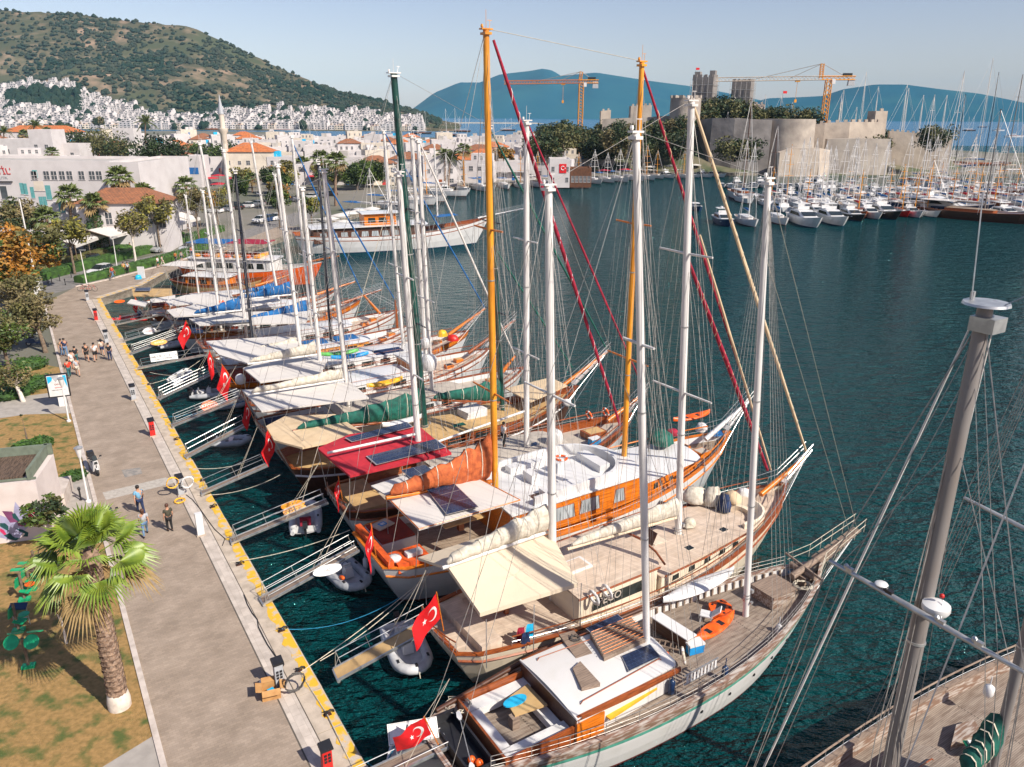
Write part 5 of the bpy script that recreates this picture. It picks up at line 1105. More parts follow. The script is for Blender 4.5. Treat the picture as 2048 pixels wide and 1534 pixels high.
# mooring lines from the quay to the sterns
M_ln=[((600,1345),0,(900,1110),1.2,'rope','pale'),((640,1322),0,(870,1135),1.6,'rope','pale slack'),((562,1258),0,(800,1195),.9,'blue rope','blue'),((460,1125),0,(700,1060),1.2,'rope','pale'),((395,990),0,(560,950),1.2,'rope','pale'),((375,935),0,(545,900),1.2,'rope','pale'),((326,835),0,(495,800),1.2,'blue rope','blue'),((300,745),0,(430,740),1.4,'rope','pale'),((735,1525),-.4,(790,1490),.4,'blue rope','blue'),((655,1430),0,(600,1345),.02,'rope','pale deck'),((655,1430),0.02,(705,1534),.02,'rope','pale deck'),((290,770),0,(425,700),1.2,'rope','pale'),((240,690),0,(380,660),1.2,'rope','pale'),((210,640),0,(330,625),1.2,'rope','pale')]
for i,(a,za,c_,zc,mt,w_) in enumerate(M_ln):
    a3,c3=G(*a,za+.05),G(*c_,zc); m=MB(); sg=0 if zc<.1 else .25+.15*(i%3); m.tube([a3.lerp(c3,j/10)-Vector((0,0,sg*4*(j/10)*(1-j/10))) for j in range(11)],.022,4)
    o=obj('mooring_line',m,mt); tag(o,('blue' if mt=='blue rope' else 'pale')+' mooring line '+('lying on the quay' if zc<.1 else 'from the quay to a stern')+', '+['first from the bottom, long','slack one beside the first','by the third gangway','under the yellow boards','by the one railed gangway','over the small grey inflatable','below the round orange board','beside the white notice board','at the bottom edge','between the cable pedestal and hook','at the bottom hook','above the notice board','by the brown oval board','near the far red pedestal'][i],'mooring line','mooring lines')
# ---------------------------------------------------------------- plants
M('leaf green',(.09,.13,.02),.6,(.04,.075,.012),.9,.4,.6); M('leaf dark',(.035,.06,.015),.65,(.018,.035,.01),.9,.4,.6); M('leaf olive',(.13,.12,.035),.7,(.07,.07,.02),.9,.4,.6)
M('leaf rust',(.42,.17,.02),.7,(.2,.13,.02),.7,.4,.6); M('leaf dry',(.24,.19,.085),.8,(.12,.1,.04),.9,.4,.6); M('leaf pine',(.025,.04,.016),.7,(.012,.025,.01),.6,.4,.6); M('leaf yellow',(.3,.25,.04),.7,(.17,.17,.03),.8,.4,.6)
M('frond',(.2,.27,.03),.45,(.1,.17,.02),2.5,.4,.65); M('frond dry',(.33,.23,.1),.8,(.2,.13,.05),3); M('frond small',(.12,.15,.035),.55,(.06,.085,.02),.6,.4,.65)
M('palm bark',(.33,.22,.15),.9,(.13,.08,.055),7,.4,.6,bump=1.2,bs=10); M('bark',(.22,.16,.11),.9,(.1,.07,.05),4,bump=.8,bs=12); M('whitewash',(.68,.6,.52),.85,(.45,.38,.32),4,.45,.8)
M('hedge leaf',(.05,.12,.015),.7,(.025,.06,.01),1.5,.4,.6)
def leaves(m,c,r,n,sz,mi=0,sq=.75,mats=1,shell=.55):
    for _ in range(n):
        while 1:
            v=Vector((random.uniform(-1,1),random.uniform(-1,1),random.uniform(-1,1)))
            if shell<v.length<1: break
        p=Vector(c)+Vector((v.x*r,v.y*r,v.z*r*sq)); a=Vector((random.gauss(0,1),random.gauss(0,1),random.gauss(0,.6))).normalized(); b_=a.cross(Vector((random.gauss(0,1),random.gauss(0,1),random.gauss(0,1)))).normalized()
        s=sz*random.uniform(.6,1.4); m.add([p-a*s-b_*s*.3,p+b_*s*.55,p+a*s,p-b_*s*.5],[(0,1,2,3)],mi if mats==1 else random.randrange(mats))
def tree(name,label,p,h,cr,mats,n=900,leaf=.22,trunk=.16,tm='bark',group=None,seed=0,lean=(0,0),clumps=14,sq=.8,low=.4,cat='tree',rag=.38,shell=.3,ch=None):
    random.seed(seed); t=thing(name,label,cat,p,0,group); m=MB(); top=Vector((lean[0],lean[1],h*.62)); b0=Vector((0,0,h*low))
    m.tube([(0,0,-.1),b0*.5+Vector((lean[0]*.2,lean[1]*.2,0)),b0+Vector((lean[0]*.5,lean[1]*.5,0)),top],[trunk*1.25,trunk,trunk*.8,trunk*.4],7)
    CC=[]; cz=h-cr*sq*.9 if ch is None else ch
    for i in range(clumps):
        a=random.uniform(0,2*PI); q=random.random()**.5*cr*.72; z=random.uniform(-1,1)*cr*sq*.7; c=Vector((lean[0]+q*math.cos(a),lean[1]+q*math.sin(a),cz+z*(1-q/cr*.5))); CC.append(c)
        if i%2==0: m.tube([b0+Vector((lean[0]*.5,lean[1]*.5,0)),(b0+c)/2+Vector((0,0,cr*.05)),c],[trunk*.4,trunk*.25,trunk*.08],4)
    obj('trunk',m,tm,t,smooth=60); m=MB()
    for i,c in enumerate(CC): leaves(m,c,cr*rag*random.uniform(.75,1.2),n//clumps,leaf,i%len(mats),.8,shell=shell)
    obj('crown',m,mats,t); return t
def fan(m,base,d,L,nl=13,spread=2.6,droop=.35,mi=0,w=.06,pet=1.,up=Vector((0,0,1))):
    d=d.normalized(); s=d.cross(up)
    if s.length<.1: s=Vector((1,0,0))
    s.normalize(); u=s.cross(d).normalized(); hub=base+d*pet-Vector((0,0,pet*pet*.07)); m.tube([base,base+d*pet*.5,hub],[.025*L,.018*L,.012*L],4,mi)
    for i in range(nl):
        a=(i/(nl-1)-.5)*spread*2*.5; l=L*(.72+.28*math.cos(a*.9)); q=d*math.cos(a)+s*math.sin(a); e1=hub+q*l*.6+u*(.1*l*abs(math.sin(a))); e2=hub+q*l+u*(.05*l)-Vector((0,0,droop*l*(.55+.9*random.random())*.6))
        n_=q.cross(u).normalized()*w*L*.5; f=u*w*L*.35
        m.add([hub,e1+n_-f,e1+f,e1-n_-f,e2],[(0,1,2),(0,2,3),(1,4,2),(2,4,3)],mi)
def palm(name,label,p,h,cr,n=20,group=None,seed=0,tr=.22,hero=False,lean=(0,0),fm='frond small',dry=6,nl=9,ivy=None,pinnate=False,cat='palm tree'):
    random.seed(seed); t=thing(name,label,cat,p,0,group); m=MB(); K=14 if not hero else 60; rows=[]
    for i in range(K+1):
        v=i/K; z=h*v; r=tr*(1.25-.35*v)*(1+ (.1 if i%2 else -.05)); 
        if hero: r=.34-.09*v+(.03 if i%2 else -.01)+.04*max(0,v-.85)*6
        rows.append([(lean[0]*v*v+r*(1+.12*random.random())*math.cos(2*PI*j/14+i*.2),lean[1]*v*v+r*(1+.12*random.random())*math.sin(2*PI*j/14+i*.2),z-.05) for j in range(14)])
    m.grid(rows,0,True); tk=obj('trunk',m,'palm bark',t,smooth=60 if not hero else None)
    if hero:
        m=MB()
        for i in range(330):
            v=.13+.87*i/330; a=i*2.4; r=.34-.09*v+.01; z=h*v; c=Vector((r*math.cos(a),r*math.sin(a),z)); o_=Vector((math.cos(a),math.sin(a),0)); s_=Vector((-o_.y,o_.x,0)); w_=.09*(1-.2*v)
            m.add([c-s_*w_-Vector((0,0,.06)),c+s_*w_-Vector((0,0,.06)),c+o_*.05+s_*w_*.5+Vector((0,0,.06)),c+o_*.07+Vector((0,0,.12)),c+o_*.05-s_*w_*.5+Vector((0,0,.06))],[(0,1,2,3,4)])
        obj('leaf_scars',m,'palm bark light',tk); m=MB(); m.lathe([(.42,-.02),(.43,.3),(.38,.62),(.33,.72)],18); obj('whitewashed_base',m,'whitewash',tk,smooth=60)
    T=Vector((lean[0],lean[1],h)); 
    if ivy:
        m=MB(); 
        for i in range(26):
            v=i/26; leaves(m,(0,0,.3+v*(h-.8)),ivy*(1.15-.75*v**1.6)*.9,110,.16,0,1.2,shell=.75)
        obj('ivy',m,'hedge leaf',t)
    if hero:
        for i in range(n):
            v=(i+.5)/n; a=i*2.399+random.uniform(-.25,.25); el=R(82-125*v+random.uniform(-8,8)); d=Vector((math.cos(a)*math.cos(el),math.sin(a)*math.cos(el),math.sin(el))); m=MB(); f='frond' if v<.86 else 'frond dry'
            fan(m,T+Vector((0,0,-.15-.35*v)),d,cr*.62*random.uniform(.85,1.1),24,2.9,.3+.5*v,0,.065,cr*.5); obj('frond',m,f,t)
        m=MB(); m.lathe([(.25,0),(.36,.3),(.3,.7),(.1,1.0)],12,T-Vector((0,0,.75))); obj('crown_shaft',m,'palm bark',t,smooth=60)
    else:
        m=MB()
        for i in range(n+dry):
            v=(i+.5)/(n+dry); a=i*2.399; el=R(78-(125 if not pinnate else 105)*v+random.uniform(-8,8)); d=Vector((math.cos(a)*math.cos(el),math.sin(a)*math.cos(el),math.sin(el)))
            if pinnate:
                s=d.cross(Vector((0,0,1))).normalized(); P=[T+d*cr*q-Vector((0,0,cr*.42*q*q)) for q in (0,.2,.4,.6,.8,1)]; m.tube(P,[.03,.025,.02,.015,.01,.004],3,0)
                for q in range(5):
                    for k in (1,-1):
                        for z in (0,.33,.66):
                            b0=P[q].lerp(P[q+1],z); m.add([b0,b0+d*.12*cr+s*k*.05*cr,b0+s*k*(.3-.03*q)*cr*.8+d*.16*cr-Vector((0,0,.1*cr)),b0+d*.03*cr],[(0,1,2,3)],0)
            else: fan(m,T,d,cr*.6,nl,2.7,.5,0 if v<n/(n+dry) else 1,.2,cr*.42)
        obj('crown',m,[fm,'frond dry'],t)
    return t
M('palm bark light',(.42,.31,.24),.9,(.24,.16,.11),3)
def hedge(label,a,b,w,h,mt='hedge leaf',name='hedge',seed=0):
    random.seed(seed); a,b=Vector(a),Vector(b); L=(b-a).length; d=(b-a)/L; s=Vector((-d.y,d.x,0)); m=MB(); rows=[]; n=int(L/.8)+2
    for i in range(n+1):
        c=a.lerp(b,i/n); rows.append([c+s*(w/2*x)*(1+.1*random.random())+Vector((0,0,z*h*(1+.12*random.random()))) for x,z in ((-1,0),(-1,.75),(-.7,1),(0,1.03),(.7,1),(1,.75),(1,0))])
    m.grid(rows); m.poly(rows[0][::-1]); m.poly(rows[-1])
    for i in range(int(L*w*34)):
        c=a.lerp(b,random.random())+s*(w/2*random.uniform(-1.05,1.05)); q=random.random(); z=h*(1.02 if q<.6 else random.uniform(.2,1)); leaves(m,c+Vector((0,0,z)),.12,1,.11)
    o=obj(name,m,mt); return tag(o,label,'hedge' if name=='hedge' else 'bush')
def bush(label,p,r,h,mt='hedge leaf',n=500,seed=0,leaf=.12,group=None):
    random.seed(seed); m=MB(); m.lathe([(r*.75,0),(r*.85,h*.4),(r*.6,h*.8),(.05,h*.92)],10)
    leaves(m,(0,0,h*.45),r,n,leaf,0,h/r*.62,shell=.7); o=obj('bush',m,mt,loc=p); return tag(o,label,'bush',group)
bp=G(240,1412); ct=D(196,1105,bp.y); H_=ct.z
palm('palm_tree','large fan palm with whitewashed base standing in the dry grass by the kerb',bp,H_,2.15,24,seed=3,hero=True)
tree('sapling','small leafy tree with pale trunk before the painted wall',G(105,1102),3.3,1.15,['leaf green','leaf dark','leaf olive'],900,.13,.07,tm='whitewash',seed=5,clumps=12)
tree('sapling','thin bare stemmed sapling beside the large fan palm',G(133,1287),2.3,.5,['leaf olive'],90,.1,.05,tm='whitewash',seed=6,clumps=5)
tree('tree','small bare limbed tree with white painted trunk by the poster stand',G(47,803),3.6,1.9,['leaf olive','leaf green','leaf dry'],1100,.13,.16,tm='whitewash',seed=8,clumps=16,lean=(-.9,.3))
tree('tree','drooping brown willow like tree at the left end of the walk',G(92,705),6.4,2.7,['leaf dry','leaf olive','leaf dry'],3800,.16,.2,seed=9,clumps=26,lean=(-1.,.6),low=.35,sq=1.0)
tree('tree','green leaved tree at the left picture edge beside the parked motorcycles',G(20,745),5.5,2.6,['leaf green','leaf olive','leaf green'],3000,.17,.16,seed=10,clumps=22,lean=(-.3,.2))
tree('tree','tall tree with orange autumn leaves at the left picture edge',G(25,620),10.5,4.3,['leaf rust','leaf olive','leaf rust','leaf green'],5200,.26,.24,seed=11,clumps=40,lean=(-.6,.3),sq=1.15)
tree('tree','autumn tree with green and rust leaves behind the tall lamp pole',G(60,585),9,3.6,['leaf olive','leaf rust','leaf green'],3600,.25,.2,seed=12,clumps=28,lean=(1.0,1),sq=1.1)
tree('tree','greenish grey tree nearest the far poster stand',G(45,640),5.5,3.0,['leaf olive','leaf dry'],2600,.18,.18,seed=13,clumps=20,lean=(-.2,.2))
tree('tree','cream flowering tree before the hotel corner',G(55,530),10.5,3.6,['leaf olive','leaf dry','leaf dark'],2800,.24,.2,seed=14,clumps=22,sq=.9,low=.6)
for i,(x,y,h,r,lb) in enumerate(((150,548,8.3,2.9,'yellow green plane tree by the first lamp on the far promenade'),(272,525,8,3.1,'pale yellow green tree with white trunk foot, behind the two walkers'),(322,505,9.5,3.3,'bare branched yellowish tree behind the hedge, right of the pale one'),(400,492,10,3.0,'open branched tree beside the silver car'),(437,455,8,3.0,'tree with orange yellow leaves between the masts'),(560,455,7.5,2.8,'leafy green tree behind the white tour boat'),(625,462,7,2.4,'bright green tree by the blue sign, behind the tour boat'))):
    tree('tree',lb,G(x,y),h,r,[['leaf yellow','leaf olive'],['leaf yellow','leaf olive','leaf dry'],['leaf olive','leaf yellow'],['leaf dry','leaf olive'],['leaf rust','leaf olive','leaf yellow'],['leaf green','leaf dark'],['leaf yellow','leaf green']][i],1500,.24,.16,tm='bark' if i!=1 else 'whitewash',seed=20+i,clumps=22,low=.45)
PL=[(108,534,93,437,'left of the ivy clad one',0,3.0),(150,500,139,392,'rising beside the hotel terrace wall',0,3.4),(248,492,238,356,'tallest, before the tiled roof',0,3.5),(300,492,287,388,'with rough trunk right of the tiled roof',0,3.2),(345,455,334,372,'beside the blue parasols',0,3.6),(378,462,372,372,'nearest the white coach',0,3.3),(30,470,30,408,'half hidden by the flowering tree',0,3.),(505,385,503,358,'behind the black mast',0,3.4),(640,408,641,318,'left one of the pair by the playground',0,4),(672,412,673,322,'right one of the pair by the playground',0,4),(60,330,70,250,'behind the orange roof at the far left',1,5),(10,320,8,262,'at the left edge above the flat roofs',1,5),(110,350,104,306,'standing among the flat white roofs',0,4),(295,330,291,243,'tallest of the far group, left of the minaret',1,6),(48,300,48,268,'before the orange tiled roof',0,5),(97,300,95,262,'slim one before the orange tiled roof',0,4.5),(890,372,889,310,'leftmost by the harbour front houses',1,5),(897,372,902,314,'second by the harbour front houses',1,5),(928,372,927,300,'third by the harbour front houses, slimmer',0,4),(395,330,392,300,'behind the row of pines',0,4.5),(350,330,352,300,'near the clump of pines',0,5),(170,320,172,290,'among the garden palms left of the pines',0,5),(140,320,142,300,'short one among the garden palms',0,5),(620,360,605,328,'short and bushy behind the masts',0,5)]
for i,(bx,by,cx,cy,lb,pn,r) in enumerate(PL):
    p=G(bx,by); ct=D(cx,cy,p.y); palm('palm_tree','palm tree '+lb,p,ct.z,r*.8,16 if by>400 else 14,seed=40+i,tr=.2 if r<4 else .3,lean=(ct.x-p.x,0),nl=8,pinnate=bool(pn),dry=5,group='palm trees of the waterfront',fm='frond small')
p=G(200,507); ct=D(188,408,p.y); palm('palm_tree','palm tree whose trunk is wrapped in a green cone of ivy',p,ct.z,2.5,12,seed=77,tr=.3,lean=(ct.x-p.x,0),ivy=2.0,group='palm trees of the waterfront')
for i,(x,y,h,r,mt,lb) in enumerate(((190,330,17,11,'leaf olive','broad dark olive pine before the hillside houses'),(235,340,15,10,'leaf olive','rounded pine at the right of the broad one'),(200,262,17,7,'leaf dry','tall open crowned pine rising behind the rounded pines'),(325,400,17,8,'leaf pine','very dark conifer left of the white coach'),(455,345,12,9,'leaf green','bright green rounded pine by the minaret foot'),(405,340,11,9,'leaf green','bright green pine behind the first white mast'),(745,375,9,6,'leaf green','round green tree by the playground'),(715,380,8,5,'leaf green','smaller round green tree left of the playground one'),(1008,355,11,5,'leaf rust','autumn tree by the harbour front behind the orange mast'),(1180,330,10,8,'leaf pine','dark tree by the red roofed cafe'),(1470,322,13,9,'leaf pine','dark tree before the castle wall'),(1870,300,18,14,'leaf olive','large tree against the pale castle wall'),(1770,300,14,10,'leaf olive','smaller tree against the pale castle wall'),(130,268,12,12,'leaf dark','dark garden trees beyond the orange roof'))):
    p=G(x,y); sc_=p.y/250; tree('tree',lb,p,h,r,[mt,'leaf dark' if mt!='leaf rust' else 'leaf olive'],3200,.42*max(1,sc_*.9),.35,seed=60+i,clumps=34,sq=.75,low=.35)
hs=[((158,566),(215,553),1.6,.9),((215,553),(318,527),1.6,1.0),((318,527),(420,497),1.8,1.0),((70,562),(150,541),2.2,1.1),((150,541),(330,496),2.0,1.1),((330,496),(440,462),2.,1.1),((75,553),(205,516),2.6,1.3),((205,516),(360,478),2.6,1.3)]
for i,(a,c_,w_,h_) in enumerate(hs): hedge(['clipped hedge at the promenade edge before the white car','clipped hedge at the promenade edge behind the cyclist','clipped hedge at the promenade edge by the walkers in shorts','low bright hedge across the road, left part','low bright hedge across the road, middle part','low bright hedge across the road, right part','brownish hedge below the restaurant awnings','green hedge before the cafe tables'][i],G(*a),G(*c_),w_,h_,'leaf olive' if i==6 else 'hedge leaf',seed=i)
for i,(x,y,r,h,lb) in enumerate(((55,905,1.0,.8,'low green bush behind the reed screen'),(85,893,.8,.7,'low green bush right of the one behind the reed screen'),(83,770,1.6,.8,'green bush behind the poster stand'),(20,790,2.2,.9,'long dark bush at the left edge by the bare tree'),(62,735,1.6,.9,'bright green bush beneath the small bare tree'),(148,955,.8,.35,'flat green weed patch by the path corner'),(153,1085,.7,.7,'green shrub behind the large fan palm'))): bush(lb,G(x,y),r,h,seed=i,n=520)
# ---------------------------------------------------------------- people
M('skin',(.5,.27,.17),.6,(.42,.21,.13),9); M('hair black',(.015,.011,.01),.5); M('hair brown',(.09,.035,.02),.55)
for k,c in dict(blue=(.17,.38,.55),navy=(.015,.03,.09),khaki=(.06,.055,.035),grey=(.42,.43,.47),white=(.72,.7,.69),black=(.014,.014,.016),teal=(.03,.13,.14),red=(.75,.05,.02),jeans=(.13,.22,.36),cream=(.6,.53,.44),green=(.03,.12,.08),pale=(.5,.58,.64),orange=(.6,.18,.03),yellow=(.6,.4,.05)).items(): M('cloth '+k,c,.85,tuple(x*.7 for x in c),7)
SK={}
def joints(pose):
    s={'walk':.22,'walk2':-.2,'stand':.04,'run':.3}[pose]; ar=-s*1.1
    J={'pel':(0,0,.93,.135),'wst':(0,0,1.07,.125),'chs':(.01,0,1.3,.15),'nck':(0,0,1.47,.06),'hd0':(.01,0,1.55,.075),'hd1':(.02,0,1.64,.095),'hd2':(.015,0,1.73,.07)}
    for k,n in ((1,'l'),(-1,'r')):
        q=s*k; a_=ar*k; lift=.08 if q<0 and pose!='stand' else 0
        J.update({'hp'+n:(0,.095*k,.88,.1),'kn'+n:(q*.75+.05,.1*k,.49,.062),'an'+n:(q*1.5-lift*.8,.1*k,.09+lift*.5,.043),'ft'+n:(q*1.5+.15,.11*k,.045+lift*.4,.038),
          'sh'+n:(0,.19*k,1.4,.062),'el'+n:(a_*.35-.03,.25*k,1.12,.043),'wr'+n:(a_*.95+.06,.26*k,.89,.032),'hn'+n:(a_*1.1+.09,.26*k,.82,.035)})
    E=[('pel','wst'),('wst','chs'),('chs','nck'),('nck','hd0'),('hd0','hd1'),('hd1','hd2')]
    for n in 'lr': E+=[('pel','hp'+n),('hp'+n,'kn'+n),('kn'+n,'an'+n),('an'+n,'ft'+n),('chs','sh'+n),('sh'+n,'el'+n),('el'+n,'wr'+n),('wr'+n,'hn'+n)]
    return J,E
def skinned(J,E,keys,grow=0.,cut=None,sub=1):
    ks=[k for k in keys]; idx={k:i for i,k in enumerate(ks)}; me=bpy.data.meshes.new('sk'); me.from_pydata([J[k][:3] for k in ks],[(idx[a],idx[b_]) for a,b_ in E if a in idx and b_ in idx],[])
    o=bpy.data.objects.new('sk',me); C.objects.link(o); md=o.modifiers.new('s','SKIN'); md.use_smooth_shade=True
    for k,d in zip(ks,me.skin_vertices[0].data): d.radius=(J[k][3]+grow,)*2
    me.skin_vertices[0].data[0].use_root=True; o.modifiers.new('u','SUBSURF').levels=sub
    dg=bpy.context.evaluated_depsgraph_get(); r=bpy.data.meshes.new_from_object(o.evaluated_get(dg)); bpy.data.objects.remove(o); return r
def person_meshes(pose,shorts):
    key=(pose,shorts)
    if key in SK: return SK[key]
    J,E=joints(pose); body=skinned(J,E,list(J)); m=MB(); m.v=[tuple(v.co) for v in body.vertices]; m.f=[tuple(p.vertices) for p in body.polygons]; m.m=[0]*len(m.f)
    for n,k in (('l',1),('r',-1)):
        h=Vector(J['hn'+n][:3])
        for i in range(4): q=h+Vector((-.028+.019*i,0,-.03)); m.tube([q,q+Vector((.006,-.004*k,-.04)),q+Vector((.012,-.018*k,-.066-.006*(i in (1,2))))],[.0095,.009,.007],5)
        m.tube([h+Vector((.025,-.005*k,.01)),h+Vector((.05,-.02*k,-.02)),h+Vector((.055,-.025*k,-.045))],[.011,.01,.008],5)
        hd=Vector(J['hd1'][:3]); m.box(hd+Vector((-.005,.092*k,-.0)),(.035,.02,.055)); m.lathe([(.002,-.012),(.012,0),(.002,.012)],6,hd+Vector((.088,.033*k,.015)),1)
    hd=Vector(J['hd1'][:3]); m.box(hd+Vector((.105,0,-.012)),(.035,.024,.045),0,0,.5); m.box(hd+Vector((.092,0,-.05)),(.02,.045,.01),0,2)
    bm=m.mesh('body',['skin','hair black','cushion rust'],60)
    sh=skinned(J,E,['pel','wst','chs','shl','shr','ell','elr'],.022); 
    # shorten sleeves: scale elbow point towards shoulder
    J2=dict(J)
    for n in 'lr':
        a,b_=J['sh'+n],J['el'+n]; J2['el'+n]=tuple(a[i]+(b_[i]-a[i])*.62 for i in range(3))+(.052,)
    sh=skinned(J2,E,['pel','wst','chs','shl','shr','ell','elr'],.02); J3=dict(J)
    if shorts:
        for n in 'lr': a,b_=J['hp'+n],J['kn'+n]; J3['kn'+n]=tuple(a[i]+(b_[i]-a[i])*.8 for i in range(3))+(.075,)
    pt=skinned(J3,E,['pel','hpl','hpr','knl','knr']+([] if shorts else ['anl','anr']),.016)
    shoe=MB()
    for n in 'lr':
        a=Vector(J['an'+n][:3]); f=Vector(J['ft'+n][:3]); shoe.tube([a+Vector((-.06,0,-.045)),a+Vector((0,0,-.03)),f+Vector((0,0,-.005)),f+Vector((.07,0,-.012))],[.035,.048,.045,.025],8,sq=.8)
    hr=MB(); hr.lathe([(.092,-.03),(.106,.03),(.1,.09),(.07,.135),(.01,.15)],12,(hd.x-.018,0,hd.z)); hl=MB(); hl.lathe([(.05,-.26),(.085,-.15),(.1,-.03),(.108,.03),(.1,.09),(.07,.135),(.01,.15)],12,(hd.x-.03,0,hd.z))
    def fin(me,n):
        me.name=n; me.materials.clear(); me.materials.append(MT['cloth white']); me.shade_smooth(); return me
    SK[key]=(bm,fin(sh,'shirt'),fin(pt,'trousers'),shoe.mesh('shoes',['black rubber'],60),hr.mesh('hair',['hair black'],60),hl.mesh('hair',['hair black'],60)); return SK[key]
def person(px,py,label,pose='walk',face=None,shirt='white',pants='black',shorts=False,long=False,hair='hair black',h=1.73,z=0.,loc=None,extra=None):
    ms=person_meshes(pose,shorts); p=G(px,py,z) if loc is None else Vector(loc); rz=HA+PI if face is None else face
    t=thing('person',label,'person',p,rz,'people walking on the quay and promenade'); t.scale=(h/1.78,)*3
    for me,n,mt in ((ms[0],'body',None),(ms[1],'shirt','cloth '+shirt),(ms[2],'shorts' if shorts else 'trousers','cloth '+pants),(ms[3],'shoes',None),(ms[5] if long else ms[4],'hair',hair)):
        o=link(n,me,t)
        if mt: o.material_slots[0].link='OBJECT'; o.material_slots[0].material=MT[mt]
    return t
away=HA; near=HA+PI
person(283,1027,'person in a light blue shirt and dark trousers walking on the quay with a black bag','walk',away+.1,'blue','navy',h=1.82)
person(292,1071,'person in a pale grey top and blue jeans behind the one in light blue','walk2',away-.1,'grey','jeans',long=True,hair='hair brown',h=1.64)
person(341,1062,'person in a dark khaki shirt and black trousers walking by the white pedestal','stand',away+.2,'khaki','black',hair='hair brown',h=1.7)
person(126,712,'person in a green top beside the one in navy at the willow','stand',near+.3,'green','jeans',h=1.72); person(133,712,'person in navy and jeans walking by the willow like tree','walk',near,'navy','jeans',h=1.78)
person(140,755,'person in a bright red top and dark teal trousers','walk2',away+.1,'red','teal',h=1.7); person(157,752,'person in a grey top and cream shorts beside the one in red','walk',away,'grey','cream',True,h=1.72,hair='hair brown')
person(147,738,'person in a white shirt directly behind the one in red','walk',away,'white','cream',True,h=1.78); person(154,728,'person in a dark grey shirt looking down, behind the white shirt','stand',away+.4,'black','teal',h=1.74)
person(175,722,'person in a loose black shirt and black shorts with white shoes','walk',near,'black','black',True,h=1.78); person(192,722,'person in a white shirt and black shorts','walk2',away,'white','black',True,h=1.8)
person(206,711,'long haired person in a cream top and dark shorts','walk',away,'cream','navy',True,True,h=1.68); person(221,721,'person in a black shirt and dark trousers, rightmost of the group','stand',away+.1,'black','navy',h=1.74)
person(230,548,'person in a yellow orange top by the hedge, left of the pair','stand',near,'yellow','black',h=1.7,loc=G(249,547)); person(256,548,'person in a pale top and black trousers by the hedge, right of the pair','walk',near-.5,'pale','black',loc=G(257,547))
for i,(x,y,a,c_,lb) in enumerate(((317,535,'white','green','person in a white top and green shorts on the far promenade'),(326,533,'cream','cream','person in a cream outfit on the far promenade, beside the green shorts'),(352,525,'orange','black','person in an orange top on the far promenade'),(364,523,'white','navy','person in a white top beyond the one in orange'),(384,513,'red','navy','person in a red top behind the white masts'),(240,517,'cream','black','person on the cafe side by the ivy cone'),(262,505,'white','jeans','person sitting area walker by the cafe tables'))): person(x,y,lb,'walk' if i%2 else 'stand',random.uniform(0,6),a,c_,i%3==0,h=1.7)
t=person(0,0,'person in white and red leaning over gear on the grey deck of the red awning boat','stand',HB,'white','black',loc=W(B4,B4.loc(1007,893,3.2)),h=1.6)
# ---------------------------------------------------------------- quay furniture
def pedestal(x,y,label,body='white paint',h=1.25,w=.34,top='black plastic',sockets=True,rz=None,stick=None):
    t=thing('service_pedestal',label,'service pedestal',G(x,y),HB if rz is None else rz,'power and water pedestals along the quay'); m=MB(); m.box((0,0,h/2),(w,w*.8,h)); o=obj('body',m,body,t)
    if top: m=MB(); m.box((0,-.0,h+.03),(w*1.35,w*1.25,.1),0,0,.95,.25); obj('lid',m,top,o)
    if sockets:
        m=MB()
        for i in range(2):
            for j in range(3): m.box((-.07+.14*i,-w*.41,h*.45+.14*j),(.1,.03,.1))
        obj('sockets',m,'black plastic',o)
    m=MB(); m.box((0,0,.04),(w*1.3,w*1.1,.08)); obj('plinth',m,'quay concrete',o); return t
pedestal(560,1374,'grey pedestal with black lid and sockets beside the cardboard box','grey rubber'); pedestal(402,1070,'plain white pedestal without a lid right of the walkers','gloss white',1.35,.36,None,False)
pedestal(363,990,'grey and blue pedestal with a yellow hose coil','grey rubber'); pedestal(306,872,'red fire point pedestal with black lid by the curved hose','red paint'); pedestal(268,800,'grey pedestal with black lid beyond the red one','grey rubber')
pedestal(214,686,'grey pedestal with black lid right of the walking group','grey rubber'); pedestal(193,641,'red pedestal far along the quay','red paint'); pedestal(176,602,'grey pedestal nearest the far quay corner','grey rubber'); pedestal(655,1538,'bright red pedestal cut by the bottom edge','red paint',1.0)
for i,(x,y,mt,r,z,lb) in enumerate(((345,966,'yellow plastic',.34,1.0,'yellow hose coil hung on the pedestal by the walkers'),(375,965,'gloss white',.34,.9,'white hose coil on the sea side of the pedestal with the yellow coil'),(590,1365,'dark rope',.4,.5,'tangle of dark cables at the foot of the pedestal by the cardboard box'),(360,1003,'yellow plastic',.3,.0,'yellow hose lying at the foot of the pedestal'))):
    m=MB(); random.seed(i); m.tube([(r*(1+.1*math.sin(k))*math.cos(k*.5),.07*math.sin(k*1.7)+ (0 if z else r*math.sin(k*.5)),(r*math.sin(k*.5) if z else .05)+.03*random.random()) for k in range(60)],.026,4); tag(obj('hose_coil',m,mt,loc=G(x,y,z),rz=HB),lb,'hose coil')
t=thing('cardboard_box','open cardboard box on the quay beside the pedestal','cardboard box',G(543,1390),.35); m=MB()
for c_,d_ in (((0,.3,.22),(.7,.02,.44)),((0,-.3,.22),(.7,.02,.44)),((.35,0,.22),(.02,.6,.44)),((-.35,0,.22),(.02,.6,.44)),((0,0,.02),(.7,.6,.02))): m.box(c_,d_)
obj('carton',m,'cardboard',t)
for i,(c_,d_,rx,ry) in enumerate((((0,.4,.46),(.68,.26,.015),.35,0),((0,-.4,.42),(.68,.26,.015),.5,0),((.47,0,.44),(.26,.58,.015),0,.5),((-.45,0,.48),(.26,.58,.015),0,.3))): m=MB(); m.box(c_,d_,0,0,1,rx if i!=0 else .3,ry); obj('flap',m,'cardboard',t)
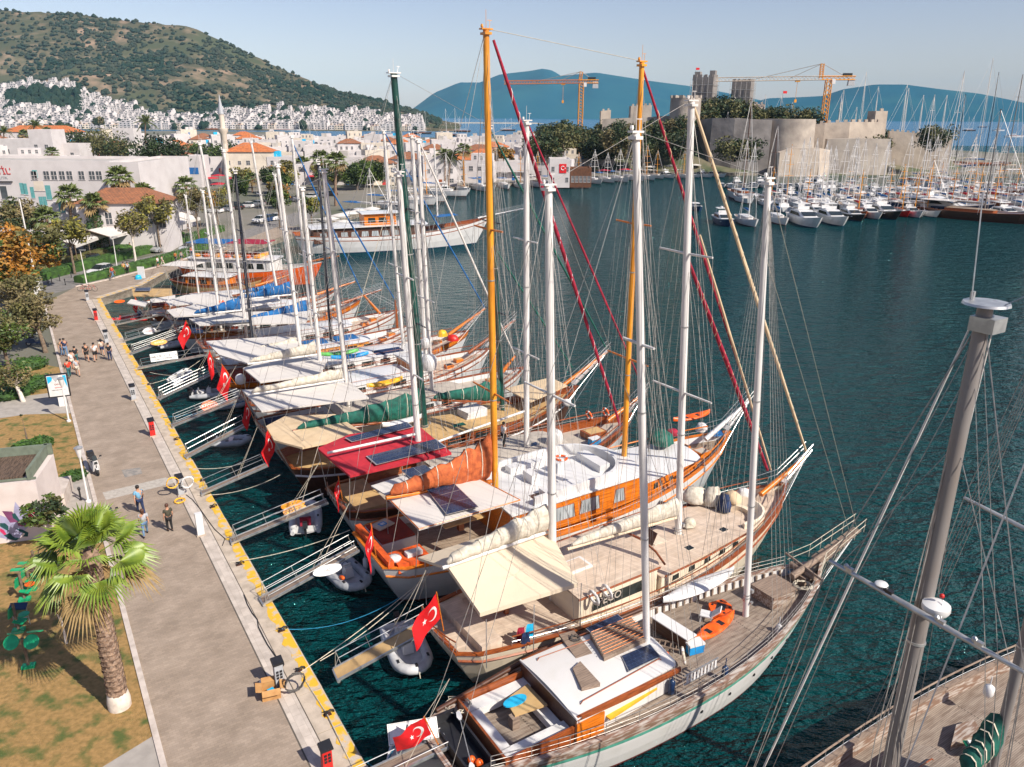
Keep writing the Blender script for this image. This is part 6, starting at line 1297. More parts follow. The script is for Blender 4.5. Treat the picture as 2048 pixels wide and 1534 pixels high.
m=MB(); m.box((0,0,.2),(.25,.2,.15),.4); obj('contents',m,'cyan plastic',t)
cloth_heap(G(532,1372),.3,.35,'white rubbish bag behind the cardboard box','cushion white',41,'bag','rubbish_bag')
# cleats and mooring rings along the edge
for i,(x,y) in enumerate(((598,1343),(563,1262),(655,1430),(478,1130),(352,880),(405,962),(298,770),(262,700),(425,1015))):
    t=thing('mooring_hook','dark iron mooring hook by the yellow quay edge, '+['by the bottom gangway','at the blue line','near the bottom red pedestal','above the double railed gangway','left of the narrow white gangway','by the one railed gangway','below the notice board gangway','nearest the walking group','at the rusty mooring'][i],'mooring hook',G(x,y),HB,'iron mooring hooks along the quay edge'); m=MB(); m.box((0,0,.02),(.3,.18,.04)); obj('base_plate',m,'dark wood',t); m=MB(); m.tube([(0,0,.03),(0,0,.14),(.12,0,.2),(.24,0,.14),(.26,0,.06)],.035,6); m.tube([(-.1,-.12,.12),(.0,0,.15),(-.1,.14,.1)],.03,6); obj('horn',m,'black rubber',t,smooth=60)
m=MB(); P=[G(488,1190),G(495,1210),G(505,1228),G(515,1240),G(517,1255),G(527,1275),G(535,1290),G(550,1312),G(568,1330),G(562,1340)]; m.tube([p+Vector((0,0,.03)) for p in P],.025,5); tag(obj('power_cable',m,'black rubber'),'black cable snaking from the bottom gangway foot to the pedestal','cable')
m=MB(); P=[G(372,990),G(385,1000),G(400,1018),G(415,1040),G(430,1060),G(450,1078),G(445,1092)]; m.tube([p+Vector((0,0,.03)) for p in P],.02,5); tag(obj('power_cable',m,'black rubber'),'dark cable from the yellow hose pedestal along the quay','cable')
# lamp posts
def lamp(x,y,h,label,style=0):
    t=thing('street_lamp',label,'street lamp',G(x,y),0,'lamps along the quay walk'); m=MB(); m.lathe([(.16,0),(.16,.1),(.07,.16),(.05,h*.75),(.045,h*.8)],10); obj('post',m,'gloss white',t,smooth=50)
    m=MB(); m.lathe([(.05,h*.78),(.12,h*.84),(.2,h-.12),(.21,h-.08)],12); obj('lamp_shade',m,'gloss white',t,smooth=50); m=MB(); m.lathe([(.24,h-.1),(.25,h-.06),(.12,h+.02),(.03,h+.06)],12); obj('cap',m,'alloy',t,smooth=50)
lamp(177,1004,3.6,'white lamp post with conical shade beside the scooter'); lamp(138,843,3.5,'white lamp post in front of the poster stand')
def pole(x,y,tx,ty,r,label,mt='mast white',arm=False):
    p=G(x,y); q=D(tx,ty,p.y); t=thing('lamp_pole',label,'lamp pole',p,0); m=MB(); m.tube([(0,0,0),(q.x-p.x,0,q.z)],[r,r*.55],8); obj('post',m,mt,t,smooth=60); m=MB(); m.box((q.x-p.x+.3,0,q.z),(.8,.25,.1)); obj('lamp_head',m,'alloy',t); return t
pole(78,592,38,395,.13,'tall grey lamp pole behind the far poster stand'); pole(175,574,160,500,.09,'white lamp pole with leaning bicycle at the quay corner'); pole(236,546,225,474,.08,'thin lamp pole behind the white car'); pole(318,505,308,450,.07,'thin lamp pole behind the promenade walkers')
t=thing('poster_stand','poster stand with black frame and pale blue poster by the kerb','poster stand',G(127,812),.42); m=MB(); m.box((0,0,.45),(.55,.14,.9)); obj('foot',m,'gloss white',t); m=MB(); m.box((-.1,0,1.75),(1.55,.16,1.9)); o=obj('frame',m,'black plastic',t); m=MB(); m.box((-.1,-.085,1.75),(1.35,.01,1.7)); o=obj('poster',m,'cushion white',o)
m=MB(); m.poly([(-.75,-.095,2.55),(-.75,-.095,1.95),(-.45,-.095,2.2),(-.35,-.095,2.55)]); m.poly([(.55,-.095,2.55),(.55,-.095,1.5),(.42,-.095,2.0),(.3,-.095,2.55)]); obj('poster_corner',m,'cyan plastic',o); m=MB(); m.poly([(-.5,-.096,2.58),(-.2,-.096,2.05),(0,-.096,2.3),(.05,-.096,2.58)]); obj('poster_picture',m,'grey rubber',o)
textmesh('EXPO',.17,'cushion rust',o,(-.1,-.1,1.85),(R(90),0,0)); textmesh('FESTIVAL',.12,'red paint',o,(-.1,-.1,1.6),(R(90),0,0)); textmesh('TURGUTREIS MARINA  7-9',.08,'ink',o,(-.1,-.1,1.4),(R(90),0,0))
t=thing('poster_stand','far poster stand with blank white face beside the tall grey lamp pole','poster stand',G(72,597),.3); m=MB(); m.box((0,0,1.3),(2.1,.2,2.5)); o=obj('frame',m,'alloy',t); m=MB(); m.box((-.1,-.11,1.35),(1.7,.01,2.1)); obj('poster',m,'cushion white',o)
for i,(x,y) in enumerate(((162,1000),(131,570),(104,566),(120,562),(98,572),(143,555))):
    m=MB(); m.lathe([(.09,0),(.09,.05),(.05,.08),(.05,.62),(.08,.68),(.09,.78),(.05,.86),(.01,.88)],10); tag(obj('bollard',m,'black plastic',None,smooth=50,loc=G(x,y)),'small black bollard '+['beside the lamp and scooter path','on the road edge, rightmost of the far row','on the road edge, second from the left','on the far side, behind the second','on the road edge, leftmost','on the far side by the hedge end'][i],'bollard','small black bollards')
# painted wall and reed screen ------------------------------------------------------
M('reed',(.17,.11,.075),.95,(.07,.045,.03),4,.4,.6,st=(6,.7,1),bump=1,bs=8); M('mural white',(.66,.58,.55),.8,(.58,.5,.47),1); M('mural lilac',(.36,.35,.52),.8); M('mural plum',(.2,.05,.14),.8); M('mural teal',(.008,.07,.075),.8); M('mural pink',(.62,.03,.13),.8); M('green grey wood',(.17,.2,.15),.85)
wa,wb=G(-90,1098),G(95,1076); wd=(wb-wa).normalized(); wz=D(92,962,wb.y).z
t=thing('painted_wall','white wall with a painted purple and teal mural, under a reed roof','wall',wa,math.atan2(wd.y,wd.x)); L_=(wb-wa).length; m=MB(); m.box((L_/2,1.8,wz/2),(L_,3.6,wz)); o=obj('wall',m,'mural white',t)
def mural(pts,mt):
    m=MB(); P=[Vector((L_-1+ (x-95)/1.,0,0)) for x,y in pts]
    V=[]
    for x,y in pts:
        d=ray(x,y); inv=Matrix.Rotation(-math.atan2(wd.y,wd.x),3,'Z'); oo=inv@(Vector((0,0,CH))-wa); dd=inv@d; tt=(-.006-oo.y)/dd.y; V.append(oo+dd*tt)
    a=sum((V[i].x*V[(i+1)%len(V)].z-V[(i+1)%len(V)].x*V[i].z) for i in range(len(V)))
    e=.002*mural.k; mural.k+=1
    V=[v-Vector((0,e,0)) for v in V]
    m.poly(V if a>0 else V[::-1]); obj('mural_shape',m,mt,o)
mural.k=0
for mt,pts in (('mural lilac',[(0,1030),(25,1040),(30,1003),(45,1022),(60,1018),(92,1010),(95,1033),(72,1040),(50,1060),(40,1075),(20,1080),(0,1075)]),('mural plum',[(4,1022),(24,1023),(40,1045),(62,1036),(80,1050),(60,1052),(42,1053),(20,1045)]),('mural teal',[(24,1028),(30,1026),(38,1038),(50,1048),(48,1052),(38,1044),(26,1036)]),('mural teal',[(42,1018),(50,1010),(60,1018),(52,1022),(48,1027)]),('mural pink',[(50,1010),(60,1008),(68,1022),(74,1035),(70,1042),(62,1040),(55,1030),(62,1022)]),('mural lilac',[(14,1046),(34,1044),(40,1062),(30,1078),(16,1074)]),('mural teal',[(30,1056),(45,1059),(57,1065),(56,1073),(46,1073),(50,1067),(40,1063)]),('mural pink',[(0,1056),(8,1060),(13,1068),(10,1071),(0,1062)]),('mural teal',[(0,1046),(10,1046),(17,1052),(17,1062),(10,1058),(0,1052)]),('mural teal',[(8,1070),(20,1066),(28,1074),(40,1076),(32,1081),(18,1078)])): mural(pts,mt)
m=MB(); m.tube([Vector((L_-2.35+.22*(k/20)*math.cos(k*.5),-.04,1.25+.22*(k/20)*math.sin(k*.5))) for k in range(24)],.02,4); obj('mural_spiral',m,'mural white',o)
m=MB(); m.box((L_/2-.2,1.9,wz+.12),(L_-1.0,3.0,.1)); rf=obj('reed_roof',m,'reed',t); m=MB()
for c_,d_ in (((L_/2,3.55,wz+.35),(L_,.16,.6)),((L_-.3,1.9,wz+.35),(.16,3.6,.6)),((L_/2,.2,wz+.1),(L_,.08,.1))): m.box(c_,d_)
obj('roof_frame',m,'green grey wood',rf)
m=MB(); m.box((0,0,.45),(1.5,2.6,.9),math.atan2(wd.y,wd.x)+.08); tag(obj('concrete_block',m,'kerb stone',loc=G(112,1000,0)),'pale concrete block at the end of the painted wall','block')
# exercise machines --------------------------------------------------------------
def gym(x,y,label,kind):
    t=thing('exercise_machine',label,'exercise machine',G(x,y),0,'green outdoor exercise machines'); m=MB(); m.box((0,0,.06),(.5,.3,.12),.3); obj('base',m,'green plastic',t)
    m=MB(); m.tube([(0,0,.1),(0,0,1.45)],.06,8); obj('post',m,'bark',t)
    if kind==0:
        for i,(dx,dy,z,tl) in enumerate(((.42,-.1,1.35,.9),(-.42,-.1,1.3,.9),(.42,.25,1.6,-.5),(-.42,.25,1.5,-.5))):
            m=MB(); m.lathe([(.02,-.02),(.3,-.02),(.31,.0),(.3,.02),(.02,.03)],18); o=obj('turning_disc',m,'green plastic',t,smooth=40,loc=(dx,dy,z)); o.rotation_euler=(tl,0,.15)
        m=MB(); m.tube([(-.42,0,1.38),(.42,0,1.38)],.035,6); obj('crossbar',m,'green plastic',t)
    elif kind==1:
        for k in (1,-1):
            m=MB(); m.box((.0,k*.3,.5),(1.6,.08,.06),.15); obj('glide_arm',m,'bark',t)
            for e in (.75,-.75): m=MB(); m.box((e,k*.3,.56),(.55,.2,.06),.15); obj('foot_plate',m,'green plastic',t)
            m=MB(); m.tube([(0,k*.2,.5),(.1,k*.35,1.3),(.35,k*.3,1.6)],.03,6); obj('handle',m,'bark',t,smooth=60)
    else:
        m=MB(); m.box((.15,0,.55),(.45,.4,.06),0,0,1,0,.2); obj('seat',m,'green plastic',t); m=MB(); m.box((-.15,0,1.0),(.06,.4,.5),0,0,1,0,.2); obj('backrest',m,'green plastic',t)
        m=MB(); m.lathe([(.02,-.03),(.22,-.02),(.22,.02),(.02,.03)],14); obj('hand_wheel',m,'green plastic' if kind==2 else 'signal orange',t,loc=(.4,0,.9))
    return t
gym(58,1334,'green exercise machine with four discs, nearest the camera',0); gym(75,1152,'green exercise machine with foot plates below the painted wall',1); gym(62,1180,'green exercise seat behind the one with an orange wheel',2); gym(50,1200,'exercise seat with an orange wheel by the palm fronds',3); gym(38,1262,'exercise seat nearest the dark panel',2)
t=thing('equipment_frame','grey framed panel standing behind the disc machine','panel',G(45,1250),.1); m=MB(); m.box((0,0,1.0),(.75,.35,.04),0,0,1,.5); obj('panel',m,'hull navy',t); m=MB()
for k in (.33,-.33): m.tube([(k,0,0),(k,0,1.0)],.025,5)
m.tube([(-.33,0,.4),(.33,0,.4)],.02,5); obj('legs',m,'alloy',t)
# vehicles ------------------------------------------------------------------------
def wheel(r,w,parent,loc,rim='alloy',name='wheel',n=18):
    m=MB(); rows=[]
    for i in range(n):
        a=2*PI*i/n; rows.append([((r-w*.45+w*.45*math.cos(b_))*math.cos(a),w/2*math.sin(b_),(r-w*.45+w*.45*math.cos(b_))*math.sin(a)) for b_ in [2*PI*j/8 for j in range(8)]])
    rows.append(rows[0]); m.grid(rows,0,True); o=obj(name,m,'black rubber',parent,smooth=60,loc=loc); m=MB(); m.tube([(0,-w*.3,0),(0,w*.3,0)],r-w*.8,14); obj('rim',m,rim,o); return o
def scooter(x,y,rz,label,col='gloss white',case=True):
    t=thing('scooter',label,'scooter',G(x,y),rz,'parked scooters'); wheel(.26,.13,t,(.62,0,.26)); wheel(.26,.14,t,(-.6,0,.26))
    m=MB(); rows=[]
    for X,z0,z1,w_ in ((-.85,.55,.7,.1),(-.7,.35,.8,.17),(-.35,.25,.82,.2),(-.05,.22,.62,.19),(.05,.2,.32,.2),(.25,.2,.34,.2),(.38,.25,.75,.22),(.46,.4,1.0,.2),(.55,.75,1.02,.1)): rows.append([(X,-w_,z0),(X,w_,z0),(X,w_*.9,(z0+z1)*.5),(X,w_*.7,z1),(X,-w_*.7,z1),(X,-w_*.9,(z0+z1)*.5)])
    m.grid(rows,0,True); m.poly(rows[0][::-1]); m.poly(rows[-1]); b_=obj('body',m,col,t,smooth=35)
    m=MB(); m.box((-.4,0,.86),(.75,.3,.1)); obj('saddle',m,'black plastic',t,smooth=20); m=MB(); m.tube([(.42,-.36,1.08),(.46,0,1.05),(.42,.36,1.08)],.02,6); m.tube([(.46,0,1.05),(.62,0,.3)],.03,6); o=obj('handlebar',m,'black plastic',t)
    for k in (1,-1): m=MB(); m.tube([(.44,k*.2,1.08),(.5,k*.3,1.25)],.01,4); m.box((.5,k*.34,1.27),(.03,.14,.09)); obj('mirror',m,'black plastic',o)
    m=MB(); m.box((.6,0,.9),(.06,.2,.14),0,0,.7); obj('headlight',m,'glass',b_); m=MB(); m.box((.66,0,.52),(.34,.14,.05)); obj('mudguard',m,col,t,smooth=20)
    m=MB(); m.poly([(.52,-.14,1.05),(.52,.14,1.05),(.44,.1,1.35),(.44,-.1,1.35)]); obj('windscreen',m,'glass',b_)
    if case: m=MB(); m.box((-.88,0,1.05),(.42,.44,.32),0,0,.85); obj('top_case',m,'black plastic',t,smooth=20)
    return t
scooter(192,945,near+.12,'white scooter with red trim and black top case parked on the walk','gloss white'); scooter(224,1052,near+.05,'dark blue scooter half hidden by the palm fronds','hull navy',False)
for i,(x,y,c_) in enumerate(((72,690,'hull navy'),(62,672,'black plastic'),(28,668,'gloss white'),(38,650,'cyan plastic'),(18,690,'hull navy'))): scooter(x,y,.6+.2*i,['dark motorcycle parked beneath the willow like tree, nearest the walk','black motorcycle beneath the willow like tree, second','white motorcycle among the leaves at the left edge','light blue scooter farthest back at the left edge','dark scooter under the green tree at the left edge'][i],c_,i%2==0)
def car(x,y,rz,label,col,group='cars parked or driving behind the promenade'):
    t=thing('car',label,'car',G(x,y),rz,group); m=MB(); rows=[]
    S=[(-2.05,.35,.75,.72),(-1.95,.25,.92,.8),(-1.5,.2,.98,.84),(-.9,.2,.98,.86),(0,.2,.96,.86),(.9,.2,.95,.86),(1.5,.2,.84,.83),(1.95,.25,.72,.76),(2.08,.35,.58,.6)]
    for X,z0,z1,w_ in S: rows.append([(X,-w_,z0),(X,w_,z0),(X,w_*1.02,(z0+z1)*.5),(X,w_*.93,z1),(X,-w_*.93,z1),(X,-w_*1.02,(z0+z1)*.5)])
    m.grid(rows,0,True); m.poly(rows[0][::-1]); m.poly(rows[-1]); b_=obj('body',m,col,t,smooth=30)
    m=MB(); a=[(-1.75,.95),(-1.35,1.42),(.15,1.45),(1.0,.95)]
    m.add([(x,k*(.76 if z<1 else .6),z) for k in (-1,1) for x,z in a],[(0,3,2,1),(4,5,6,7),(1,2,6,5)],[1,1,0]); m.add([(x,k*(.76 if z<1 else .6),z) for k in (-1,1) for x,z in a],[(2,3,7,6),(0,1,5,4)],1)
    m.box((-.45,0,1.2),(.07,1.3,.46)); m.box((-.6,0,1.455),(1.45,1.16,.03)); obj('cabin',m,[col,'glass'],b_,smooth=25)
    for X in (1.3,-1.3):
        for k in (1,-1): wheel(.31,.2,t,(X,k*.78,.31),n=14)
    for k in (1,-1): m=MB(); m.box((2.0,k*.58,.62),(.1,.3,.14)); obj('headlight',m,'steel',b_); m=MB(); m.box((-2.0,k*.62,.78),(.08,.2,.2)); obj('tail_light',m,'red paint',b_)
    return t
rd=math.atan2((G(330,520)-G(150,563)).y,(G(330,520)-G(150,563)).x)
car(203,549,rd+PI,'white hatchback driving past the clipped hedge','gloss white')
for i,(x,y,c_,lb) in enumerate(((322,503,'alloy','silver car behind the hedge by the walkers'),(380,502,'grey rubber','grey car beyond the silver one'),(520,445,'gloss white','white car parked behind the masts, left'),(535,443,'hull navy','dark blue car parked behind the masts'),(552,440,'gloss white','white car parked behind the masts, right'),(180,528,'hull dark','dark car parked under the trees before the cafe'))): car(x,y,rd+PI,lb,c_)
def bicycle(x,y,rz,label,tilt=0.):
    t=thing('bicycle',label,'bicycle',G(x,y),rz); 
    for X in (.52,-.52): 
        m=MB(); m.tube([(.33*math.cos(a),0,.33*math.sin(a)) for a in [2*PI*i/18 for i in range(19)]],.02,5); o=obj('wheel',m,'black rubber',t,loc=(X,0,.34)); m=MB()
        for a in range(6): m.tube([(0,0,0),(.32*math.cos(a),0,.32*math.sin(a))],.004,3)
        obj('spokes',m,'steel',o)
    m=MB(); m.tube([(-.52,0,.34),(-.1,0,.33),(.4,0,.85),(-.22,0,.8),(-.1,0,.33)],.018,5); m.tube([(-.22,0,.8),(-.52,0,.34)],.014,5); m.tube([(.4,0,.85),(.52,0,.34)],.018,5); obj('frame',m,'red paint',t); m=MB(); m.box((-.25,0,.92),(.24,.13,.05)); obj('saddle',m,'black plastic',t); m=MB(); m.tube([(.38,-.28,1.02),(.4,0,.98),(.38,.28,1.02)],.014,5); obj('handlebar',m,'alloy',t); t.rotation_euler=(tilt,0,rz); return t
bicycle(170,582,.3,'red bicycle leaning at the foot of the white lamp pole, left one',.15); bicycle(182,583,.1,'bicycle leaning at the foot of the white lamp pole, right one',-.12); bicycle(226,556,rd,'bicycle ridden along the far promenade'); person(0,0,'person in red riding a bicycle on the far promenade','walk',rd,'red','jeans',loc=G(226,556,.35))
cloth_heap(G(277,558),.45,.6,'light blue bag beside the white post at the far quay edge','cyan plastic',51,'bag','bag'); m=MB(); m.box((0,0,.8),(.9,.25,1.6)); tag(obj('white_post',m,'gloss white',loc=G(284,556)),'white marker slab at the far quay edge','marker slab')
tree('tree_stump','bare dark stake with a bush at its foot in the grass bank',G(58,898),2.6,.2,['leaf dark'],20,.08,.07,seed=88,clumps=2)
# ---------------------------------------------------------------- town
M('lime wall',(.6,.56,.55),.85,(.5,.46,.45),.35,.4,.75); M('cream wall',(.66,.58,.48),.85,(.55,.48,.4),.4); M('pink wall',(.7,.58,.52),.85); M('flat roof',(.5,.46,.42),.9,(.34,.32,.3),.4); M('roof tile',(.62,.2,.06),.85,(.42,.13,.045),1.2,.4,.65,tex='plank',bw=.5,bh=.35,mo=.03,c3=(.6,.5,.45)); M('roof tile old',(.38,.15,.07),.85,(.25,.11,.06),1.5,tex='plank',bw=.5,bh=.35,mo=.03)
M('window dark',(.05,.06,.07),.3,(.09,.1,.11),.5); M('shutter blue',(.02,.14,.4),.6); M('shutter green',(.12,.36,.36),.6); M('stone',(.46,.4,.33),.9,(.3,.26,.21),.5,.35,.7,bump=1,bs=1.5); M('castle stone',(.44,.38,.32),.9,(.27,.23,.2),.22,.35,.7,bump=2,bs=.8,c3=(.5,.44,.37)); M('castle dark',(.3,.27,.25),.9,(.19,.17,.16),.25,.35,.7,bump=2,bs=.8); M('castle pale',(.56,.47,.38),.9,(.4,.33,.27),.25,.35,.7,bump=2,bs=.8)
def win(parent,x,z,w,h,y,mt='window dark',fr=True,me=[]):
    key=(round(w,1),round(h,1),mt)
    if key not in WM:
        m=MB(); m.box((0,.03,0),(w,.06,h),0,0); m.box((0,-.03,-h/2-.05),(w*1.2,.1,.08),0,1); 
        if fr: m.box((0,-.012,0),(.07,.04,h),0,1); m.box((0,-.012,0),(w,.04,.07),0,1); m.box((-w/2,-.015,0),(.08,.05,h),0,1); m.box((w/2,-.015,0),(.08,.05,h),0,1)
        WM[key]=m.mesh('window',[mt,'lime wall'])
    return link('window',WM[key],parent,(x,y,z))
WM={}
def house(w,d,h,kind,seed,roof='flat',wallm='lime wall',wm='window dark',label='',cat='house',p=(0,0,0),rz=0,group=None):
    random.seed(seed); t=thing('house',label,cat,p,rz,group); m=MB(); m.box((0,d/2,h/2-.5),(w,d,h+1)); 
    if roof=='flat':
        for c_,d_ in (((0,.12,h+.25),(w,.25,.5)),((0,d-.12,h+.25),(w,.25,.5)),((w/2-.12,d/2,h+.25),(.25,d-.5,.5)),((-w/2+.12,d/2,h+.25),(.25,d-.5,.5))): m.box(c_,d_)
    wl=obj('wall',m,wallm,t)
    if roof=='flat': 
        m=MB(); m.box((0,d/2,h+.03),(w-.5,d-.5,.06)); r=obj('roof',m,'flat roof',t)
        for i in range(3): m=MB(); x,y=random.uniform(-w*.35,w*.35),random.uniform(d*.2,d*.8); s=random.choice([.8,1.3,2.2]); m.box((x,y,h+s/2),(s*1.2,s,s)); obj(('roof_box','chimney','roof_box')[i],m,['lime wall','lime wall','cyan plastic' if seed%5==0 else 'flat roof'][i],r)
    elif roof=='step':
        m=MB(); m.box((w*.15,d*.6,h+1.4),(w*.6,d*.6,2.9)); u=obj('upper_floor',m,wallm,wl); m=MB(); m.box((0,d/2,h+.03),(w-.3,d-.3,.06)); obj('roof',m,'flat roof',t); m=MB(); m.box((0,.1,h+.35),(w,.12,.7)); obj('parapet',m,wallm,wl)
        for k in range(3): win(u,w*.15+(k-1)*w*.18,h+1.6,.9,1.2,d*.3-.02)
    else:
        m=MB(); o=.5; r0=[(-w/2-o,-o,h),(w/2+o,-o,h),(w/2+o,d+o,h),(-w/2-o,d+o,h)]; hh=min(w,d)*.24; q=min(w,d)*.5; r1=[(-w/2+q*.95,d/2-.05,h+hh),(w/2-q*.95,d/2-.05,h+hh)]
        m.add(r0+r1,[(0,1,5,4),(1,2,5),(2,3,4,5),(3,0,4),(3,2,1,0)]); obj('roof',m,'roof tile' if roof=='tile' else 'roof tile old',t)
    nf=max(1,int(h/3.1)); nw=max(2,int(w/3.0))
    for f in range(nf):
        for i in range(nw):
            if f==0 and i==nw//2: m=MB(); m.box((0,.02,1.05),(1.1,.06,2.1)); link('door',m.mesh('door',[random.choice(['varnish','shutter blue','window dark','red paint'])]),wl,(-w/2+w*(i+.5)/nw,-.02,0)); continue
            if random.random()<.13: continue
            win(wl,-w/2+w*(i+.5)/nw+random.uniform(-.2,.2),1.7+3.05*f,random.choice([.9,1.1,1.4]),random.choice([1.2,1.5]),-.02,wm)
    for i in range(max(1,int(d/4.5))): 
        for f in range(nf): o=win(wl,0,1.7+3.05*f,1.1,1.3,0); o.location=(w/2+.02,d*(i+.5)/max(1,int(d/4.5)),1.7+3.05*f); o.rotation_euler=(0,0,PI/2)
    if kind==1: m=MB(); m.box((0,-1.1,2.9),(w*.8,2.2,.12),0,0,1,.12); obj('shop_awning',m,random.choice(['canvas red','canvas white','canvas blue','canvas white']),wl)
    if kind==2: m=MB(); m.box((0,-.7,3.0),(w*.7,1.4,.15)); m.box((0,-1.35,3.5),(w*.7,.06,.9)); obj('balcony',m,wallm,wl)
    return t
protos=[]; K=0
GH='white town houses between the bays'
def shore_y(x): return lerp_tab([(480,415),(620,400),(720,392),(800,383),(860,370),(980,361),(1120,354),(1300,342)],x)
specs=[(12,9,6.3,1,'flat'),(14,10,6.3,2,'flat'),(10,9,9.2,2,'flat'),(15,11,6.2,0,'tile'),(12,9,6.3,0,'step'),(9,9,6.2,1,'flat'),(17,10,6.3,1,'flat'),(11,10,9.3,0,'flat'),(13,9,3.4,0,'step'),(12,10,6.2,2,'old')]
cols_=['white','plain white','bright white','chalky white','off white']
def near_land(x): 
    for a,b_ in ((1000,'behind the orange mast'),):
        pass
    for a,t_ in ((120,'at the far left'),(260,'left of the pine clump'),(430,'between the pines and the minaret'),(560,'right of the minaret'),(700,'behind the dense white masts'),(800,'behind the playground'),(880,'behind the green mast'),(960,'left of the orange mast'),(1060,'right of the orange mast'),(1150,'behind the white twin masts'),(1400,'near the tree covered headland')):
        if x<a: return t_
    return 'on the right'
cnt={}
for row in range(8):
    x=-60+random.uniform(0,20) if row>2 else (540 if row else 850)
    while True:
        if x<480:
            y=[0,0,0,348,330,314,300,289][row]
        else: 
            y=shore_y(x)-[0,13,24,34,44,54,63,71][row]; 
            if x<840: y=min(y,[0,370,352,338,325,312,300,291][row]) if row else 0
        xm=1075 if row>1 else (1165 if row==1 else 1130)
        if x>xm: break
        if y<284 or y==0: x+=30; 
        if y<284 or y==0:
            if x>1100: break
            continue
        K+=1; s=specs[(K*7+row*3)%10]; p=G(x,y); f=random.uniform(.9,1.12); random.seed(K*13)
        wpx=s[0]*f*F/p.y*.95
        if x<480 and wpx and 150<x+wpx/2<270 and y>320: x+=wpx; continue
        p=G(x+wpx/2,y); wm='shutter blue' if K%7==0 else 'window dark'; wl=['lime wall','lime wall','lime wall','cream wall','lime wall'][K%5] if row else 'lime wall'
        nm=near_land(x+wpx/2); k2=(s[4],nm,row); 
        fl='three storey' if s[2]>9 else ('single storey' if s[2]<4 else 'two storey')
        lb='%s %s house %s, %s'%(('cream' if wl=='cream wall' else 'white'),fl,{'flat':'with flat roof','tile':'with orange hipped roof','old':'with brown hipped roof','step':'with set back upper floor'}[s[4]],nm)+', '+['first row on the water','second row','third row','fourth row','fifth row','sixth row','seventh row','back row'][row]
        if len(lb.split())>16: lb=lb.replace(' house','').replace(', first row on the water',', waterfront')
        cnt[lb]=cnt.get(lb,0)+1
        if cnt[lb]>1: lb=lb.replace('white','white',1)+(', right neighbour' if cnt[lb]==2 else ', far right')
        house(s[0]*f,s[1],s[2]*random.uniform(.9,1.1),s[3] if row<3 else 0,K,s[4],wl,wm,lb,'house',p,math.atan2(p.y,p.x)-PI/2+random.uniform(-.25,.25),GH); x+=wpx*random.uniform(1.0,1.12)
# hillside ---------------------------------------------------------------------
def simple_house(seed,w,d,h):
    random.seed(seed); m=MB(); m.box((0,0,h/2-2),(w,d,h+4),0,0); m.box((w*.2,d*.15,h+1.2),(w*.5,d*.5,2.4),0,0); n=3
    for f in range(int(h/3)):
        for i in range(n): m.box((-w/2+w*(i+.5)/n,-d/2-.01,1.6+3*f),(w*random.choice([.12,.18,.22]),.1,1.5),0,1)
    m.box((w*.2,-d*.1-.02,h+1.3),(w*.25,.1,1.4),0,1); m.box((0,0,h+.02),(w*.96,d*.96,.05),0,2); return m
HP=[simple_house(i,*s).mesh('hillside_house',['lime wall','window dark','flat roof'] if i!=3 else ['cream wall','window dark','roof tile']) for i,s in enumerate(((11,9,6),(14,9,6),(9,8,9),(12,10,6),(18,10,9)))]
def top_t(x): return lerp_tab([(-100,.48),(0,.46),(120,.40),(250,.3),(340,.26),(500,.27),(640,.33),(760,.42),(860,.5)],x)
cand=[]; random.seed(77)
for r in range(26):
    t=.02+r*.0185; x=-40+random.uniform(0,8)
    while x<840:
        if t<top_t(x)*random.uniform(.85,1.03) and not (25<x<165 and .2<t<.31):
            cand.append((t,x))
        x+=random.uniform(9,14)+ (5 if random.random()<.2 else 0)
cand.sort(); big=cand[:190]; rest=cand[190:]
seg=['far left','left of the pines','behind the pines','left of the minaret','right of the minaret','behind the first white masts','behind the middle masts','left of the green mast','right of the green mast']
for i,(t,x) in enumerate(big):
    p=hill_z(x,t); o=link('hillside_house',HP[(i*3)%5],None,p,random.uniform(-.5,.3)); k=(i*3)%5
    lb=['small white','wide white','tall white','cream and orange','long white'][k]+' hillside house on the lower slope, '+seg[max(0,min(8,int(x/95)))]
    tag(o,lb,'house','white houses climbing the hillside')
mm=MB(); hm=[simple_house(i,*s) for i,s in enumerate(((11,9,6),(14,9,6),(9,8,9)))]
for i,(t,x) in enumerate(rest):
    p=hill_z(x,t); q=hm[i%3]; a=random.uniform(-.5,.3); c_,s_=math.cos(a),math.sin(a); f=random.uniform(.8,1.15); mm.add([(p.x+(v[0]*c_-v[1]*s_)*f,p.y+(v[0]*s_+v[1]*c_)*f,p.z+v[2]*f) for v in q.v],q.f,q.m)
o=obj('upper_hillside_houses',mm,['lime wall','window dark','flat roof']); tag(o,'hundreds of small white houses covering the upper slope of the hill','houses',kind='stuff')
# scrub and trees on the hill
def blob(m,p,r,h,mi=0,n=6):
    a=random.uniform(0,6.28); V=[]
    for k,(rr,zz) in enumerate(((.7,0),(1,.4),(.65,.8))): V+=[(p.x+r*rr*random.uniform(.75,1.2)*math.cos(a+6.283*j/n),p.y+r*rr*random.uniform(.75,1.2)*math.sin(a+6.283*j/n),p.z+h*zz*random.uniform(.85,1.1)-.5) for j in range(n)]
    V.append((p.x,p.y,p.z+h)); m.add(V,[(i*n+j,i*n+(j+1)%n,(i+1)*n+(j+1)%n,(i+1)*n+j) for i in range(2) for j in range(n)]+[(2*n+j,2*n+(j+1)%n,3*n) for j in range(n)],mi)
random.seed(5); m=MB()
M('scrub',(.028,.046,.036),.95,(.055,.06,.042),.05,.35,.7,spec=0); M('scrub dark',(.016,.034,.026),.95,(.03,.045,.03),.05,spec=0)
n=0
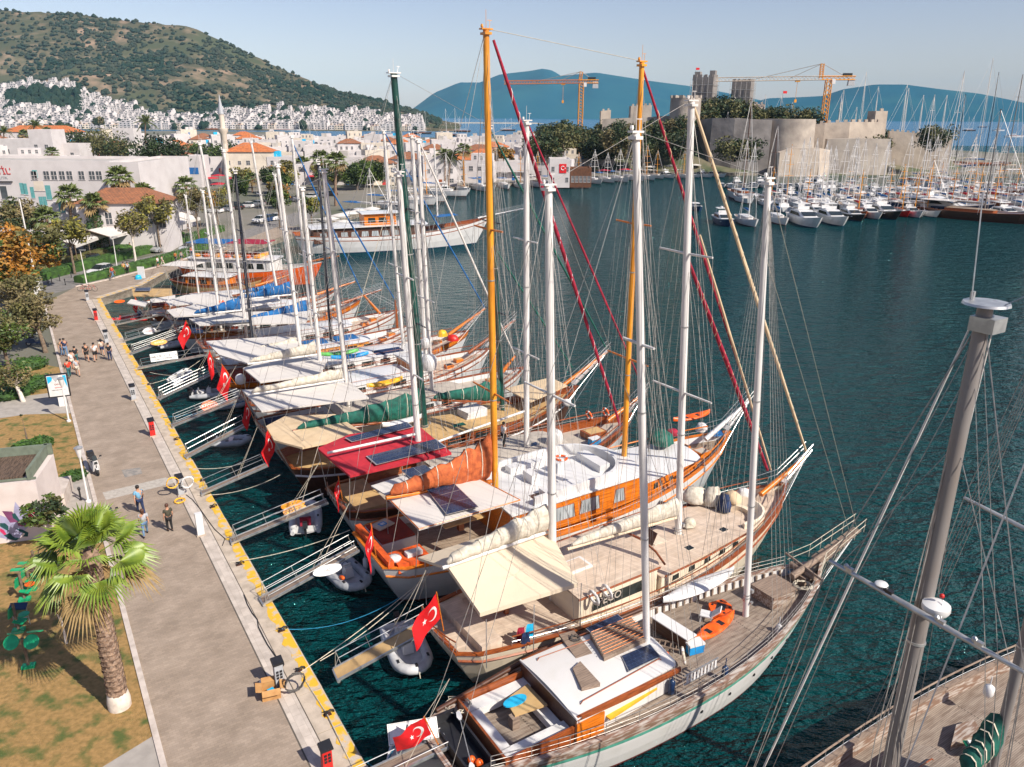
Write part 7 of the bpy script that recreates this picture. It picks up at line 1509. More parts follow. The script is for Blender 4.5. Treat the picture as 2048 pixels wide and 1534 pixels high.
while n<9500:
    x=random.uniform(-120,880); t=random.uniform(.05,1.04)
    if t<top_t(x)*.98 and random.random()<.9: continue
    p=hill_z(x,t); q=noise.noise(Vector((p.x*.006,p.y*.006,2)))+.55*noise.noise(Vector((p.x*.02,p.y*.02,9)))
    n+=1
    if q<-.02 and random.random()<.8: continue
    r=random.uniform(2.2,6.5); blob(m,p,r,r*random.uniform(.8,1.3),1 if q>.25 else 0,5)
o=obj('hill_scrub',m,['scrub','scrub dark']); tag(o,'dark green scrub and pines covering the rocky hill','scrub',kind='stuff')
m=MB(); random.seed(9)
for i in range(420):
    x=random.uniform(-30,840); t=random.uniform(.005,top_t(x)); 
    if i<190: x,t=random.uniform(22,168),random.uniform(.2,.32)
    p=hill_z(x,t); r=random.uniform(4,8); blob(m,p,r,r*random.uniform(1.0,2.2),1,6)
o=obj('hillside_garden_trees',m,['scrub','scrub dark']); tag(o,'dark green trees scattered between the white hillside houses','trees',kind='stuff')
# named buildings ---------------------------------------------------------------
def block(name,label,x0,x1,Y,zt,dep,wall='lime wall',cat='building',zb=-.5,parapet=.5,rot=0.):
    a=D(x0,300,Y).x; b_=D(x1,300,Y).x; t=thing(name,label,cat,((a+b_)/2,Y,0),rot); w_=b_-a; m=MB(); m.box((0,dep/2,(zt+zb)/2),(w_,dep,zt-zb)); wl=obj('wall',m,wall,t)
    if parapet:
        m=MB(); 
        for c_,d_ in (((0,.15,zt+parapet/2),(w_,.3,parapet)),((0,dep-.15,zt+parapet/2),(w_,.3,parapet)),((w_/2-.15,dep/2,zt+parapet/2),(.3,dep-.6,parapet)),((-w_/2+.15,dep/2,zt+parapet/2),(.3,dep-.6,parapet))): m.box(c_,d_)
        obj('parapet',m,wall,wl); m=MB(); m.box((0,dep/2,zt+.02),(w_-.6,dep-.6,.05)); obj('roof',m,'flat roof',t)
    return t,wl,w_
def wpx(t,wl,Y,x,y,w,h,mt='window dark',fr=True):
    p=D(x,y,Y); return win(wl,p.x-t.location.x,p.z,w,h,-.02,mt,fr)
t,wl,w_=block('hotel','large white hotel block with a row of small dark windows, behind the palms at left',-160,215,147,13.2,16)
for x in (68,93,108,124,139,163,184,198): wpx(t,wl,147,x,351,1.05,1.5)
for x,y,w2,h2,mt in ((70,348,.9,1.4,'shutter green'),(8,385,1.2,2.3,'window dark'),(44,377,.7,2.0,'shutter green'),(51,378,.7,2.0,'shutter green'),(65,385,.7,2.0,'shutter green'),(78,372,1.8,1.7,'cream wall'),(97,385,1.0,2.6,'shutter green'),(82,402,.7,1.6,'shutter green'),(90,402,.7,1.6,'shutter green')): wpx(t,wl,147,x,y,w2,h2,mt,False)
textmesh("ATİL'",1.6,'red paint',wl,(D(4,343,147).x-t.location.x,-.1,D(4,343,147).z),(R(90),0,.0),it=-.2); textmesh('BUTIK',.7,'grey rubber',wl,(D(6,355,147).x-t.location.x,-.1,D(6,355,147).z),(R(90),0,0)); m=MB(); m.box((D(4,363,147).x-t.location.x,-.2,D(4,363,147).z),(4,.3,.15)); obj('sign_ledge',m,'ink',wl)
t,wl,w_=block('hotel_wing','white projecting hotel wing with tall dark windows beside the single palm',205,272,141,13.3,22)
for x in (225,233,245,257): wpx(t,wl,141,x,373,.9,1.9)
t,wl,w_=block('terrace_house','white terrace building below the hotel with sloping parapet and drainpipe',80,152,133,7.2,10)
wpx(t,wl,133,123,412,1.0,2.2,'shutter green',False); m=MB(); m.tube([(-.5,-.1,6.6),(1.5,-.1,5.2),(2.2,-.1,1.5)],.06,5); obj('drain_pipe',m,'dark wood',wl)
a=D(150,300,131).x; b_=D(318,300,131).x; t=thing('tiled_house','long white building with an orange brown tiled roof before the hotel','building',((a+b_)/2,129,0),.12); w_=b_-a; m=MB(); m.box((0,4,3.9),(w_,8,8.2)); wl=obj('wall',m,'lime wall',t); m=MB(); m.add([(-w_/2-.4,-.4,8),(w_/2+.4,-.4,8),(w_/2+.4,8.4,8),(-w_/2-.4,8.4,8),(-w_/2+3.6,4,10.2),(w_/2-3.6,4,10.2)],[(0,1,5,4),(1,2,5),(2,3,4,5),(3,0,4),(3,2,1,0)]); obj('roof',m,'roof tile old',t)
for x,z in ((2.0,5.6),(4.3,5.6),(-2.,5.6),(6.3,5.0)): win(wl,x,z,1.1,1.9,-.02)
m=MB(); m.box((-4.2,-.4,5.3),(3.6,.15,2.6)); sb=obj('sign_board',m,'lime wall',wl); textmesh('LA SEDULA',.62,'ink',sb,(-4.2,-.49,5.1),(R(90),0,0)); textmesh('YACHT CLUB',.26,'ink',sb,(-4.2,-.49,4.5),(R(90),0,0)); m=MB(); m.box((-4.2,-.3,3.2),(3.2,.2,1.6)); obj('shop_front',m,'window dark',wl)
for i,(x0,y0,x1,y1,z) in enumerate(((70,488,165,468,3.6),(150,486,225,460,3.6),(218,470,330,440,3.7),(330,450,400,432,3.8),(-60,505,60,480,3.6))):
    a,c_=G(x0,y0,z),G(x1,y1,z); d=(c_-a); L=d.length; t=thing('restaurant_canopy','white canvas restaurant canopy '+['left of the ivy clad palm, lowest','just left of the ivy clad palm','right of the ivy clad palm','farthest right, by the blue parasols','at the left picture edge'][i],'canopy',(a.x,a.y,0),math.atan2(d.y,d.x)); m=MB(); m.grid([[(0,0,z-.3),(L/2,0,z-.3),(L,0,z-.3)],[(0,3.5,z+.7),(L/2,3.5,z+.6),(L,3.5,z+.7)],[(0,7,z-.1),(L/2,7,z-.2),(L,7,z-.1)]]); m.grid([[(0,0,z-.75),(L,0,z-.75)],[(0,0,z-.3),(L,0,z-.3)]]); obj('canvas',m,'canvas white',t)
    m=MB()
    for k in range(4): m.tube([(L*k/3,.1,0),(L*k/3,.1,z-.3)],.06,5); m.tube([(L*k/3,.1,z-.28),(L*k/3,3.5,z+.74)],.07,4)
    obj('posts',m,'bark',t)
    for k in range(5): 
        m=MB(); m.box((0,0,.74),(.9,.9,.05)); q=thing('cafe_table','small cafe table under the canopy, '+['one','two','three','four','five'][k]+' along from its left post, canopy %s'%['lowest','middle','right','farthest','left edge'][i],'table',a+d*((k+.5)/5)+Vector((0,-1.0,-z)),random.uniform(0,1),'cafe tables'); obj('top',m,random.choice(['cushion orange','cushion white','canvas white']),q); m=MB(); m.tube([(0,0,0),(0,0,.72)],.05,5); obj('leg',m,'alloy',q)
def parasol(x,y,r,h,mt,label):
    t=thing('parasol',label,'parasol',G(x,y),0,'parasols in front of the town'); m=MB(); m.lathe([(r,h-.5),(r*.5,h-.2),(.03,h)],8); obj('canopy',m,mt,t); m=MB(); m.tube([(0,0,0),(0,0,h-.05)],.05,5); obj('pole',m,'gloss white',t)
random.seed(3)
for i,(x,y,mt) in enumerate(((330,398,'canvas blue'),(342,396,'canvas blue'),(352,398,'canvas blue'),(395,372,'canvas red'),(410,370,'canvas red'),(425,372,'canvas red'),(438,366,'canvas red'),(470,372,'canvas red'),(490,370,'canvas red'),(508,376,'canvas red'),(440,385,'canvas red'),(660,462,'canvas white'),(682,455,'canvas white'),(700,450,'canvas white'),(720,445,'canvas white'),(745,440,'canvas white'),(690,470,'canvas white'),(1250,352,'canvas red'),(1208,354,'crimson cloth'),(1300,346,'canvas white'),(1340,344,'canvas white'),(1390,342,'canvas white'),(1430,340,'canvas white'))):
    parasol(x,y,2.0 if y>390 else 2.6,2.9,mt,{'canvas blue':'blue','canvas red':'red','canvas white':'white','crimson cloth':'dark red'}[mt]+' parasol '+['left of three by the tiled house','middle of three by the tiled house','right of three by the tiled house','leftmost of the square below the minaret','second of the square','third of the square','fourth of the square','first before the stone building','second before the stone building','right before the stone building','nearer the palms on the square','left of the white row behind the tour boat','second of the white row','third of the white row','fourth of the white row','last of the white row','lowest, behind the tour boat','on the harbour front, larger','on the harbour front by the first','at the front left of the castle','second left of the castle','third left of the castle','nearest the castle wall'][i])
# stone house with hipped roof, minaret
p=G(500,352); t=house(17,13,8.6,0,5,'tile','cream wall','window dark','two storey cream stone building with orange hipped roof right of the minaret','building',p,.15)
def minaret(x,y,ty,r,label,mt='cream wall',by=None):
    p=G(x,y); T=D(x-6,ty,p.y); h=T.z; t=thing('minaret',label,'minaret',p); m=MB(); b_=h*.52; m.lathe([(r*1.25,0),(r*1.05,h*.12),(r*.95,b_),(r*1.5,b_+h*.03),(r*1.6,b_+h*.07),(r*.85,b_+h*.072),(r*.8,h*.76)],14); obj('shaft',m,mt,t,smooth=40); m=MB(); m.lathe([(r*.95,h*.76),(r*.5,h*.88),(.02,h)],12); obj('spire',m,'grey rubber',t,smooth=40)
minaret(456,352,188,1.15,'tall slender cream minaret with one balcony, between the pines and the stone building'); minaret(1203,300,236,1.3,'short white minaret among the dark trees of the headland','lime wall')
p=G(80,300); house(44,16,10.5,0,8,'tile','lime wall','window dark','long white building with a broad orange hipped roof behind the flat roofs','building',p,.0)
t,wl,w_=block('white_pavilion','white building with a blue window band beside the dark conifer',355,396,250,9,8); m=MB(); m.box((0,-.03,5),(w_*.8,.06,2)); obj('window_band',m,'shutter blue',wl)
for i,(x0,x1,y,zt,mt,lb) in enumerate(((0,62,335,11,'lime wall','plain white block with rooftop sheds at the far left'),(62,108,340,15,'lime wall','taller white cube left of the short palm'),(108,158,338,9.5,'lime wall','low white block right of the short palm'),(230,272,305,13,'lime wall','white block with two dark windows right of the rounded pine'))):
    Yb=G(x0,y).y; t,wl,w_=block('flat_block',lb,x0,x1,Yb,zt,10,mt)
    for k in (-.25,.2): win(wl,w_*k,zt*.6,1.4,1.6,-.02)
p=G(1118,357); t,wl,w_=block('harbour_house','white two storey house with a red flag banner on its gable by the harbour',1100,1141,262,8.2,9); 
for x in (-2.2,2.4):
    for z in (2,5.4): win(wl,x,z,1.0,1.4,-.02)
m=MB(); m.box((1.0,-.12,5.6),(2.3,.06,2.9)); bn=obj('flag_banner',m,'flag red',wl); m=MB(); m.tube([(1.0+.6*math.cos(a),-.17,5.7+.6*math.sin(a)) for a in [R(50+260*i/12) for i in range(13)]],.13,4); m.poly([Vector((1.75,-.17,5.7))+Vector((.3*(1 if i%2==0 else .42)*math.cos(i*PI/5),0,.3*(1 if i%2==0 else .42)*math.sin(i*PI/5))) for i in range(10)]); obj('crescent_and_star',m,'flag white',bn)
t,wl,w_=block('yellow_cafe','ochre timber cafe with large windows beside the banner house',1142,1185,263,5.2,8,'roof tile old'); 
for k in range(5): win(wl,-w_*.38+w_*.19*k,2.2,.9,2.0,-.02)
p=G(1365,332); house(13,9,7.5,1,44,'tile','lime wall','window dark','white house with red tiled roof before the headland trees','house',p,-.2); p=G(1300,338); house(16,8,4,1,45,'old','cream wall','window dark','low brown roofed cafe left of the red roofed house','house',p,-.1); p=G(1420,336); house(20,8,4.2,1,46,'tile','cream wall','window dark','low orange roofed restaurant beneath the castle wall','house',p,0)
# ---------------------------------------------------------------- castle headland
GR=MB(); rows=[]
for i in range(15):
    Y=318+i*12; r=[]
    for j in range(31):
        x=1030+j*30; b_=D(x,300,Y).x; u=(x-1030)/900; 
        prof=lerp_tab([(1030,0),(1100,4),(1200,7),(1300,11),(1380,20),(1440,23),(1520,22),(1600,14),(1760,9),(1880,3),(1930,0)],x)
        v=min(1,max(0,(i-1)/4.)); v2=min(1,max(0,(14-i)/3.)); r.append(Vector((b_,Y,-1.5+(prof+1.5)*sm(v)*sm(v2)+noise.noise(Vector((b_*.05,Y*.05,0)))*1.5*v*v2)))
    rows.append(r)
GR.grid(rows); M('headland soil',(.16,.14,.09),.95,(.07,.09,.04),.1,.4,.6); tag(obj('headland',GR,'headland soil',smooth=60),kind='structure')
def rampart(label,pts,th=5,mt='castle stone',zb=-1,cren=True,name='castle_wall',cat='wall',cs=1.3,ch=1.1):
    """pts: (column, row of the top, distance)"""
    V=[D(x,y,Y) for x,y,Y in pts]; t=thing(name,label,cat,(V[0].x,V[0].y,0)); o=Vector((V[0].x,V[0].y,0)); m=MB(); cm=MB()
    for a,c_ in zip(V,V[1:]):
        d=Vector((c_.x-a.x,c_.y-a.y,0)); L=d.length; d/=L; n_=Vector((-d.y,d.x,0))
        if n_.y<0: n_=-n_
        A=a-o;B_=c_-o; b0=Vector((A.x,A.y,zb)); b1=Vector((B_.x,B_.y,zb)); bt=-n_*(.06*(a.z-zb))
        vs=[b0+bt,b1+bt,B_,A,b0+n_*th,b1+n_*th,B_+n_*th,A+n_*th]; m.add(vs,[(0,1,2,3),(5,4,7,6),(3,2,6,7),(4,0,3,7),(1,5,6,2)])
        if cren:
            k=max(1,int(L/(cs*2)))
            for i in range(k):
                p=A.lerp(B_,(i+.5)/k)+n_*.5; cm.box((p.x,p.y,p.z+ch/2-.05),(cs,1.0,ch),math.atan2(d.y,d.x))
    obj('wall',m,mt,t)
    if cren: obj('battlements',cm,mt,t)
    return t
def rtower(label,x,y,Y,r,mt='castle stone',zb=-1,name='castle_tower',n=24,taper=1.1,cr=True):
    T=D(x,y,Y); t=thing(name,label,'tower',(T.x,T.y,0)); m=MB(); m.lathe([(r*taper,zb),(r,T.z*.6),(r*.98,T.z)],n); obj('wall',m,mt,t,smooth=40)
    if cr:
        m=MB()
        for i in range(12): a=2*PI*i/12; m.box((r*.9*math.cos(a),r*.9*math.sin(a),T.z+.5),(1.4,r*.27,1.1),a)
        obj('battlements',m,mt,t)
def stower(label,x0,x1,y,Y,dep,mt,zb=10,turret=None,rot=-.5):
    a,c_=D(x0,y,Y),D(x1,y,Y); w_=(c_.x-a.x)*.78; t=thing('castle_tower',label,'tower',((a.x+c_.x)/2,Y,0),rot); zt=a.z; m=MB(); m.box((0,0,(zt+zb)/2),(w_,w_*.8,zt-zb)); o=obj('wall',m,mt,t); m=MB(); k=4
    for i in range(k):
        for s_ in (1,-1): m.box((-w_/2+w_*(i+.5)/k,s_*(w_*.4-.4),zt+.6),(w_/k*.55,.8,1.2)); m.box((s_*(w_/2-.4),-w_*.4+w_*.8*(i+.5)/k,zt+.6),(.8,w_/k*.45,1.2))
    obj('battlements',m,mt,t); m=MB()
    for i in range(7):
        z=zb+(zt-zb)*(i+1)/8.; 
        for s_ in (1,-1): m.tube([(-w_/2-.6,s_*(w_*.4+.6),z),(w_/2+.6,s_*(w_*.4+.6),z)],.1,4); m.tube([(s_*(w_/2+.6),-w_*.4-.6,z),(s_*(w_/2+.6),w_*.4+.6,z)],.1,4)
    for i in range(5): x=-w_/2-.6+(w_+1.2)*i/4; m.tube([(x,-w_*.4-.6,zb),(x,-w_*.4-.6,zt)],.08,4); y2=-w_*.4-.6+(w_*.8+1.2)*i/4; m.tube([(w_/2+.6,y2,zb),(w_/2+.6,y2,zt)],.08,4)
    obj('scaffolding',m,'alloy',t)
    for i in range(3): m=MB(); m.box((-w_*.25+w_*.25*i,-w_*.4-.02,zb+(zt-zb)*.62),(.9,.1,1.6)); obj('window',m,'window dark',o)
    if turret:
        for q,(dx,dz) in enumerate(turret): m=MB(); m.box((dx*w_,0,zt+dz/2),(w_*.26,w_*.3,dz)); obj('turret',m,mt,t)
    return t
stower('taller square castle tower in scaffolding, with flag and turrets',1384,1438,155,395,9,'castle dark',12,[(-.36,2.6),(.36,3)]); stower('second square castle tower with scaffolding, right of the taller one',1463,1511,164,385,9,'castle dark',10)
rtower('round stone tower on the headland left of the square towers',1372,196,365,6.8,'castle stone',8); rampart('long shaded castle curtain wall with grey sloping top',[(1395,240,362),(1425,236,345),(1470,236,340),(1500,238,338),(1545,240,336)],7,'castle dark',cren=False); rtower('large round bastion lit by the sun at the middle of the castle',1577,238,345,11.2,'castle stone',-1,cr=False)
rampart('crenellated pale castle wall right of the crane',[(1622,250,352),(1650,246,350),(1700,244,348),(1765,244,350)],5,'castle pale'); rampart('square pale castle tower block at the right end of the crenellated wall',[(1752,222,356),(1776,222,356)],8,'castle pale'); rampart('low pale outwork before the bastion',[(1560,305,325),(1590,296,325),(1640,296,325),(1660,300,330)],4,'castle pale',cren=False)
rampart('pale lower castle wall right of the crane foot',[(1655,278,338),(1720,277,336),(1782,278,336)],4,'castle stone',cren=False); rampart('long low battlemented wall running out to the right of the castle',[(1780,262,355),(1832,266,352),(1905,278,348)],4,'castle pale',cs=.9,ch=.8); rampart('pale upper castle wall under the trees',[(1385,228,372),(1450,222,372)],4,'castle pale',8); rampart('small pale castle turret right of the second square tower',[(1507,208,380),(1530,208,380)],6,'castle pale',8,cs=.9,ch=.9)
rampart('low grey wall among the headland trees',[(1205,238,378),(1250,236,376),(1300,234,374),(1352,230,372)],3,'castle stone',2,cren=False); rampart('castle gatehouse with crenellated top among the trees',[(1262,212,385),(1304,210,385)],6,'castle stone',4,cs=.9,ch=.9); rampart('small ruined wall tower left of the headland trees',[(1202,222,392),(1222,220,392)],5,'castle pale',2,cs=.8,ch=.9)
minaret(1674,262,186,1.3,'pale minaret inside the castle right of the crane')
T0=[tree('tree','dark green headland tree, first at the left end',G(1070,322),10,7,['leaf dark','leaf pine','leaf olive'],1900,.5,.3,seed=101,clumps=26,sq=.85,low=.3),tree('tree','olive headland tree, second at the left end',G(1100,318),10,7.5,['leaf olive','leaf dark'],1900,.5,.3,seed=102,clumps=26,sq=.8,low=.3),tree('tree','brownish headland tree near the short minaret',G(1180,318),10,7,['leaf dark','leaf dry'],1900,.5,.3,seed=103,clumps=26,sq=.9,low=.3)]
random.seed(12); TR=[]
for i in range(62):
    if i<38: x=random.uniform(1085,1385); Y=random.uniform(322,392); tz=lerp_tab([(1060,238),(1085,240),(1130,240),(1200,246),(1260,232),(1320,236),(1385,226)],x)+random.uniform(0,46)*(392-Y)/70
    elif i<54: x=random.uniform(1395,1515); Y=random.uniform(362,392); tz=lerp_tab([(1395,212),(1430,186),(1470,196),(1515,214)],x)+random.uniform(0,22)
    else: x=[1540,1560,1595,1625,1470,1500,1870,1760][i-54]; Y=[375,378,378,368,318,322,335,345][i-54]; tz=[210,206,212,214,270,268,250,262][i-54]
    T=D(x,tz,Y); h=10; o=T0[i%3]; q=dup(o,(T.x,T.y,T.z-h),random.uniform(0,6),'headland tree '+['with dark green crown','with olive crown','with brownish crown'][i%3]+(' among the dense trees left of the round tower' if i<38 else ' on the slope below the square towers' if i<54 else ' beside the castle walls'),'trees of the castle headland',random.uniform(.8,1.25))
for o in T0: o['group']='trees of the castle headland'
# cranes
def lattice(a,b_,w_,n,m,r=.12,up=Vector((0,0,1))):
    a,b_=Vector(a),Vector(b_); d=(b_-a).normalized(); s=d.cross(up if abs(d.z)<.9 else Vector((0,1,0))).normalized(); u=s.cross(d); C4=[s*w_/2*i+u*w_/2*j for i,j in ((1,1),(-1,1),(-1,-1),(1,-1))]
    for c_ in C4: m.tube([a+c_,b_+c_],r,4)
    for i in range(n):
        p=a.lerp(b_,i/n); q=a.lerp(b_,(i+1)/n)
        for k in range(4): m.tube([p+C4[k],q+C4[(k+1)%4]],r*.6,3,cap=False)
def crane(x,yb,yt,Y,jx0,jx1,jy,label,mt,cm):
    b_=D(x,yb,Y); T=D(x+3,yt,Y); J=D(x,jy,Y); a=D(jx0,jy+(3 if jx0<x-200 else 2),Y); c_=D(jx1,jy,Y); t=thing('tower_crane',label,'tower crane',(b_.x,Y,0)); o=Vector((b_.x,Y,0)); L=lambda p:p-o
    m=MB(); lattice((0,0,max(0,b_.z-3)),(0,0,J.z-1),2.2,16,m,.22); obj('mast',m,mt,t); m=MB(); lattice(L(J),L(a),1.6,28,m,.14); obj('jib',m,cm,t); m=MB(); lattice(L(J),L(c_),1.5,8,m,.2); obj('counter_jib',m,mt,t)
    m=MB(); lattice(L(J),L(T),1.3,6,m,.15); obj('tower_head',m,mt,t); m=MB(); m.tube([L(T),L(J.lerp(a,.62))],.12,4); m.tube([L(T),L(J.lerp(a,.3))],.12,4); m.tube([L(T),L(J.lerp(c_,.8))],.12,4); obj('tie_bars',m,'wire',t)
    m=MB(); p=L(c_); m.box((p.x-1.5,p.y,p.z-1.6),(3,1.6,3.2),0,0,.8); obj('counterweight',m,'grey rubber',t); m=MB(); m.box((1.8,-.5,J.z-1.5),(1.6,1.5,2.0)); obj('cab',m,'gloss white',t)
    q=L(J.lerp(a,.22)); m=MB(); m.box((q.x,q.y,q.z-1.1),(2,1.2,.8)); m.tube([(q.x,q.y,q.z-1.2),(q.x,q.y,q.z-9)],.08,4); m.box((q.x,q.y,q.z-9.5),(1,.5,1.3)); obj('hook_block',m,mt,t)
    m=MB(); m.box((p.x-3.5,p.y,p.z+1.4),(4,1,1.2)); obj('winch',m,'black plastic',t)
crane(1160,250,143,420,1008,1197,163,'orange tower crane rising behind the headland trees at the left','mast orange','varnish orange'); crane(1642,282,127,372,1432,1710,156,'yellow and red tower crane inside the castle, with a long pale jib','board orange','castle pale')
for i,(x,y,Y) in enumerate(((1392,139,395),(1566,186,345))): 
    p=D(x,y,Y); m=MB(); m.box((.8,0,.3),(1.7,.05,1.0),0,0); m.tube([(0,0,-4),(0,0,.9)],.09,4,1); tag(obj('flag',m,['flag red','alloy'],loc=p),'small red flag '+['above the taller square tower','on a pole beyond the round bastion'][i],'flag')
# ---------------------------------------------------------------- far boats
def motor_yacht(L,label,hull='gloss white',two=True,p=(0,0,0),rz=0,name='motor_yacht',cat='motor yacht',top='gloss white'):
    b=Boat(name,label,cat,0,0,L,L*.27,loc=p,rz=rz,zs=L*.1,rb=L*.05,rs=.0,stern=.85,bul=.12,rake=L*.16,cs=.2,nst=14,mats=dict(top=hull,bottom='hull navy',bulwark='gloss white',cap='gloss white',deck='gloss white',inner='gloss white'))
    z=b.dz(L*.4); m=MB(); w_=L*.11; rows=[]
    for x,h in ((L*.14,0),(L*.16,L*.07),(L*.45,L*.085),(L*.62,L*.03),(L*.74,0)): rows.append([(x,-w_*1.05,z-.3),(x,-w_*.85,z+h),(x,0,z+h*1.08),(x,w_*.85,z+h),(x,w_*1.05,z-.3)])
    m.grid(rows); m.poly(rows[0]); o=obj('superstructure',m,top,b.root,smooth=40); m=MB()
    for k in (1,-1): m.poly([(L*.2,k*w_*1.0,z+L*.02),(L*.55,k*w_*1.0,z+L*.02),(L*.47,k*w_*.92,z+L*.058),(L*.2,k*w_*.92,z+L*.058)][::-k])
    m.poly([(L*.52,-w_*.8,z+L*.072),(L*.52,w_*.8,z+L*.072),(L*.64,w_*.8,z+L*.035),(L*.64,-w_*.8,z+L*.035)][::-1]); obj('windows',m,'glass',o)
    if two: m=MB(); m.box((L*.27,0,z+L*.16),(L*.2,w_*1.7,.1)); m.tube([(L*.2,w_*.7,z+L*.08),(L*.22,w_*.7,z+L*.16)],.06,4); m.tube([(L*.2,-w_*.7,z+L*.08),(L*.22,-w_*.7,z+L*.16)],.06,4); m.box((L*.38,0,z+L*.11),(.1,w_*1.4,L*.04)); obj('hard_top',m,top,o); m=MB(); m.lathe([(.3,0),(.32,.25),(.05,.35)],10,(L*.25,0,z+L*.165)); obj('radar',m,'gloss white',o)
    return b.root
def sail_yacht(L,label,mast,hull='gloss white',p=(0,0,0),rz=0,mm='mast white',masts=1,name='sailing_yacht',cover='canvas blue',roof='gloss white',aw=None,deck='deck teak'):
    b=Boat(name,label,'sailing yacht' if masts==1 else 'sailing boat',0,0,L,L*.26,loc=p,rz=rz,zs=1.2 if L<17 else 1.9,rb=.6,rs=.1,stern=.6,bul=.12 if L<17 else .35,rake=1.4,cs=.6,nst=12,mats=dict(top=hull,bottom='hull red',bulwark=hull,cap='varnish' if L>16 else 'gloss white',deck=deck,inner='gloss white'))
    b.house(L*.25,L*.66,L*.09,L*.06,.6 if L<17 else .9,('gloss white' if L<17 else 'varnish',roof),front=.8,rails=False,over=.05); z=b.zr
    for i in range(masts):
        x=L*(.56 if masts==1 else .36+.36*i); r=.11 if L<17 else .17; h=mast*(1 if i==masts-1 or masts==1 else .97); B_=Vector((x,0,z)); T=Vector((x-h*.03,0,h)); m=MB(); m.tube([B_,T],[r*1.1,r*.7],6); o=obj('mast',m,mm,b.root,smooth=60); m=MB()
        for f,wd in ((.4,1.3),(.62,1.1),(.82,.8)): q=B_.lerp(T,f); m.tube([q+Vector((0,-wd,0)),q,q+Vector((0,wd,0))],.05,4)
        m.box((T.x,0,T.z+.1),(.5,.1,.12)); obj('spreaders',m,mm,o); m=MB(); r2=.03+L*.0006
        for k in (1,-1): m.tube([T,B_.lerp(T,.62)+Vector((0,k*1.1,0)),Vector((x-.3,k*b.hw(x),b.dz(x)))],r2,3,cap=False)
        m.tube([T,Vector((L*.98 if i==masts-1 else x+L*.3,0,b.dz(L*.9)))],r2,3,cap=False); m.tube([T,Vector((.3,0,b.dz(.3)))],r2,3,cap=False); obj('rigging',m,'mast white',o)
        m=MB(); m.tube([Vector((x-.2,0,z+1.1)),Vector((x-L*.33,0,z+1.3))],.09,5); bo=obj('boom',m,mm,b.root); m=MB(); m.tube([Vector((x-.3,0,z+1.4)),Vector((x-L*.15,0,z+1.45)),Vector((x-L*.31,0,z+1.45))],[.3,.24,.1],6); obj('sail_cover',m,cover,bo,smooth=60)
    if aw: m=MB(); m.box((L*.17,0,z+1.4),(L*.3,L*.2,.08)); obj('awning',m,aw,b.root)
    return b.root
def at(x,y): return G(x,y,-1)
GM='boats packed in the marina below the castle'
fa=math.atan2((at(1640,458)-at(1562,428)).y,(at(1640,458)-at(1562,428)).x)
def lab(o,l): o['label']=l; o['group']=GM
# front row: (bow x, bow waterline y, length, kind, hull)
FR=[(1400,424,10,'m','hull navy','low dark blue open boat at the left tip of the marina'),(1462,456,13,'m','hull navy','navy hulled boat with white cabin, second from the left tip'),(1512,456,14,'s','gloss white','white sailing yacht with rounded canvas dome near the left tip'),(1573,452,13,'s','gloss white','white sailing yacht left of the two front motor yachts'),(1640,459,17,'m','gloss white','white and navy motor yacht with tan foredeck pad, front row'),(1692,455,16,'m','gloss white','white motor yacht right of the one with the tan pad'),(1728,445,13,'m','hull dark','dark hulled motor boat in the front row'),(1762,441,13,'m','gloss white','white motor boat left of the brown hulled yacht'),(1800,442,16,'m','hull dark','brown hulled motor yacht with white wheelhouse'),(1818,436,9,'w','red paint','small red boat with yellow cover in the front row'),(1848,436,12,'w','gloss white','white boat with yellow gear beside the red boat'),(1905,435,14,'w','varnish','wooden trimmed boat left of the largest motor yacht'),(1985,438,24,'m','hull navy','largest motor yacht with dark navy hull and white upperworks'),(2075,450,26,'w','dark wood','big brown wooden gulet at the right picture edge')]
for i,(x,y,L,k,h_,lb) in enumerate(FR):
    p=at(x,y); r=fa+random.uniform(-.04,.04)+(.35 if x>1700 else 0)*0; pp=p-Vector((math.cos(r),math.sin(r),0))*L
    if x>1880: r=fa+.75; pp=p-Vector((math.cos(r),math.sin(r),0))*L
    if k=='m': o=motor_yacht(L,lb,h_,L>12,pp,r)
    elif k=='s': o=sail_yacht(L,lb,L*1.25,h_,pp,r)
    else: o=sail_yacht(L,lb,L*.95,h_,pp,r,'mast orange' if L<20 else 'mast grey',1,'wooden_boat','canvas white','varnish' if L<20 else 'deck teak','canvas white')
    lab(o,lb)
PM=motor_yacht(11,'small white motor boat','gloss white',True,(300,-50,-1)); PM2=motor_yacht(8,'small white open motor boat','gloss white',False,(300,-50,-1),0,'motor_boat','motor boat'); PD=sail_yacht(13,'white sailing yacht',16,'gloss white',(300,-50,-1)); PW=sail_yacht(12,'wooden boat',10,'varnish',(300,-50,-1),0,'mast orange',1,'wooden_boat','canvas red','varnish',aw='canvas white')
random.seed(31); n=0; used=[0]*4
for row,(y0,x0,x1) in enumerate(((425,1555,2060),(408,1500,2060),(396,1570,2060),(384,1620,2060),(372,1440,1700))):
    x=x0
    while x<x1:
        k=random.choice([0,1,2,3,0,2] if row<4 else [1,1,0,1]); src=(PM,PM2,PD,PW)[k]; p=at(x,y0+random.uniform(-2,2)); rz=fa+random.uniform(-.1,.1)+(PI if random.random()<.3 else 0)
        lb=('small white motor boat with hard top','small open white motor boat','white sailing yacht with blue sail cover','varnished wooden boat with white awning')[k]+(' packed in row %s of the marina'%['two','three','four','five','of small craft by the jetty'][row]).replace('row of','the row of')+', '+('left part' if x<1700 else 'middle part' if x<1880 else 'right part')
        q=src if not used[k] else None
        if q is None: q=dup(src,p,rz,lb,GM,random.uniform(.9,1.15))
        else: q.location=p; q.rotation_euler=(0,0,rz); lab(q,lb); used[k]=1
        x+=random.uniform(17,26)*(200/p.y)
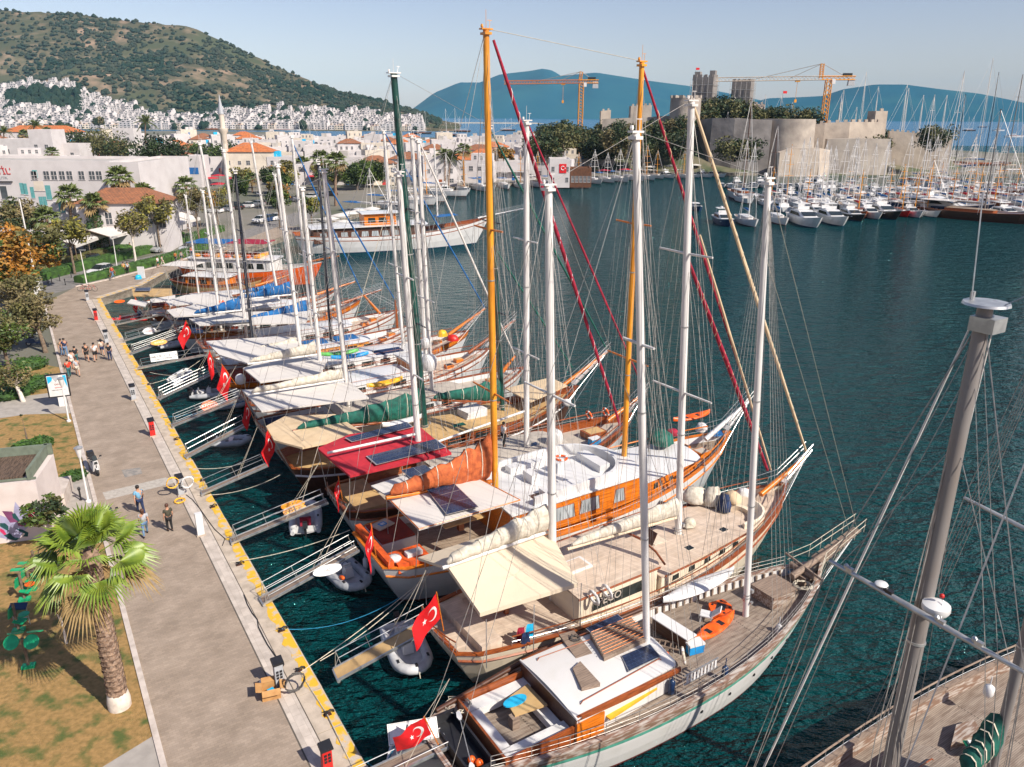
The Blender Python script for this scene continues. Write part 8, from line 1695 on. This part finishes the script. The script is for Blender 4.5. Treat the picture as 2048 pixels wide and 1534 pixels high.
# tall masts: (mast foot x, foot y, top x, top y, hull, mast)
MS=[(1422,338,1425,242,0,0),(1449,340,1455,225,0,0),(1461,338,1467,195,0,0),(1485,398,1500,196,1,1),(1520,337,1535,190,0,0),(1551,332,1566,192,2,0),(1574,333,1596,206,2,0),(1563,333,1587,222,2,0),(1622,338,1636,214,2,0),(1671,335,1690,181,2,0),(1700,335,1713,215,2,0),(1711,333,1733,145,2,0),(1738,333,1761,174,2,0),(1793,333,1811,170,2,0),(1797,334,1816,177,2,0),(1826,345,1845,191,2,0),(1841,372,1865,190,1,0),(1873,333,1893,191,2,0),(1891,368,1917,142,1,0),(1908,338,1921,189,2,2),(1951,333,1986,117,2,0),(1966,335,1995,145,2,2),(1998,402,2043,150,1,3),(2030,345,2046,250,2,0),(1540,405,1548,250,1,1),(1572,404,1578,290,1,4),(1597,410,1608,300,1,0),(1660,415,1672,300,1,0),(1705,410,1720,310,1,0),(1828,398,1845,345,1,4),(1640,418,1650,345,1,0),(1775,408,1790,320,1,0)]
for i,(bx,by,tx,ty,hk,mk) in enumerate(MS):
    p=at(bx,by); T=D(tx,ty,p.y); h=T.z+1; L=min(30,max(12,h*.72)); rz=fa+random.uniform(-.05,.05) if hk==1 else random.uniform(-.12,.05)
    hm_=('dark wood','gloss white',random.choice(['hull dark','hull dark','dark wood','hull navy']))[hk]; mmt=('mast white','dark wood','mast black','mast grey','mast orange')[mk]
    xx=p-Vector((math.cos(rz),math.sin(rz),0))*L*.56
    lb=('%s sailing boat with %s mast %s, its top %s'%({'gloss white':'white','hull dark':'black hulled','dark wood':'brown hulled','hull navy':'navy hulled'}[hm_],('white','brown','black','grey','orange')[mk],'by the castle wall' if hk!=1 else 'in the front basin',('at the left of the castle' if tx<1500 else 'before the round bastion' if tx<1625 else 'right of the yellow crane' if tx<1725 else 'before the pale castle wall' if tx<1800 else 'right of the castle' if tx<1900 else 'near the right edge')))
    o=sail_yacht(L,' '.join(lb.split()[:16]),h,hm_,xx,rz,mmt,1,'sailing_yacht',random.choice(['canvas blue','canvas white','canvas cream']),'gloss white' if hk==1 else 'deck teak',None); o['group']=GM
# boats along the town quay, bows to the harbour
PT_=sail_yacht(15,'excursion boat',11,'gloss white',(300,-50,-1),0,'mast white',1,'excursion_boat','canvas white','gloss white','canvas blue'); PT2=sail_yacht(15,'excursion boat',12,'gloss white',(300,-50,-1),0,'mast orange',1,'excursion_boat','canvas white','deck teak','canvas white'); used=[0,0,0]
random.seed(41); x=705; i=0
while x<1440:
    ys=lerp_tab([(700,432),(760,412),(820,398),(870,384),(980,374),(1120,367),(1300,354),(1440,352)],x); p=at(x,ys); k=random.choice([0,1,2,0,1]) if x<1190 else random.choice([0,2,2,1]); src=(PT_,PT2,PM)[k]; L=15 if k<2 else 11
    rz=(-1.25 if x>860 else -.5)+random.uniform(-.15,.15); pp=p+Vector((math.cos(rz),math.sin(rz),0))*(-2)
    lb=('white excursion boat with blue awning','white excursion boat with white awning and orange mast','white motor boat')[k]+' at the town quay, '+('beyond the white tour boat' if x<860 else 'left of the orange mast' if x<970 else 'right of the orange mast' if x<1090 else 'before the banner house' if x<1190 else 'before the headland trees')
    if used[k]: dup(src,pp,rz,lb,'boats along the town quay',random.uniform(.85,1.1))
    else: src.location=pp; src.rotation_euler=(0,0,rz); src['label']=lb; src['group']='boats along the town quay'; used[k]=1
    x+=random.uniform(26,36)*(240/p.y)
# at anchor in the far bay
random.seed(51)
for i,(x,y,h,L,m_,hk) in enumerate(((875,272,216,30,2,'hull dark'),(908,264,232,24,2,'dark wood'),(902,253,236,22,2,'dark wood'),(1000,262,236,24,2,'hull dark'),(822,268,222,26,2,'hull dark'),(762,272,238,20,1,'gloss white'),(600,276,232,20,1,'gloss white'),(580,273,235,20,1,'gloss white'),(540,262,240,44,2,'gloss white'),(410,260,240,30,1,'varnish'),(620,260,240,22,1,'dark wood'),(640,258,236,20,1,'gloss white'),(702,256,238,16,1,'gloss white'),(1186,236,214,30,1,'gloss white'),(1193,236,210,30,1,'gloss white'),(1925,262,232,26,2,'hull dark'),(1985,262,236,26,1,'gloss white'),(2010,275,236,30,1,'gloss white'),(1955,255,240,22,1,'hull navy'))):
    p=at(x,y); T=D(x,h,p.y); f=L/26; o=sail_yacht(L*1.0,('%s %s masted boat at anchor %s'%({'gloss white':'white','hull dark':'black','dark wood':'brown','varnish':'orange','hull navy':'navy'}[hk],'two' if m_==2 else 'one',['left of the orange mast, nearest','left of the orange mast beyond the black one','below the breakwater line','right of the orange mast','behind the green mast','right of the white mast pair','left of the twin roofs','farther left of the twin roofs','along the far shore, longest','far left near the minaret','right of the long white one','close to the far houses','under the hill tail','beyond the headland, left of two','beyond the headland, right of two','off the castle wall','near the right edge','at the right edge, nearest','off the castle, farthest'][i])),max(8,T.z+1),hk,p,.1*i%.6-.2,'mast white',m_,'anchored_boat','canvas white'); o['group']='boats at anchor beyond the town'

# more of the leafy square and its parked cars
random.seed(61)
for i in range(14):
    x=random.uniform(400,690); y=lerp_tab([(400,452),(560,425),(690,402)],x)-random.uniform(0,60); tree('tree','leafy tree %s on the square, %s row'%('left of the minaret line' if x<470 else 'behind the black mast' if x<550 else 'before the palm pair' if x<620 else 'by the playground',('front','middle','back')[i%3]),G(x,y),random.uniform(6,9),random.uniform(3,4.2),[['leaf green','leaf dark'],['leaf olive','leaf yellow'],['leaf rust','leaf olive']][i%3],1300,.36,.18,seed=200+i,clumps=20,low=.35)
for i in range(12):
    x=430+i*21; y=lerp_tab([(400,430),(560,405),(690,388)],x); car(x,y,rd+PI/2,['white','grey','dark'][i%3]+' car parked on the square, number-free row '.replace('number-free ','')+'behind the masts',['gloss white','alloy','hull dark'][i%3])
for o in C.objects:
    l=o.get('label')
    if l and len(l.split())>16: o['label']=' '.join(l.split()[:16]).rstrip(',')
